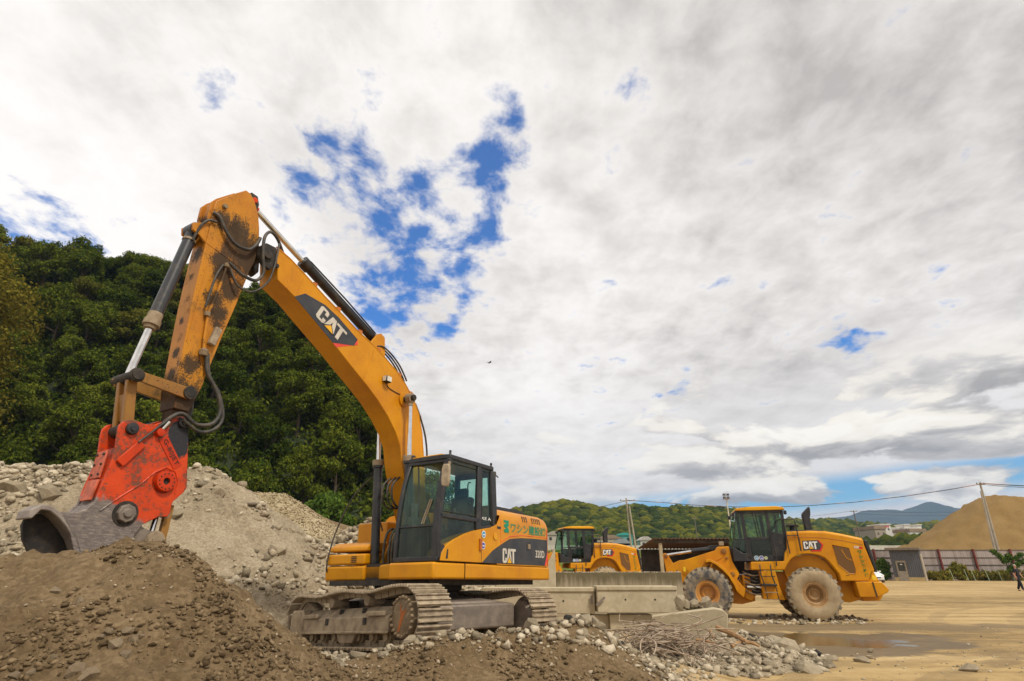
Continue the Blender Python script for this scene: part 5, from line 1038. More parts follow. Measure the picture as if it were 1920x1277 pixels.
    rail([(-.985, .37, 1.69), (-.97, .34, 2.1), (-1.02, .33, 2.74), (-.93, .33, 2.87), (-.72, .33, 3.17), (-.66, .33, 3.20), (-.22, .33, 3.20), (-.18, .33, 3.15), (-.16, .33, 2.75), (-.15, .34, 2.17)]); rail([(-.50, .36, 2.08), (-.53, .34, 2.62), (-.53, .34, 3.19)]); rail([(-.52, .34, 2.66), (-.17, .34, 2.66)], .014); rail([(-.50, 2.44, 2.76), (-.5, 2.44, 3.2), (.1, 2.44, 3.2), (.1, 2.44, 2.8)])
    for x in (-1.52, -1.18): rail([(x - .0, .33, 1.72), (x - .01, .30, 1.69), (x - .02, .28, 1.4), (x + .05, .28, 1.10)], .02, 'ladder_rail'); rail([(x + .05, .28, 1.10), (x + .09, .27, .62)], .014, 'ladder_rail')
    for z in (1.36, .86, .64): lb = MB(); lb.box(-1.50, -1.10, .24, .33, z - .012, z + .012); lb.build('ladder_step', MT['black'] if z > 1 else MT['dusty'], LD)
    pf = MB(); pf.box(-1.56, -1.08, .25, .50, 1.06, 1.12); pf.build('ladder_step', MT['black'], LD, .01); bp = MB(); bp.prism([(-1.55, .64), (-1.55, 1.54), (-1.05, 1.54), (-.98, 1.0), (-.86, .62)], .42, .95); bp.build('battery_box', MT['loader'], LD, .02)
    # articulated front frame, tower and arms
    tw = MB(); tw.prism([(-2.30, 1.25), (-2.42, 2.337), (-2.80, 2.331), (-2.95, 2.1), (-3.1, 1.5), (-4.0, 1.2), (-4.0, .55), (-2.2, .45), (-1.75, .55), (-1.75, 1.25)], 1.0, 1.8); tw.prism([(-2.42, 2.337), (-2.80, 2.331), (-3.1, 1.6), (-3.1, 1.3), (-2.6, 1.1), (-2.15, .66), (-2.05, .95), (-2.30, 1.25), (-2.19, 1.42), (-2.37, 1.85)], .62, .68); tw.prism([(-2.42, 2.337), (-2.80, 2.331), (-3.1, 1.6), (-3.1, 1.3), (-2.6, 1.1), (-2.15, .66), (-2.05, .95), (-2.30, 1.25), (-2.19, 1.42), (-2.37, 1.85)], 2.12, 2.18)
    tower = tw.build('front_frame', MT['loader'], LD, .02)
    hitch = MB(); hitch.prism([(-2.1, 1.4), (-1.72, 1.45), (-1.68, .80), (-1.9, .55), (-2.1, .66)], .75, 2.0); hitch.build('hitch', MT['loader'], LD, .03)
    hm = MB(); rg = random.Random(8)
    hm.box(-1.85, -1.5, .7, 2.0, .75, 1.45); hm.build('hitch_block', MT['blackdull'], LD, .03)
    for i in range(7): z0 = .8 + i * .1; hose('hitch_hose', [(-2.05, .7 + .02 * i, z0 + .1), (-1.85, .60, z0 + .03 * (i % 3)), (-1.65, .58, z0 - .02), (-1.45, .68, z0 + .06)], .022, LD, MT['hose'] if i % 3 else MT['dusty'])
    sc2 = MB(); sc2.cyl((-2.0, .62, 1.02), (-1.55, .62, 1.0), .05, 14); sc2.build('steering_cylinder', MT['chrome'], LD)
    for yy in (.60, 2.10):
        ar = MB(); ar.prism([(-2.50, 2.12), (-2.62, 2.30), (-2.78, 2.31), (-2.907, 2.205), (-3.40, 2.06), (-3.99, 1.885), (-4.15, 1.88), (-4.40, 1.78), (-4.60, 1.60), (-4.70, 1.45), (-4.66, 1.34), (-4.50, 1.20), (-4.45, .90), (-4.40, .66), (-4.22, .66), (-3.95, 1.05), (-3.7, 1.35), (-3.1, 1.75), (-2.7, 1.95)], yy, yy + .08); ar.build('lift_arm', MT['loader'], LD, .012)
    ct = MB(); ct.cyl((-4.0, .6, 1.45), (-4.0, 2.18, 1.45), .13, 20); ct.build('arm_crosstube', MT['loader'], LD)
    zl = MB(); zl.prism([(-4.747, 2.08), (-4.70, 2.13), (-4.62, 2.13), (-4.55, 2.06), (-4.35, 1.70), (-4.30, 1.35), (-4.55, .9), (-4.68, 1.1), (-4.68, 1.6)], 1.28, 1.52); zl.build('tilt_lever', MT['loader'], LD, .02)
    for x, z, yy, r_ in ((-4.63, 2.03, 1.26, .07), (-4.52, 1.42, .585, .10), (-4.28, 1.52, .585, .035), (-2.62, 2.17, .585, .10), (-2.42, 1.42, .60, .085), (-2.55, 1.95, .585, .05)): pn = MB(); pn.lathe([(0, -.03), (r_ * .5, -.03), (r_ * .6, -.015), (r_ * .95, -.012), (r_, .03), (0, .03)], (x, yy, z), 'y', 22); pn.build('pivot_pin', MT['link'], LD, smooth=30)
    tc = MB(); tc.cyl((-3.70, 1.4, 2.19), (-2.85, 1.4, 2.28), .095, 20); tc.box(-3.05, -2.7, 1.3, 1.5, 2.24, 2.40); tcy = tc.build('tilt_cylinder', MT['black'], LD, .01); tr_ = MB(); tr_.cyl((-4.62, 1.4, 2.06), (-3.70, 1.4, 2.19), .05, 16); tr_.build('cylinder_rod', MT['chrome'], tcy, smooth=50)
    lc = MB(); lc.cyl((-3.9, .95, 1.25), (-2.5, .95, .9), .07, 16); lc.build('lift_cylinder', MT['black'], LD)
    wl = MB(); wl.box(-2.75, -2.58, .62, .78, 2.36, 2.50); wl.build('front_lamp', MT['dusty'], LD, .02)
    ya = MB(); ya.box(-4.06, -3.98, .595, .599, 1.50, 1.66); ya.build('warning_plate', bpy.data.materials['warning yellow'], LD)
    for yy in (.12, 2.12):
        fd = MB(); pr = [(-3.30, 1.80), (-3.26, 1.90), (-3.12, 1.90), (-2.90, 1.79), (-2.68, 1.60), (-2.50, 1.38), (-2.36, 1.08), (-2.33, .92), (-2.40, .90), (-2.46, 1.08), (-2.60, 1.36), (-2.76, 1.55), (-2.96, 1.72), (-3.14, 1.82)]; fd.prism(pr, yy, yy + .56); fd.build('front_fender', MT['loader'], LD, .01)
    # bucket, lowered in front
    bk = MB(); B = [(-5.80, 1.30), (-5.66, 1.46), (-5.30, 1.40), (-4.85, 1.08), (-4.70, .70), (-4.80, .30), (-5.15, .12), (-6.1, .10), (-6.1, .14), (-5.2, .18), (-4.92, .38), (-4.82, .72), (-4.98, 1.02), (-5.36, 1.28), (-5.70, 1.36)]
    bk.prism(B, .0, 2.8); E_ = [(-5.66, 1.44), (-5.30, 1.38), (-4.85, 1.06), (-4.72, .70), (-4.82, .32), (-5.15, .14), (-6.05, .12)]; bk.prism(E_, .0, .04); bk.prism(E_, 2.76, 2.80); bk.build('bucket', paint('bucket paint', (.62, .27, .02), dirt=(.34, .22, .12), amt=.8, fine=.5), LD, .01)
    # wheels
    def wheel(x, near, dusty):
        w = .60; r = .825; y0 = 0 if near else 2.8; sg = 1 if near else -1
        T = lambda off: sg * off
        ty = MB(); ty.lathe([(.36, T(.07)), (.44, T(.03)), (.58, T(.005)), (.69, T(.02)), (.755, T(.06)), (.775, T(.12)), (.775, T(.48)), (.755, T(.54)), (.69, T(.58)), (.58, T(.595)), (.44, T(.57)), (.36, T(.53))], (x, y0, r), 'y', 64)
        root = ty.build('wheel_tyre' if 0 else 'tyre', MT['tyredust'] if dusty else MT['tyre'], None, smooth=35)
        lg = MB(); n = 24
        for i in range(n):
            for side in (0, 1):
                q = 2 * math.pi * (i + .5 * side) / n; ca, sa = math.cos(q), math.sin(q); ta, tb = -sa, ca
                hw = .062
                def P(rad, tan, off): return (x + rad * ca + tan * ta, y0 + T(off), r + rad * sa + tan * tb)
                o0, o1 = (.012, .30) if side == 0 else (.588, .30)
                vs = [P(.70, -hw, o0 + (.02 if side == 0 else -.02)), P(.70, hw, o0 + (.02 if side == 0 else -.02)), P(.825, hw * .8, o0 + (.055 if side == 0 else -.055)), P(.825, -hw * .8, o0 + (.055 if side == 0 else -.055)), P(.76, -hw, o1), P(.76, hw, o1), P(.828, hw * .8, o1), P(.828, -hw * .8, o1)]
                lg.add(vs, [(0, 1, 2, 3), (4, 7, 6, 5), (0, 4, 5, 1), (1, 5, 6, 2), (2, 6, 7, 3), (3, 7, 4, 0)])
        rm = MB(); rm.lathe([(.0, T(.26)), (.10, T(.25)), (.14, T(.20)), (.17, T(.20)), (.19, T(.24)), (.255, T(.25)), (.27, T(.12)), (.29, T(.09)), (.315, T(.095)), (.32, T(.07)), (.335, T(.06)), (.35, T(.075)), (.365, T(.06)), (.40, T(.05)), (.40, T(.10))], (x, y0, r), 'y', 56)
        hub = empty('wheel', (0, 0, 0)); hub.parent = LD; root.parent = hub
        lo_ = lg.build('tread', MT['lug'], hub, 0, smooth=0); ri = rm.build('rim', MT['rimdust'] if dusty else MT['rim'], hub, smooth=35)
        bt = MB()
        for i in range(16): q = 2 * math.pi * i / 16; bt.cyl((x + .215 * math.cos(q), y0 + T(.245), r + .215 * math.sin(q)), (x + .215 * math.cos(q), y0 + T(.22), r + .215 * math.sin(q)), .013, 7)
        bt.build('wheel_bolts', MT['rimdust'] if dusty else MT['rim'], hub)
    wheel(0, True, True); wheel(0, False, False); wheel(-3.348, True, False); wheel(-3.348, False, False)
    ax = MB(); ax.cyl((0, .5, .82), (0, 2.3, .82), .2, 20); ax.build('axle', MT['blackdull'], LD); ax = MB(); ax.cyl((-3.348, .5, .82), (-3.348, 2.3, .82), .2, 20); ax.build('axle', MT['blackdull'], LD)
    return LD
LD1 = build_loader()
LD1.matrix_world = Matrix.Translation((9.891, 20.284, -.012)) @ Matrix.Rotation(R(-14.859), 4, 'Z')
bpy.context.view_layer.update()
LD2 = copy_tree(LD1)
LD2.matrix_world = Matrix.Translation((4.894, 31.688, .0)) @ Matrix.Rotation(R(8.26), 4, 'Z')
for L_ in (LD1, LD2): L_['group'] = 'wheel loaders in the yard'
LD2['label'] = 'farther yellow wheel loader half hidden behind the long concrete wall'

# ------------------------------------------------------------------ concrete walls and blocks
def build_walls():
    mossy, k, b = pbr('mossy concrete'); v = co(k); z = k.sep(v)[2]
    n = k.noise(v, 5, 7, .65); st = k.noise(k.vmath('MULTIPLY', v, (5, 5, .6)), 1.4, 6, .65)
    f = k.ss(k.math('ADD', z, k.math('MULTIPLY', k.math('SUBTRACT', st, .5), .9)), 1.02, 1.42)
    c = k.mix(k.noise(v, .8, 5), (.37, .30, .20), (.30, .25, .17)); c = k.mix(k.math('MULTIPLY', f, .85), c, k.mix(n, (.035, .03, .012), (.15, .12, .05)))
    k.put(b.inputs['Base Color'], c); b.inputs['Roughness'].default_value = .95; bump(k, b, n, .01)
    a = at(1042, 1075, 17.6); w = MB(); e = at(1275, 1073, 17.9); zt = 1.50
    w.bar((a.x, a.y, zt / 2), (e.x, e.y, zt / 2), .22, zt); tag(w.build('concrete_wall', mossy, bevel=.012), 'long low concrete wall with dark moss streaks along its top', 'wall')
    rg = np.random.RandomState(5)
    P = np.array([[a.x + (e.x - a.x) * t, a.y + (e.y - a.y) * t + rg.uniform(-.09, .09), zt] for t in rg.uniform(0, 1, 420)])
    scatter('wall_grit', P, rg.uniform(.008, .035, len(P)), MT['stone'], 3, label='crumbs of stone and dirt lying on top of the mossy concrete wall', cat='grit', **PIT)
    w = MB(); p0 = at(850, 1100, 17.3); p1 = at(1041, 1030, 17.5); w.box(p0.x, p1.x, 17.3, 17.5, 0, 1.60); w.v = [(x, y, z if z < .5 else (1.52 if x < p0.x + .1 else 2.12)) for x, y, z in w.v]
    w2 = MB(); w2.add([(x, y, z) for x, y, z in [(p1.x - 1.0, 17.3, 0), (p1.x, 17.3, 0), (p1.x, 17.3, 1.60), (p1.x - .12, 17.3, 2.02), (p1.x - 1.0, 17.3, 1.7), (p1.x - 1.0, 17.5, 0), (p1.x, 17.5, 0), (p1.x, 17.5, 1.60), (p1.x - .12, 17.5, 2.02), (p1.x - 1.0, 17.5, 1.7)]], [(4, 3, 2, 1, 0), (5, 6, 7, 8, 9), (0, 1, 6, 5), (1, 2, 7, 6), (2, 3, 8, 7), (3, 4, 9, 8), (4, 0, 5, 9)])
    w3 = MB(); w3.prism([(-3.0, 0), (-3.0, 1.35), (.4, 1.50), (p1.x - .35, 1.52), (p1.x - .02, 2.14), (p1.x - .0, 0)], 17.3, 17.5); tag(w3.build('concrete_wall', MT['concrete'], bevel=.01), 'plain grey concrete wall panel with a raised end, behind the tail of the excavator', 'wall')
    def block(x0, x1, top, bot, Y, dep, lab, name='concrete_block', lip=True, tilt=0):
        a = at(x0, top, Y); e = at(x1, top, Y); zb = at(x0, bot, Y).z; b_ = MB(); b_.box(a.x, e.x, Y, Y + dep, zb, a.z)
        if lip: b_.box(a.x - .01, e.x + .01, Y - .03, Y + dep + .01, a.z - .075, a.z + .012)
        o = b_.build(name, MT['concrete'], bevel=.012)
        if tilt: o.rotation_euler = (0, R(tilt), 0)
        tag(o, lab, 'concrete block')
        for hx in (.35, .72):
            h = MB(); hx_ = a.x + (e.x - a.x) * hx; h.cyl((hx_, Y - .004, (a.z + zb) / 2), (hx_, Y + .02, (a.z + zb) / 2), .022, 12); h.build('lifting_hole', MT['blackdull'], o)
        return o
    o1 = block(905, 1114, 1103, 1151, 14.6, .5, 'upper concrete block directly right of the excavator track, its end chipped')
    o2 = block(1119, 1268, 1100, 1149, 14.4, .5, 'upper concrete block in line under the orange loader bucket')
    o3 = block(1090, 1141, 1153, 1200, 14.7, .45, 'short lower concrete block at the left of the bottom row', lip=False)
    o4 = block(1143, 1222, 1152, 1200, 14.55, .45, 'lower concrete block behind the rebar tangle, upright groove in its face', lip=False)
    br = MB()
    for x, s in ((1109, 0), (1126, 1)):
        p = at(x, 1125, 14.37 if s else 14.57); br.bar((p.x - .1 * s, p.y - .02, p.z - .08 - .03 * s), (p.x + .1 * s, p.y - .02, p.z + .10 - .04 * s), .05, .012, (0, 1, 0))
    SPLIT['steel_plates'] = 'steel_plate'; br.build('steel_plates', MT['steel'], o1)
    s = MB(); q = [at(1222, 1156, 13.6), at(1340, 1141, 12.9), at(1356, 1144, 12.8), at(1365, 1153, 12.75), at(1364, 1192, 12.75), at(1222, 1212, 13.6)]
    n = len(q); V = [tuple(p) for p in q] + [(p.x + .12, p.y + .45, p.z) for p in q]; s.add(V, [tuple(range(n)), tuple(range(2 * n - 1, n - 1, -1))] + [(i, i + n, (i + 1) % n + n, (i + 1) % n) for i in range(n)])
    o = tag(s.build('concrete_block', MT['concrete'], bevel=.015), 'slanting pale concrete block with a broken right end, stones lying on top', 'concrete block')
    for x, y in ((1282, 1178), (1328, 1172)): p = at(x, y, 13.2); h = MB(); d = Vector((.12, .45, 0)).normalized(); pp = Vector((p.x, 13.6 - (p.x - q[0].x) / (q[3].x - q[0].x) * .85, p.z)); h.cyl(pp - d * .01, pp + d * .02, .022, 12); h.build('lifting_hole', MT['blackdull'], o)
    # stones lying between the blocks and the loader's front tyre
    rg = random.Random(12)
    for i, (x, y, r_) in enumerate(((1276, 1128, .17), (1288, 1136, .15), (1274, 1140, .12), (1302, 1132, .16), (1296, 1144, .11), (1315, 1138, .13), (1322, 1131, .15), (1332, 1137, .14), (1343, 1135, .13), (1308, 1146, .10), (1350, 1141, .09), (1284, 1147, .10))):
        me = rock_mesh(i % 10, MT['stone']) if i < 10 else bpy.data.meshes['concrete_chunk']; o = bpy.data.objects.new('concrete_chunk', me); C.objects.link(o); p = at(x, y, 13.75); o.location = p; o.scale = (r_, r_ * .9, r_ * .8); o.rotation_euler = (rg.uniform(0, 6), rg.uniform(0, 6), rg.uniform(0, 6)); tag(o, 'broken concrete lump heaped behind the slanting block by the front tyre', 'concrete chunk', 'lumps behind the slanting concrete block')
build_walls()

# single broken pieces that show large
def build_chunks():
    ms = [rock_mesh(i, MT['stone']) for i in range(10)]; md = [rock_mesh(i, MT['darkstone']) for i in range(4)]; mp = [rock_mesh(i, MT['pebble']) for i in range(8)]
    rg = random.Random(21)
    def put(p, r_, mesh, lab, grp, flat_=.8, sink=.3):
        o = bpy.data.objects.new('stone' if 'earth' in lab or 'soil' in lab else 'concrete_chunk', mesh); C.objects.link(o)
        o.location = (p[0], p[1], p[2] + r_ * (.5 - sink)); o.scale = (r_ * rg.uniform(.85, 1.25), r_ * rg.uniform(.8, 1.15), r_ * flat_ * rg.uniform(.8, 1.1)); o.rotation_euler = (rg.uniform(-.4, .4), rg.uniform(-.4, .4), rg.uniform(0, 6.3)); tag(o, lab, 'stone' if 'earth' in lab or 'soil' in lab else 'concrete chunk', grp)
    def line(heap, n, fx, size, meshes, lab, grp, pw=2):
        for i in range(n):
            x, y = fx(rg.random()); z = float(heap.h(np.array([x]), np.array([y]))[0]) if heap else float(ground_h(np.array([x]), np.array([y]))[0])
            put((x, y, z), size[0] + (size[1] - size[0]) * rg.random() ** pw, rg.choice(meshes), lab, grp)
    c = heapB.c
    def crest(t): k = t * (len(c) - 1.001); i = int(k); f = k - i; p = c[i] * (1 - f) + c[i + 1] * f; return p[0] + rg.uniform(-.08, .08), p[1] + rg.uniform(-.12, .28)
    line(heapB, 54, crest, (.045, .135), ms, 'pale broken concrete lump on the crest of the soil bank', 'lumps along the bank crest')
    line(heapB, 12, lambda t: crest(.12 + t * .75), (.05, .11), md, 'black broken asphalt lump on the crest of the soil bank', 'asphalt lumps on the bank crest')
    line(heapF, 58, lambda t: (2.2 + 4.9 * rg.random(), 10.2 + 3.2 * rg.random()), (.07, .21), ms, 'broken concrete lump in the debris heap beside the rebar tangle', 'lumps of the debris heap')
    line(heapF, 6, lambda t: (4.6 + 2.6 * rg.random(), 11.8 + 1.5 * rg.random()), (.12, .24), md, 'dark asphalt lump in the debris heap near the slanting block', 'asphalt lumps of the debris heap')
    line(heapD, 50, lambda t: (-8.5 + 8.5 * rg.random(), 13 + 3.5 * rg.random()), (.13, .33), ms, 'larger broken concrete lump on the rubble slope behind the digger', 'lumps on the rubble slope')
    line(heapC, 60, lambda t: (-13.5 + 5 * rg.random() + (3.6 if rg.random() < .3 else 0), 9 + 5.5 * rg.random()), (.10, .34), ms, 'larger broken concrete lump on the tall pale rubble heap', 'lumps on the tall rubble heap')
    for px, py, r_ in ((240, 1186, .055), (216, 1210, .06), (250, 1204, .05), (205, 1186, .04), (236, 1230, .045), (140, 1262, .07), (168, 1272, .075), (60, 1262, .045), (100, 1235, .035), (262, 1196, .035), (190, 1196, .035), (28, 1270, .04), (150, 1130, .05), (105, 1112, .045), (330, 1200, .03), (300, 1215, .03)):
        # march the view line down to the mound
        d = ray(px, py); t = 2.0
        while t < 8:
            p = Vector((0, 0, CH)) + d * t
            if p.z < float(heapA.h(np.array([p.x]), np.array([p.y]))[0]): break
            t += .02
        put(p, r_, rg.choice(mp), 'rounded stone half sunk in the soil of the brown mound', 'stones in the brown soil mound', .8, .35)
    for x, y, r_ in ((9.3, 11.2, .16), (8.1, 12.6, .10), (7.6, 12.2, .13), (8.9, 13.6, .08)): put((x * .75 + .9, y, 0), r_, rg.choice(ms), 'lone broken lump lying on the yard between debris heap and puddle', 'lone lumps by the puddle', .6)
    a, b_ = at(430, 1010, 0.1), None
    o = bpy.data.objects.new('concrete_pipe', None)
    bpy.data.objects.remove(o)
    p = at(681, 1097, 13.0); z = float(heapD.h(np.array([p.x]), np.array([13.0]))[0]); mb = MB(); mb.cyl((p.x - .16, 13.0, z + .05), (p.x + .2, 12.9, z + .22), .12, 18, .10); tag(mb.build('concrete_pipe', MT['cream'], bevel=.01), 'pale round concrete stub lying on the rubble just above the near track', 'concrete pipe')
build_chunks()

def build_rebar():
    m = plain('rusty dusty rebar', (.42, .34, .25), .85, c2=(.24, .165, .11), scale=7); rg = random.Random(5); mb = MB(); cx, cy = 2.72, 11.1
    for i in range(170):
        a = rg.uniform(0, 6.28); L = rg.uniform(.5, 1.5); r0 = rg.uniform(0, .55); x = cx + r0 * 1.3 * math.cos(a) + rg.uniform(-.35, .35); y = cy + r0 * .7 * math.sin(a); z = .30 + rg.uniform(0, .55) * (1 - r0 * .9)
        h = rg.uniform(0, 6.28); el = rg.uniform(-.4, .30); cur = rg.uniform(-4.2, 4.2) if rg.random() < .7 else rg.uniform(-.8, .8); ce = rg.uniform(-1.0, .2); n = 9; pts = []
        for k in range(n):
            pts.append((x, y, max(z, .13 + .02 * rg.random()))); s_ = L / n; x += math.cos(h) * math.cos(el) * s_; y += math.sin(h) * math.cos(el) * s_ * .7; z += math.sin(el) * s_; h += cur * s_ / L * 1.2; el += ce * s_
        mb.tube(pts, rg.choice((.006, .008, .009, .012)), 5)
    for i in range(5):
        a = rg.uniform(.3, 2.8); pts = [(cx + rg.uniform(-.5, .5), cy + rg.uniform(-.3, .3), .5)]; q = pts[0]; L = rg.uniform(.5, .95)
        for k in range(1, 6): pts.append((q[0] + math.cos(a) * L * k / 5, q[1] + rg.uniform(-.02, .02), q[2] + math.sin(a) * L * .55 * k / 5 - .25 * (k / 5) ** 2))
        mb.tube(pts, .008, 5)
    tag(mb.build('rebar_tangle', m, smooth=60), 'tangle of bent dusty rebar in front of the lower concrete blocks', 'rebar')
    wood = plain('splintered wood', (.38, .22, .10), .85, c2=(.22, .12, .05), scale=8)
    for i, (a_, b_, r_) in enumerate(((at(1344, 1177, 11.9), at(1400, 1203, 11.4), .05), (at(1398, 1204, 11.4), at(1424, 1212, 11.3), .035), (at(1305, 1200, 11.2), at(1340, 1207, 11.1), .03), (at(1372, 1212, 11.3), at(1392, 1204, 11.5), .03), (at(1232, 1215, 10.6), at(1345, 1246, 10.0), .012), (at(1330, 1178, 12.2), at(1340, 1200, 12.0), .018))):
        mb = MB(); mid = (a_ + b_) / 2 + Vector((0, 0, .02)); mb.tube([a_, mid, b_], [r_, r_ * .9, r_ * .6], 7); tag(mb.build('timber_piece', wood if i != 4 else m, smooth=40), ['thick splintered branch rising from the debris heap toward the slanting block', 'short broken stick at the lower end of the thick branch', 'small stick lying left of centre on the debris heap', 'stubby wood splinter crossing below the thick branch', 'long thin bent rod running from the rebar tangle toward the viewer', 'thin upright splinter against the slanting block'][i], 'wood' if i != 4 else 'rod')
build_rebar()

# ------------------------------------------------------------------ woods and hills
LEAF = leafmat('hill leaves', (.014, .027, .004), (.038, .060, .007), (.14, .165, .018))
LEAF_M = leafmat('mid green leaves', (.022, .040, .006), (.056, .085, .010), (.17, .19, .022)); LEAF_Y = leafmat('olive leaves', (.035, .042, .007), (.08, .088, .012), (.17, .165, .025))
LEAF_L = leafmat('light leaves', (.045, .085, .012), (.08, .14, .02), (.14, .20, .035))
LEAF_B = leafmat('brownish leaves', (.05, .045, .008), (.12, .10, .014), (.20, .17, .025))
BARK = plain('bark', (.09, .065, .04), .95, c2=(.05, .035, .02), scale=5, bmp=.02)
def leaf_cards(cent, rad, n, size, seed, flat_=.75):
    """leaf faces over the surface of clumps: centres (m,3), radii (m)"""
    rg = np.random.RandomState(seed); w = rad ** 2; i = rg.choice(len(rad), n, p=w / w.sum())
    d = rg.normal(size=(n, 3)); d[:, 2] = d[:, 2] * .8 + .25; d /= np.linalg.norm(d, axis=1)[:, None]
    lump = 1 + .22 * np.sin(d[:, 0] * 7 + i) * np.sin(d[:, 1] * 6 + 2 * i) 
    P = cent[i] + d * (rad[i] * rg.uniform(.55, 1.04, n) * lump)[:, None] * np.array([1, 1, flat_])
    nrm = d + rg.normal(size=(n, 3)) * .55; nrm /= np.linalg.norm(nrm, axis=1)[:, None]
    a = np.cross(nrm, rg.normal(size=(n, 3))); a /= np.linalg.norm(a, axis=1)[:, None] + 1e-9; b = np.cross(nrm, a)
    s = (size * rg.uniform(.55, 1.25, n))[:, None]
    V = np.stack([P - a * s, P + b * s * .55 - a * s * .1, P + a * s, P - b * s * .55 + a * s * .1], 1).reshape(-1, 3)
    return V, np.arange(4 * n).reshape(n, 4)
def make_tree(seed, h, r, mat, nl=3600, size=.20, clumps=22, name='broadleaf_tree', tall=1.0):
    rg = random.Random(seed); root = empty(name, (0, 0, 0)); mb = MB(); cen = []; rad = []
    lean = Vector((rg.uniform(-.08, .08), rg.uniform(-.08, .08), 1)); top = lean * h * .7
    mb.tube([(0, 0, -1.2), lean * h * .2, lean * h * .45, top], [h * .028, h * .024, h * .016, h * .006], 8)
    for i in range(clumps):
        t = rg.uniform(.02, 1.0); q = i * 2.4 + rg.uniform(-.4, .4); rr = r * (1 - .5 * (abs(t - .42) / .58) ** 1.8) * rg.uniform(.45, 1.0) * (1 - .35 * (t > .85))
        p = lean * h * (.30 + .62 * t) + Vector((math.cos(q) * rr * .8, math.sin(q) * rr * .8, 0)); cen.append(p[:]); rad.append(r * rg.uniform(.20, .44))
        if i % 2 == 0: s = lean * h * (.18 + .5 * t * .8); mb.tube([s, (s + p) / 2 + Vector((0, 0, -.1)), p], [h * .010, h * .007, h * .003], 5)
    mb.build('trunk', BARK, root, smooth=60)
    V, F = leaf_cards(np.array(cen), np.array(rad), nl, size, seed); np_mesh('crown', V, F, mat, root)
    return root
def place(proto, used, p, sc_, rz, label, cat, group):
    o = proto if not used[0] else copy_tree(proto); used[0] = True
    o.location = p; o.scale = (sc_, sc_, sc_ * random.uniform(.9, 1.15)); o.rotation_euler = (0, 0, rz); tag(o, label, cat, group); return o

hill = Heap([at(-700, 440, 84), at(-100, 480, 84), at(75, 510, 84), at(170, 530, 83), at(270, 545, 82), at(350, 580, 81), at(440, 612, 80), at(500, 632, 79), at(560, 682, 77), at(605, 745, 75), at(635, 820, 73), at(650, 900, 71), at(660, 980, 68)], k=1.28, rnd=1.5, amp=1.6, sc_=.07, seed=81, fine=.3)
hm_, k_, b_ = pbr('hill ground'); v_ = co(k_); k_.put(b_.inputs['Base Color'], k_.ramp(k_.noise(v_, .35, 7, .65), [(.35, (.022, .034, .008)), (.60, (.04, .055, .014)), (.72, (.10, .085, .045)), (.82, (.20, .16, .11))])); b_.inputs['Roughness'].default_value = .95; bump(k_, b_, k_.noise(v_, 2.2, 7, .7), .4)
hill.mesh('hill', hm_, -125, 6, 26, 120, .9, kind='structure')
def hill_points(hp, box, n, mind, seed, ymax=None):
    rg = np.random.RandomState(seed); x = rg.uniform(box[0], box[1], 9000); y = rg.uniform(box[2], box[3], 9000); z = hp.h(x, y)
    P = np.stack([x, y, z], 1); P = P[(z > 1.2)]; P = P[inview(P + np.array([0, 0, 4]), .12)]; out = []
    for p in P:
        # hidden behind the ridge
        if all((p[0] - q[0]) ** 2 + (p[1] - q[1]) ** 2 > mind ** 2 for q in out): out.append(p)
        if len(out) >= n: break
    return out
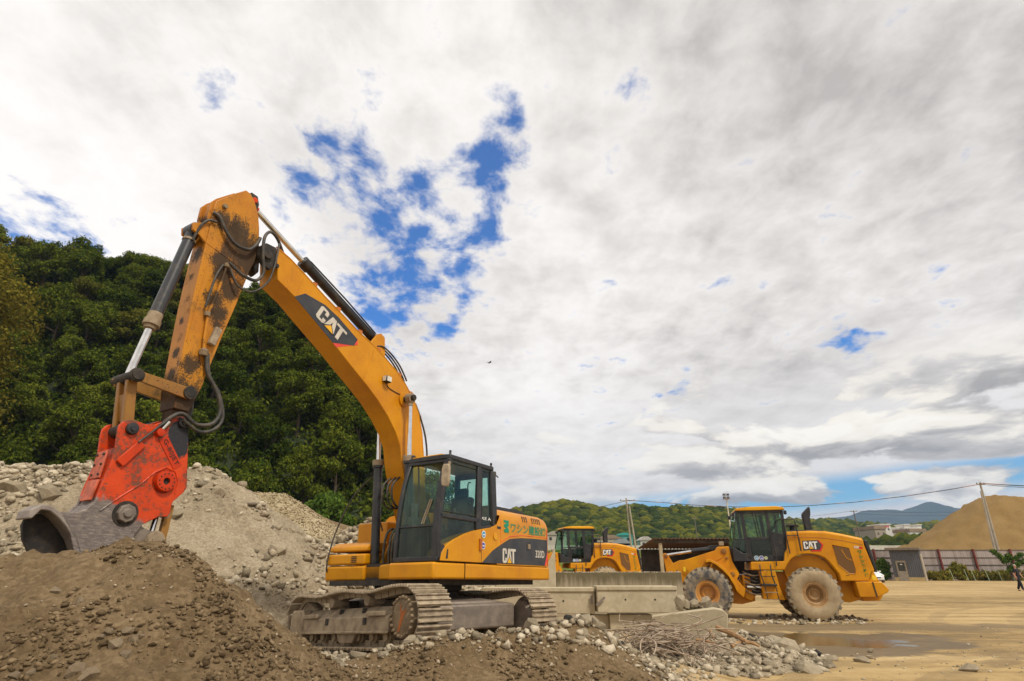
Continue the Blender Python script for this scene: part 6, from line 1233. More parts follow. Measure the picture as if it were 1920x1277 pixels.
def build_wood():
    rg = random.Random(17)
    protos = [make_tree(100 + i, (8.2, 7.4, 9.2, 8.0, 7.0)[i], (3.7, 3.9, 3.1, 3.6, 3.4)[i], (LEAF, LEAF_M, LEAF, LEAF_M, LEAF_Y)[i], 7500, .19, (26, 20, 34, 16, 24)[i]) for i in range(5)]; used = [[False] for _ in protos]; pick = lambda: rg.choice((0, 0, 1, 1, 2, 2, 3, 3, 4))
    lights = [make_tree(120 + i, 6.2, 2.7, LEAF_L, 3600, .22, 20) for i in range(2)]; ul = [[False] for _ in lights]
    c = hill.c; nc = 0
    # the row that stands on the skyline
    ts = np.linspace(.085, .995, 46); L = [0]
    for a, b in zip(c[:-1], c[1:]): L.append(L[-1] + np.linalg.norm(b - a))
    def along(t): d = t * L[-1]; i = min(max(j for j in range(len(L)) if L[j] <= d), len(c) - 2); f = (d - L[i]) / (L[i + 1] - L[i]); return c[i] * (1 - f) + c[i + 1] * f
    L2 = [np.linspace(0, 1, 2)]
    for i, t in enumerate(np.linspace(.52, .995, 40)):
        p = along(t); j = pick(); s = rg.uniform(.55, 1.05)
        p = (p[0] + rg.uniform(-.6, .6), p[1] + rg.uniform(-1.5, .5), float(hill.h(np.array([p[0]]), np.array([p[1]]))[0]) - .4)
        place(protos[j], used[j], p, s, rg.uniform(0, 6.28), 'dark green broadleaf tree standing out on the skyline of the wooded hill', 'tree', 'skyline trees of the wooded hill')
    pts = hill_points(hill, (-118, 0, 30, 90), 232, 3.6, 3)
    pts = pts
    for p in pts:
        p = tuple(p)
        # a bare rocky scar in the slope
        d = math.hypot(p[0] + 29.5, (p[2] - 25) * .8)
        if d < 2.6: continue
        low = p[2] < 9
        if low and rg.random() < .35: j = rg.randrange(2); place(lights[j], ul[j], (p[0], p[1], p[2] - .5), rg.uniform(.6, 1.1), rg.uniform(0, 6.28), 'lighter green bushy tree low on the slope of the wooded hill', 'tree', 'lighter trees at the foot of the wooded hill')
        else: j = pick(); place(protos[j], used[j], (p[0], p[1], p[2] - .5), rg.uniform(.6, 1.05), rg.uniform(0, 6.28), 'dark green broadleaf tree within the dense wood on the hillside', 'tree', 'dark trees of the wooded hillside')
    big = make_tree(140, 15, 4.4, LEAF_B, 42000, .11, 60); p = at(-135, 640, 50); z0 = float(hill.h(np.array([p.x]), np.array([50.]))[0]); tp = at(0, 452, 50).z; big.scale = ((tp - z0) / 15.0,) * 3; big.location = (p.x, 50, z0 - .2); tag(big, 'tall olive brown leafed tree at the left edge of the photo, above the rubble heap', 'tree')
    # undergrowth over the whole slope
    r2 = np.random.RandomState(4); n = 34000; x = r2.uniform(-118, 0, n); y = r2.uniform(28, 92, n); z = hill.h(x, y); P = np.stack([x, y, z], 1)
    scar = np.hypot(x + 29.5, (z - 25) * .8) < 2.6
    P = P[(z > .6) & ~scar]; P = P[inview(P, .1)]
    P[:, 2] += .25; V, F = leaf_cards(P, np.full(len(P), .95), min(len(P) * 14, 260000), .30, 5); tag(np_mesh('undergrowth', V, F, LEAF), 'undergrowth and ivy covering the slope between the trees', 'undergrowth', kind='stuff')
build_wood()

def blobs(name, P, S, m, seed, **kw):
    rg = np.random.RandomState(seed); base, FB = ICO1; var = []
    for i in range(8):
        v = base.copy(); d = rg.normal(size=(6, 3)); v = v * (1 + .16 * np.sin(v @ d[0] * 4 + i) + .12 * np.sin(v @ d[1] * 6))[:, None] * (1 + rg.uniform(-.09, .09, (len(v), 1))); var.append(v)
    n = len(P); Vs = np.stack(var)[rg.randint(0, 8, n)] * S[:, None, None] * np.array([1, 1, .85]) + P[:, None, :]
    F = (FB[None] + (np.arange(n) * len(base))[:, None, None]).reshape(-1, 3); return tag(np_mesh(name, Vs.reshape(-1, 3), F, m, smooth=False), **kw)
def canopy(name, ca, cb, cc, sc1, bs):
    m, k, b = pbr(name); v = co(k); g = k.node('ShaderNodeNewGeometry'); f = k.math('ADD', k.math('MULTIPLY', g.outputs['Random Per Island'], .38), k.math('ADD', k.math('MULTIPLY', k.noise(v, sc1, 4, .6), .75), k.math('MULTIPLY', k.noise(v, bs, 5, .75), .35)))
    k.put(b.inputs['Base Color'], k.ramp(f, [(.5, ca), (.72, cb), (.95, cc)])); b.inputs['Roughness'].default_value = 1; b.inputs['Specular IOR Level'].default_value = .05; bump(k, b, k.noise(v, bs, 6, .75), 2.2); return m
FAR = canopy('far canopy', (.020, .036, .004), (.068, .092, .008), (.20, .19, .012), .012, .8)
def far_hill(name, crest, k_, seed, n, s0, s1, box, lab, nm='wood', y_sp=None, noise=3.0):
    hp = Heap(crest, k=k_, rnd=12, amp=noise, sc_=.02, seed=seed, fine=.6); xs = (box[0], box[1]); hp.mesh('hill', hm_, box[0], box[1], box[2], box[3], 7.0, kind='structure')
    rg = np.random.RandomState(seed); x = rg.uniform(box[0], box[1], n); y = rg.uniform(box[2], box[3], n); z = hp.h(x, y); P = np.stack([x, y, z], 1); P = P[z > .5]; P = P[inview(P)]
    S = rg.uniform(s0, s1, len(P)); P[:, 2] += S * .25; blobs(nm, P, S, FAR, seed, label=lab, cat='wood', kind='stuff'); return hp
far_hill('hill', [at(700, 985, 430), at(880, 980, 430), at(950, 966, 430), at(985, 962, 430), at(1010, 964, 430), at(1035, 955, 430), at(1060, 950, 430), at(1085, 956, 430), at(1110, 965, 430), at(1135, 969, 430), at(1160, 965, 430), at(1185, 957, 430), at(1240, 966, 430), at(1273, 960, 430), at(1312, 965, 430), at(1335, 962, 430), at(1356, 969, 430), at(1400, 982, 430), at(1460, 1000, 430), at(1530, 1030, 430)], .30, 201, 17000, 1.5, 4.2, (-150, 300, 240, 470), 'yellow green wooded hill across the middle distance behind the loaders')
far_hill('hill', [at(1380, 998, 620), at(1468, 980, 620), at(1505, 990, 620), at(1549, 982, 620), at(1590, 990, 620), at(1643, 994, 620), at(1700, 995, 620), at(1760, 988, 620), at(1850, 985, 620), at(2000, 985, 620)], .22, 211, 9000, 3.0, 6.5, (200, 640, 440, 680), 'darker wooded ridge to the right, in front of the blue mountains', noise=2.5)
def build_mountains():
    m, k, b = pbr('mountain woods'); v = co(k); k.put(b.inputs['Base Color'], k.mix(k.noise(v, .006, 6, .6), (.018, .032, .018), (.05, .065, .03))); b.inputs['Roughness'].default_value = 1; bump(k, b, k.noise(v, .012, 8, .65), 30)
    Y = 3000.; hp = Heap([at(1400, 995, Y), at(1545, 975, Y), at(1600, 965, Y), at(1625, 955, Y), at(1665, 957, Y), at(1700, 961, Y), at(1722, 950, Y), at(1742, 942, Y), at(1765, 951, Y), at(1790, 952, Y), at(1830, 962, Y), at(1900, 975, Y), at(2050, 985, Y)], k=.42, rnd=30, amp=14, sc_=.004, seed=221, fine=3, ridge=True)
    hp.mesh('mountains', m, 900, 3300, 2300, 3300, 22, kind='structure')
build_mountains()

# riverbank trees, embankment and rail
hbank = far_hill('bank', [at(1180, 1036, 235), at(1300, 1034, 235), at(1480, 1026, 235), at(1560, 1024, 235), at(1700, 1024, 235), at(1800, 1024, 235)], .5, 231, 1500, 1.8, 4.2, (40, 240, 205, 255), 'row of riverside trees and bushes below the hills', nm='riverside_wood', noise=1.5)
def build_embankment():
    g = soil('bank grass', (.05, .085, .010), (.12, .15, .015), (.24, .21, .03), .06, 2.2, .15)
    mb = MB(); mb.prism([(118, -.4), (137, 5.0), (150, 5.0), (160, -.4)], 5, 170, axis='x'); tag(mb.build('embankment', g, smooth=0), kind='structure')
    mb = MB(); w = plain('white parapet', (.62, .58, .50), .8, var=.12, scale=.5); mb.box(6, 168, 137.6, 137.9, 4.98, 6.0)
    tag(mb.build('parapet', w), 'long pale parapet running along the top of the grassy embankment', 'parapet')
build_embankment()

# ------------------------------------------------------------------ yard edge: fence, hut, shed, sheds beyond
def build_edge():
    pan, k, b = pbr('fence sheet'); v = co(k); x = k.sep(v)[0]; w = k.math('SINE', k.math('MULTIPLY', x, 22)); st = k.noise(k.vmath('MULTIPLY', v, (1.2, 1, .15)), 1.2, 5)
    k.put(b.inputs['Base Color'], k.mix(k.ss(st, .35, .7), (.36, .30, .27), (.25, .20, .165))); b.inputs['Roughness'].default_value = .6; bump(k, b, w, .008)
    rust = plain('red oxide steel', (.20, .035, .018), .7, var=.25); rail = plain('dark rail', (.13, .10, .075), .7)
    Y = 77.0; x0, x1 = at(1560, 1060, Y).x, at(2010, 1060, Y).x; zt = 3.55
    f = empty('sheet_fence', (x0, Y, 0), 0, 'tall pale corrugated sheet fence with rust red posts in front of the sand heap', 'fence')
    def B(nm, m, *a, **k2): mb = MB(); mb.box(*a); o = mb.build(nm, m, f, **k2); return o
    B('sheet_panel', pan, 0, x1 - x0, 0, .04, .05, zt)
    for z in (3.52, 2.62, 1.75, .85): B('fence_rail', rail, 0, x1 - x0, -.08, -.005, z, z + .07)
    xs = [at(px, 1032, Y).x - x0 for px in (1580, 1636, 1757, 1822, 1891, 1955)]
    for x in xs: B('fence_post', rust, x - .09, x + .09, -.30, -.10, 0, zt + .12)
    # hut
    Yh = 74.0; a = at(1679, 1089, Yh).x; zr = at(1700, 1032, Yh).z; W = 1.5; ph = R(38)
    h = empty('yard_hut', (a + math.cos(ph) * W, Yh - math.sin(ph) * W, 0), -ph, 'small dark grey flat roofed hut with a pale door beside the sheet fence', 'hut')
    wall, k, b = pbr('dark cladding'); v = co(k); k.put(b.inputs['Base Color'], k.mix(k.noise(v, 1.2, 5), (.062, .064, .072), (.11, .11, .115))); bump(k, b, k.math('SINE', k.math('MULTIPLY', k.sep(v)[0], 30)), .02)
    mb = MB(); mb.box(-W, W, 0, 2.6, .42, zr); mb.build('wall', wall, h); mb = MB(); mb.box(-W + .01, W - .01, .01, 2.6, 0, .42); mb.build('plinth', plain('cream plinth', (.50, .38, .18), .8), h)
    mb = MB(); mb.box(-W - .35, W + .15, -.5, 2.9, zr, zr + .28); mb.build('roof', plain('brown roof edge', (.20, .155, .11), .7), h, .02)
    fr = plain('door frame', (.36, .28, .17), .6); dx = -.55
    mb = MB(); mb.box(dx - .52, dx + .52, -.04, .0, .0, 2.25); dr = mb.build('door_frame', fr, h); mb = MB(); mb.box(dx - .43, dx + .43, -.06, -.04, .02, 2.15); dr2 = mb.build('door', plain('door leaf', (.33, .28, .22), .6), h); mb = MB(); mb.box(dx - .36, dx + .36, -.075, -.06, 1.1, 2.05); mb.build('door_pane', plain('door pane', (.05, .05, .04), .2), dr2); mb = MB(); mb.box(dx - .1, dx + .12, -.082, -.075, 1.78, 1.88); mb.build('notice', MT['white'], dr2)
    mb = MB(); mb.box(W + .003, W + .10, .2, 2.5, .0, zr - .4); mb.build('side_panel', plain('pale side sheet', (.42, .36, .27), .7), h)
    # open shed behind the nearer loader
    Ys = 44.0; x0, x1 = at(1228, 1014, Ys).x, at(1432, 1014, Ys).x; z1 = at(1300, 1010, Ys).z
    s = empty('storage_shed', (x0, Ys, 0), 0, 'open fronted dark shed with a corrugated brown roof behind the loaders', 'shed'); Wd = x1 - x0
    rm, k, b = pbr('rusty corrugated roof'); v = co(k); k.put(b.inputs['Base Color'], k.mix(k.noise(v, 1.5, 6), (.17, .085, .05), (.09, .05, .03))); b.inputs['Roughness'].default_value = .85
    mb = MB(); n = 120; V = []
    for i in range(n + 1):
        xx = -.2 + (Wd + .4) * i / n; dz = .045 * math.sin(i * math.pi / 2 * 1.0) * 1.0; V += [(xx, -.4, z1 - .02 + dz), (xx, 5.5, z1 - .55 + dz)]
    mb.add(V, [(2 * i, 2 * i + 1, 2 * i + 3, 2 * i + 2) for i in range(n)]); ro = mb.build('roof', rm, s, smooth=0); so = ro.modifiers.new('thick', 'SOLIDIFY'); so.thickness = .03
    dk = plain('dark boards', (.06, .045, .03), .9, c2=(.03, .022, .016), scale=2); mb = MB(); mb.box(0, Wd, 5.1, 5.2, 0, z1 - .6); mb.build('back_wall', dk, s); mb = MB(); mb.box(Wd - .2, Wd - .12, .2, 5.1, 0, z1 - .25); mb.build('side_wall', dk, s)
    tw = plain('pale post', (.42, .33, .20), .8)
    for x in (.35, Wd - .3): mb = MB(); mb.box(x - .11, x + .11, -.15, .08, 0, z1 - .1); mb.build('post', tw, s)
    mb = MB(); mb.box(-.1, Wd + .1, -.2, -.05, z1 - .30, z1 - .10); mb.build('eaves_beam', dk, s)
    # low buildings between the loaders
    Yl = 88.; a, c = at(1206, 1060, Yl).x, at(1246, 1060, Yl).x; l = empty('low_store', (a, Yl, 0), 0, 'low beige store building with one dark opening, left of the open shed', 'building'); zt = at(1220, 1050, Yl).z
    mb = MB(); mb.box(0, c - a, 0, 5, 0, zt); mb.build('wall', plain('beige wall', (.42, .34, .22), .8), l); mb = MB(); mb.box(-.2, c - a + .2, -.3, 5.2, zt, zt + .3); mb.build('roof', dk, l); mb = MB(); mb.box(.25, (c - a) * .55, -.05, 0, zt - 1.6, zt - .5); mb.build('window', MT['black'], l)
    # small houses below the far hill
    for i, (px, w, y, h, cc, rc) in enumerate(((1042, 7, 1003, 3, (.50, .45, .36), (.42, .38, .30)), (1166, 6, 1019, 4, (.36, .37, .36), (.30, .32, .33)), (1172, 5, 1004, 2.2, (.10, .36, .32), (.05, .35, .30)), (1144, 8, 1010, 3, (.46, .40, .30), (.30, .22, .15)), (1212, 4, 1013, 3, (.62, .58, .50), (.5, .45, .4)))):
        Yh = 200.; p = at(px, y, Yh); hh = empty('far_house', (p.x, Yh, 0), 0, ['small cream house with a flat roof, left of the far loader cab', 'small grey house behind the far loader engine cover', 'tiny teal roofed house at the foot of the utility pole', 'low tan house behind the far loader exhaust', 'tiny white house right of the leaning utility pole'][i], 'house', 'small houses below the far hill')
        mb = MB(); mb.box(-w / 2, w / 2, 0, 6, 0, p.z); mb.build('wall', plain('house wall', cc, .8), hh); mb = MB(); mb.prism([(-w / 2 - .4, p.z), (w / 2 + .4, p.z), (w / 2 * .3, p.z + h * .4), (-w / 2 * .3, p.z + h * .4)], -.3, 6.3); mb.build('roof', plain('house roof', rc, .8), hh)
        for q in (-.25, .2): mb = MB(); mb.box(w * q - .4, w * q + .4, -.05, 0, p.z - 1.7, p.z - .7); mb.build('window', MT['black'], hh)
    # works buildings far right
    wh = plain('white works wall', (.72, .68, .60), .7, var=.06, scale=.3); br = plain('brown works roof', (.33, .22, .13), .8, scale=.3)
    for i, (pa, pb, y, dep, mm) in enumerate(((1640, 1660, 992, 20, br), (1650, 1669, 984, 12, wh), (1671, 1722, 991, 16, wh), (1695, 1705, 984.5, 8, wh), (1706, 1735, 997, 14, br), (1719, 1727, 985, 8, wh))):
        Yw = 330. + (0, 6, 14, 12, -4, 20)[i]; a, c = at(pa, y, Yw), at(pb, y, Yw); o = empty('works_building', (a.x, Yw, 0), 0, ['low brown roofed works building left of the white tower block', 'white tower block of the works with a small red sign', 'long low white works hall behind the riverside trees', 'narrow white stair tower rising from the long works hall', 'brown roofed works hall nearest the sand heap', 'small white rooftop tower nearest the sand heap'][i], 'building', 'works buildings in the distance')
        W = c.x - a.x; mb = MB(); mb.box(0, W, 0, dep, 0, a.z); mb.build('wall', wh if i != 0 else plain('tan wall', (.40, .32, .22), .8), o); mb = MB(); mb.box(-.4, W + .4, -.4, dep + .4, a.z, a.z + (.5 if mm is wh else 1.6)); mb.build('roof', mm, o)
        nw = max(2, int(W / 2.2))
        for j in range(nw): mb = MB(); xx = W * (j + .5) / nw; mb.box(xx - .45, xx + .45, -.06, 0, a.z - 3.0, a.z - 1.8); mb.build('window', MT['inside'], o)
        if i == 1:
            for j in range(4): mb = MB(); mb.box(1.0 + j * 1.0, 1.7 + j * 1.0, -.1, -.02, a.z - 1.4, a.z - .5); mb.build('sign_letter', MT['logored'], o)
build_edge()

hsand = Heap([at(1857, 928, 122), at(1900, 931, 124), at(1960, 938, 126), at(2100, 950, 128)], k=.62, rnd=2.2, amp=1.3, sc_=.06, seed=301, fine=.25)
hsand.mesh('sand_heap', MT['sand'], 50, 190, 80, 150, .8, label='huge smooth heap of tan sand behind the sheet fence', cat='sand heap')

# ------------------------------------------------------------------ poles and wires
CONC = plain('pole concrete', (.40, .35, .27), .85, var=.12, scale=2)
def pole(name, base, top, r0, r1, label, cat='utility pole', arms=(), mat=None, extra=None):
    b, t = Vector(base), Vector(top); p = empty(name, b, 0, label, cat); mb = MB(); mb.tube([(0, 0, 0), t - b], [r0, r1], 12); mb.build('shaft', mat or CONC, p, smooth=50)
    d = t - b
    for f, w, s in arms:
        c = d * f; mb = MB(); mb.box(c.x - w, c.x + w * s, c.y - .06, c.y + .06, c.z - .06, c.z + .06); ca = mb.build('crossarm', MT['dusty'], p)
        for x in (-w * .9, w * s * .9, 0): mb = MB(); mb.lathe([(0, .26), (.05, .24), (.07, .16), (.04, .12), (.07, .06), (0, .04)], (c.x + x, c.y, c.z), 'z', 8); mb.build('insulator', MT['inside'], p)
    return p
def wire(pts, r, lab, m=None):
    mb = MB(); mb.tube(pts, r, 6); return tag(mb.build('overhead_wire', m or MT['hose'], smooth=60), lab, 'overhead wire')
def sagline(a, b, sag, n=24): return [a.lerp(b, i / n) - Vector((0, 0, sag * 4 * (i / n) * (1 - i / n))) for i in range(n + 1)]
def build_poles():
    Y1, Y2 = 100., 81.
    b1 = at(1187, 1050, Y1); b1.z = 0; t1 = at(1174, 934, Y1); pole('utility_pole', (b1.x, Y1, 0), t1, .20, .13, 'leaning concrete utility pole with crossarm rising behind the far loader', arms=((.965, 1.1, 1.3),))
    b1b = at(1197, 1050, Y1); t1b = at(1180, 949, Y1 - .4); pole('support_pole', (b1b.x, Y1 - .4, 0), t1b, .19, .12, 'shorter plain pole leaning against the utility pole behind the far loader', 'support pole')
    b2 = at(1882, 1072, Y2); t2 = at(1837, 904, Y2); pole('utility_pole', (b2.x, Y2, 0), t2, .20, .12, 'tall slanting concrete utility pole in front of the sand heap', arms=((.975, .5, 1.2),))
    b3 = at(1874, 1072, Y2 - .5); t3 = at(1839, 921, Y2 - .5); pole('support_pole', (b3.x, Y2 - .5, 0), t3, .15, .10, 'thinner grey pole fixed alongside the tall pole at the sand heap', 'support pole')
    p = at(1376, 1030, 92.); q = at(1362, 936, 92.); lp = pole('floodlight_mast', (p.x, 92, 0), q, .14, .09, 'slim white mast with a cluster of floodlights behind the nearer loader cab', 'light mast', mat=plain('white mast', (.66, .60, .48), .6))
    d = Vector(q) - Vector((p.x, 92, 0)); mb = MB(); mb.box(d.x - .45, d.x + .45, -.4, .4, d.z, d.z + .08); mb.build('platform', MT['dusty'], lp)
    for x in (-.3, .3):
        for z in (.25, .70): mb = MB(); mb.prism([(-.2, -.16), (.2, -.16), (.16, .16), (-.16, .16)], -.12, .12); mb.v = [(a + d.x + x, b, c + d.z + z) for a, b, c in mb.v]; mb.build('floodlight', MT['inside'], lp, .02)
    mb = MB(); mb.bar((d.x, 0, d.z), (d.x, 0, d.z + .95), .06, .06); mb.build('lamp_bracket', MT['dusty'], lp)
    p = at(1614, 1010, 150.); q = at(1600, 957, 150.); pole('utility_pole', (p.x, 150, 0), q, .16, .11, 'distant thin pole above the grille of the nearer loader', arms=((.98, .8, 1.0),), mat=plain('dark pole', (.16, .13, .10), .8))
    p = at(1308, 1010, 180.); q = at(1302, 969, 180.); pole('utility_pole', (p.x, 180, 0), q, .16, .11, 'faint distant pole in front of the wooded hill above the shed roof', arms=((.97, .7, 1.0),), mat=plain('dark pole', (.20, .17, .12), .8))
    cab_, k, b = pbr('wrapped cable'); x = k.sep(co(k))[0]; f = k.noise(k.comb(k.math('MULTIPLY', x, .35), 0, 0), 1.0, 3, .6); k.put(b.inputs['Base Color'], k.mix(k.ss(f, .48, .58), (.03, .03, .03), (.42, .17, .05)))
    A, Bp = at(1176, 938, Y1), at(1836, 908, Y2); M1 = at(1380, 951, 94)
    mid = [at(x, y, Y1 + (Y2 - Y1) * (x - 1176) / 660) for x, y in ((1176, 938), (1240, 942), (1300, 947), (1380, 950.5), (1450, 951), (1520, 948), (1600, 942), (1700, 930), (1780, 918), (1836, 908))]
    wire(mid, .05, 'long sagging cable between the two concrete utility poles, over the loader', cab_)
    wire([at(1172, 940, Y1), at(1140, 947, 108), at(1105, 956, 116), at(1050, 968, 128), at(1000, 976, 140)], .035, 'thin wire running left from the leaning utility pole to the far hill')
    for i, (y, r_) in enumerate(((908, .06), (911, .035))):
        wire([at(1838, 906 + i * 2, Y2), at(1880, 909 + i * 3, Y2 - 6), at(1920, 911 + i * 3, Y2 - 12), at(1990, 912 + i * 3, Y2 - 20)], r_, ['thick cable leaving the tall pole to the right above the sand heap', 'thin lower cable leaving the tall pole to the right above the sand heap'][i], cab_ if i == 0 else None)
    wire([at(1602, 958, 150), at(1700, 961, 150), at(1800, 960, 150), at(1900, 955, 150)], .035, 'faint upper wire crossing in front of the blue mountains'); wire([at(1602, 963, 150), at(1700, 967, 150), at(1800, 967, 150), at(1900, 962, 150)], .035, 'faint lower wire crossing in front of the blue mountains'); wire([at(1598, 958, 150), at(1540, 966, 146), at(1460, 975, 140), at(1400, 985, 136)], .03, 'faint wire running left from the distant thin pole')
build_poles()

# ------------------------------------------------------------------ weeds and small tree at the fence, stakes
def build_weeds():
    rg = np.random.RandomState(9); Yf = 75.3; x0, x1 = at(1737, 1080, Yf).x, at(1925, 1080, Yf).x
    P = []; S = []
    for i in range(260): x = rg.uniform(x0, x1); hgt = .25 + .55 * abs(math.sin(x * .9)) + rg.uniform(0, .45); P.append((x, Yf + rg.uniform(-.5, .9), rg.uniform(.1, hgt))); S.append(rg.uniform(.25, .5))
    P = [(a_, b_, c_ * (1.0 + .9 * float(sstep(fbm(np.array([a_]), np.array([0.]), .45, 3, 7), 0, .5)[0]))) for a_, b_, c_ in P]; V, F = leaf_cards(np.array(P), np.array(S), 16000, .13, 3, .9); tag(np_mesh('weeds', V, F, leafmat('weed leaves', (.05, .075, .008), (.16, .16, .018), (.36, .27, .07))), 'yellow green weeds growing along the foot of the sheet fence', 'weeds', kind='stuff')
    xg = at(1665, 1080, Yf).x; P = np.array([(xg + rg.uniform(-.9, .1), Yf + rg.uniform(-.3, .5), rg.uniform(.2, 2.3)) for i in range(60)]); V, F = leaf_cards(P, np.full(60, .35), 3500, .13, 4, .9); tag(np_mesh('shrub', V, F, LEAF_L), 'leafy shrub between the parked white car and the grey hut', 'shrub')
    st = plain('pale green stake', (.40, .50, .33), .6)
    for i, px in enumerate((1790, 1817, 1830, 1856, 1880, 1904)): p = at(px, 1090, 74.2); mb = MB(); mb.cyl((p.x - .25, 74.2, 1.3), (p.x, 74.2, 0), .035, 8); tag(mb.build('stake', st), 'pale green stake leaning in the weeds along the fence', 'stake', 'pale green stakes along the fence')
    t = empty('young_tree', (at(1900, 1090, 73.5).x, 73.5, 0), 0, 'young tree with arching leafy branches by the fence at the right edge', 'tree'); mb = MB(); cen = []; tips = [(at(1862, 1034, 73.5)), at(1890, 1042, 73.5), at(1915, 1040, 73.0), at(1908, 1058, 73.0), at(1896, 1065, 73.5), at(1930, 1048, 73.0), at(1878, 1046, 73.5)]
    for tp in tips:
        q = Vector(tp) - t.location; mb.tube([(0, 0, 0), (q.x * .15, 0, q.z * .6), (q.x * .55, q.y * .5, q.z * .95), tuple(q)], [.06, .045, .03, .012], 6)
        for f in (.5, .65, .8, .92, 1.0): cen.append((q.x * f, q.y * f, q.z * (.6 + .4 * f) if f < .9 else q.z))
    mb.build('trunk', BARK, t, smooth=60); V, F = leaf_cards(np.array(cen), np.full(len(cen), .38), 2600, .13, 6, .7); np_mesh('crown', V, F, LEAF_L, t)
build_weeds()

# ------------------------------------------------------------------ parked car, walking man, bird
def build_car():
    p = at(1652, 1094, 66.); c = empty('parked_car', (p.x - .25, 66, 0), R(-8), 'small white car parked between the loader and the grey hut, seen from the front', 'car')
    W = plain('white car paint', (.72, .72, .72), .25, var=.03); mb = MB()
    # cross sections along the length (y = 0 front), each: half width low/high, z
    sec = [(0.0, .62, .66, .30, .62), (.18, .76, .72, .24, .82), (.85, .82, .74, .22, .98), (1.0, .82, .74, .22, 1.02)]
    V = []
    for y, wl, wh_, z0, z1 in sec + [(3.3, .82, .74, .22, 1.05), (3.6, .78, .7, .3, 1.0)]: V += [(-wl, y, z0), (wl, y, z0), (wl, y, (z0 + z1) / 2 + .1), (wh_, y, z1), (-wh_, y, z1), (-wl, y, (z0 + z1) / 2 + .1)]
    n = 6; m_ = 6; mb.add(V, [(i * n + j, i * n + (j + 1) % n, (i + 1) * n + (j + 1) % n, (i + 1) * n + j) for i in range(m_ - 1) for j in range(n)] + [tuple(range(n)), tuple(range((m_ - 1) * n, m_ * n))]); body = mb.build('body', W, c, .05, 3)
    cb = MB(); cb.add([(-.72, .95, 1.0), (.72, .95, 1.0), (.74, 3.4, 1.04), (-.74, 3.4, 1.04), (-.58, 1.65, 1.60), (.58, 1.65, 1.60), (.60, 3.15, 1.62), (-.60, 3.15, 1.62)], [(0, 1, 5, 4), (1, 2, 6, 5), (2, 3, 7, 6), (3, 0, 4, 7), (4, 5, 6, 7)]); cb.build('cabin', W, c, .05, 3)
    g = plain('car glass', (.03, .035, .04), .08); ws = MB(); ws.quad((-.60, 1.02, 1.07), (.60, 1.02, 1.07), (.50, 1.60, 1.55), (-.50, 1.60, 1.55)); ws.v = [(x, y - .03, z + .03) for x, y, z in ws.v]; ws.build('windscreen', g, c)
    for s in (-1, 1):
        sw = MB(); sw.quad((s * .745, 1.3, 1.08), (s * .755, 3.1, 1.10), (s * .625, 3.0, 1.52), (s * .615, 1.75, 1.52)); sw.build('side_window', g, c)
        hl = MB(); hl.box(s * .60 - .14, s * .60 + .14, .02, .12, .62, .76); hl.build('headlight', MT['lamp'], c, .03); mi = MB(); mi.box(s * .85 - .09, s * .85 + .09, 1.1, 1.2, 1.05, 1.18); mi.build('door_mirror', W, c, .03)
        for y in (.65, 2.95): wh_ = MB(); wh_.lathe([(0, -.1), (.2, -.1), (.29, -.08), (.29, .08), (.2, .1), (0, .1)], (s * .76, y, .29), 'x', 24); wh_.build('wheel', MT['tyre'], c)
    gr = MB(); gr.box(-.35, .35, -.02, .05, .45, .55); gr.build('grille', MT['black'], c); pl = MB(); pl.box(-.17, .17, -.04, 0, .33, .42); pl.build('number_plate', MT['white'], c)
build_car()

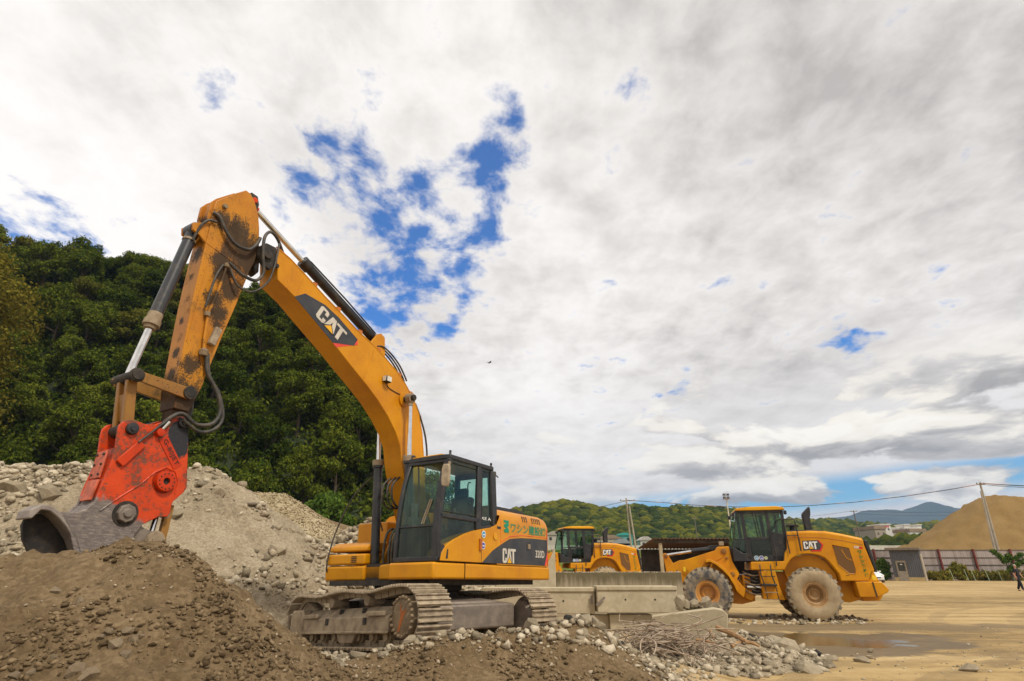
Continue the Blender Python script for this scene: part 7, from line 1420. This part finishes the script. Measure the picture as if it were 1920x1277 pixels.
def skin_body(name, chain, edges, m, parent=None, sub=2):
    me = bpy.data.meshes.new(name); me.from_pydata([c[0] for c in chain], edges, []); me.materials.append(m); o = bpy.data.objects.new(name, me); C.objects.link(o)
    sk = o.modifiers.new('skin', 'SKIN'); bm = bmesh.new(); bm.from_mesh(me); L = bm.verts.layers.skin.verify()
    for i, v in enumerate(bm.verts): r = chain[i][1]; v[L].radius = (r, r) if not hasattr(r, '__len__') else r; v[L].use_root = (i == 0)
    bm.to_mesh(me); bm.free(); s = o.modifiers.new('sub', 'SUBSURF'); s.levels = sub; s.render_levels = sub
    if parent: o.parent = parent
    return o
def build_person():
    p = at(1916, 1108, 44.0); o = empty('person', (p.x, 44, .0), R(25), 'person in black shirt and trousers walking at the right edge of the photo', 'person')
    skin = plain('skin', (.50, .27, .18), .6, var=.05); blk = plain('black cloth', (.012, .012, .015), .9, var=.1); hair = plain('thin grey hair', (.42, .33, .28), .8)
    J = [((0, 0, .92), (.15, .11)), ((0, 0, 1.15), (.15, .10)), ((0, 0, 1.38), (.19, .11)), ((0, .0, 1.48), (.06, .06)), ((0, -.01, 1.56), (.055, .055)), ((0, -.02, 1.64), (.078, .095)), ((0, -.015, 1.71), (.07, .085)),
         ((-.20, 0, 1.42), .06), ((-.27, .06, 1.16), .045), ((-.28, .02, .92), .032), ((-.28, -.01, .84), .03), ((.20, 0, 1.42), .06), ((.27, -.06, 1.16), .045), ((.27, -.16, .95), .032), ((.27, -.19, .88), .03),
         ((-.10, 0, .85), .095), ((-.10, -.12, .48), .062), ((-.10, -.16, .09), .042), ((-.10, -.28, .04), (.04, .03)), ((.10, 0, .85), .095), ((.10, .08, .48), .062), ((.10, .24, .12), .042), ((.10, .16, .04), (.04, .03))]
    E_ = [(0, 1), (1, 2), (2, 3), (3, 4), (4, 5), (5, 6), (2, 7), (7, 8), (8, 9), (9, 10), (2, 11), (11, 12), (12, 13), (13, 14), (0, 15), (15, 16), (16, 17), (17, 18), (0, 19), (19, 20), (20, 21), (21, 22)]
    skin_body('body', J, E_, skin, o)
    def grow(c, d): r = c[1]; return (c[0], tuple(x + d for x in r) if hasattr(r, '__len__') else r + d)
    sh = [grow(J[i], .035) for i in (0, 1, 2)] + [((-.20, 0, 1.43), .092), ((-.255, .05, 1.20), .075), ((.20, 0, 1.43), .092), ((.255, -.05, 1.20), .075)]
    sh = [((0, 0, .80), (.19, .145)), ((0, 0, .95), (.19, .145))] + sh[1:]
    skin_body('shirt', sh, [(0, 1), (1, 2), (2, 3), (3, 4), (4, 5), (3, 6), (6, 7)], blk, o)
    tr = [((0, 0, 1.04), (.16, .125)), ((0, 0, .90), (.17, .13))] + [grow(J[i], .03) for i in (15, 16, 17)] + [grow(J[i], .03) for i in (19, 20, 21)]
    skin_body('trousers', tr, [(0, 1), (1, 2), (2, 3), (3, 4), (1, 5), (5, 6), (6, 7)], blk, o)
    for f in (17, 21):
        a = J[f][0]; b = J[f + 1][0]; skin_body('shoe', [((a[0], a[1], a[2] - .04), .05), ((b[0], b[1] + .04, .05), .045), ((b[0], b[1] - .05, .04), .035)], [(0, 1), (1, 2)], blk, o)
    for s, i in ((-1, 10), (1, 14)):
        x, y, z = J[i][0]
        for k2 in range(4): skin_body('finger', [((x + (k2 - 1.5) * .004, y + (k2 - 1.5) * .018, z), .010), ((x, y + (k2 - 1.5) * .02 - .01, z - .05), .009), ((x, y + (k2 - 1.5) * .02 - .03, z - .085 + abs(k2 - 1.5) * .008), .007)], [(0, 1), (1, 2)], skin, o, 1)
        skin_body('thumb', [((x, y - .02, z + .02), .012), ((x, y - .05, z - .02), .010), ((x, y - .06, z - .05), .008)], [(0, 1), (1, 2)], skin, o, 1)
    h = MB(); h.lathe([(0, .05), (.045, .04), (.078, .0), (.088, -.05)], (0, .008, 1.742), 'z', 20); h.build('hair', hair, o, smooth=60)
    for s in (-1, 1): e = MB(); e.lathe([(0, .006), (.010, .0), (0, -.006)], (s * .03, -.108, 1.66), 'y', 10); e.build('eye', MT['black'], o); e = MB(); e.box(s * .083 - .008, s * .083 + .008, -.02, .01, 1.62, 1.68); e.build('ear', skin, o, .006)
    nz = MB(); nz.add([(-.012, -.10, 1.62), (.012, -.10, 1.62), (0, -.135, 1.625), (0, -.105, 1.665)], [(0, 1, 2), (1, 3, 2), (3, 0, 2)]); nz.build('nose', skin, o); mo = MB(); mo.box(-.022, .022, -.106, -.10, 1.592, 1.60); mo.build('mouth', plain('lips', (.35, .12, .10)), o)
build_person()
def build_bird():
    p = at(918, 680, 70.); o = empty('bird', p, R(20), 'dark bird gliding high in the sky between the clouds', 'bird'); m = plain('dark feathers', (.02, .018, .016), .9)
    b = MB(); b.tube([(-.26, 0, 0), (-.12, 0, .01), (.05, 0, .02), (.18, 0, .02), (.25, 0, .015)], [.015, .05, .065, .04, .01], 10); b.build('body', m, o, smooth=60)
    for s in (-1, 1): w = MB(); w.add([(.12, s * .03, .03), (.16, s * .28, .12), (.06, s * .58, .05), (-.02, s * .40, .08), (-.08, s * .04, .02)], [(0, 1, 2, 3, 4)]); q = w.build('wing', m, o); so = q.modifiers.new('thick', 'SOLIDIFY'); so.thickness = .012
    t = MB(); t.add([(-.2, -.02, 0), (-.2, .02, 0), (-.42, .07, 0), (-.40, 0, 0), (-.42, -.07, 0)], [(0, 1, 2, 3, 4)]); q = t.build('tail', m, o); so = q.modifiers.new('thick', 'SOLIDIFY'); so.thickness = .01
build_bird()

# ------------------------------------------------------------------ air
def build_haze():
    m = bpy.data.materials.new('air'); m.use_nodes = True; k = NT(m.node_tree); k.n.clear(); out = k.node('ShaderNodeOutputMaterial'); v = k.node('ShaderNodeVolumePrincipled')
    v.inputs['Color'].default_value = (.42, .64, 1.0, 1); v.inputs['Density'].default_value = 1.5e-4; v.inputs['Anisotropy'].default_value = .1; k.l.new(v.outputs[0], out.inputs['Volume'])
    mb = MB(); mb.box(-400, 3400, -20, 3400, -3, 330); tag(mb.build('haze', m, smooth=0), kind='stuff', label='thin blue air between the yard and the far mountains', cat='haze')
build_haze()

# ------------------------------------------------------------------ keep the tree of parts two levels deep
def flatten():
    bpy.context.view_layer.update()
    def depth(o): d = 0; 
    for o in list(bpy.data.objects):
        ch = []; p = o
        while p.parent is not None: p = p.parent; ch.append(p)
        if len(ch) > 2:
            mw = o.matrix_world.copy(); np_ = ch[-2]; o.parent = np_; o.matrix_parent_inverse = Matrix.Identity(4); o.matrix_local = np_.matrix_world.inverted() @ mw
flatten()
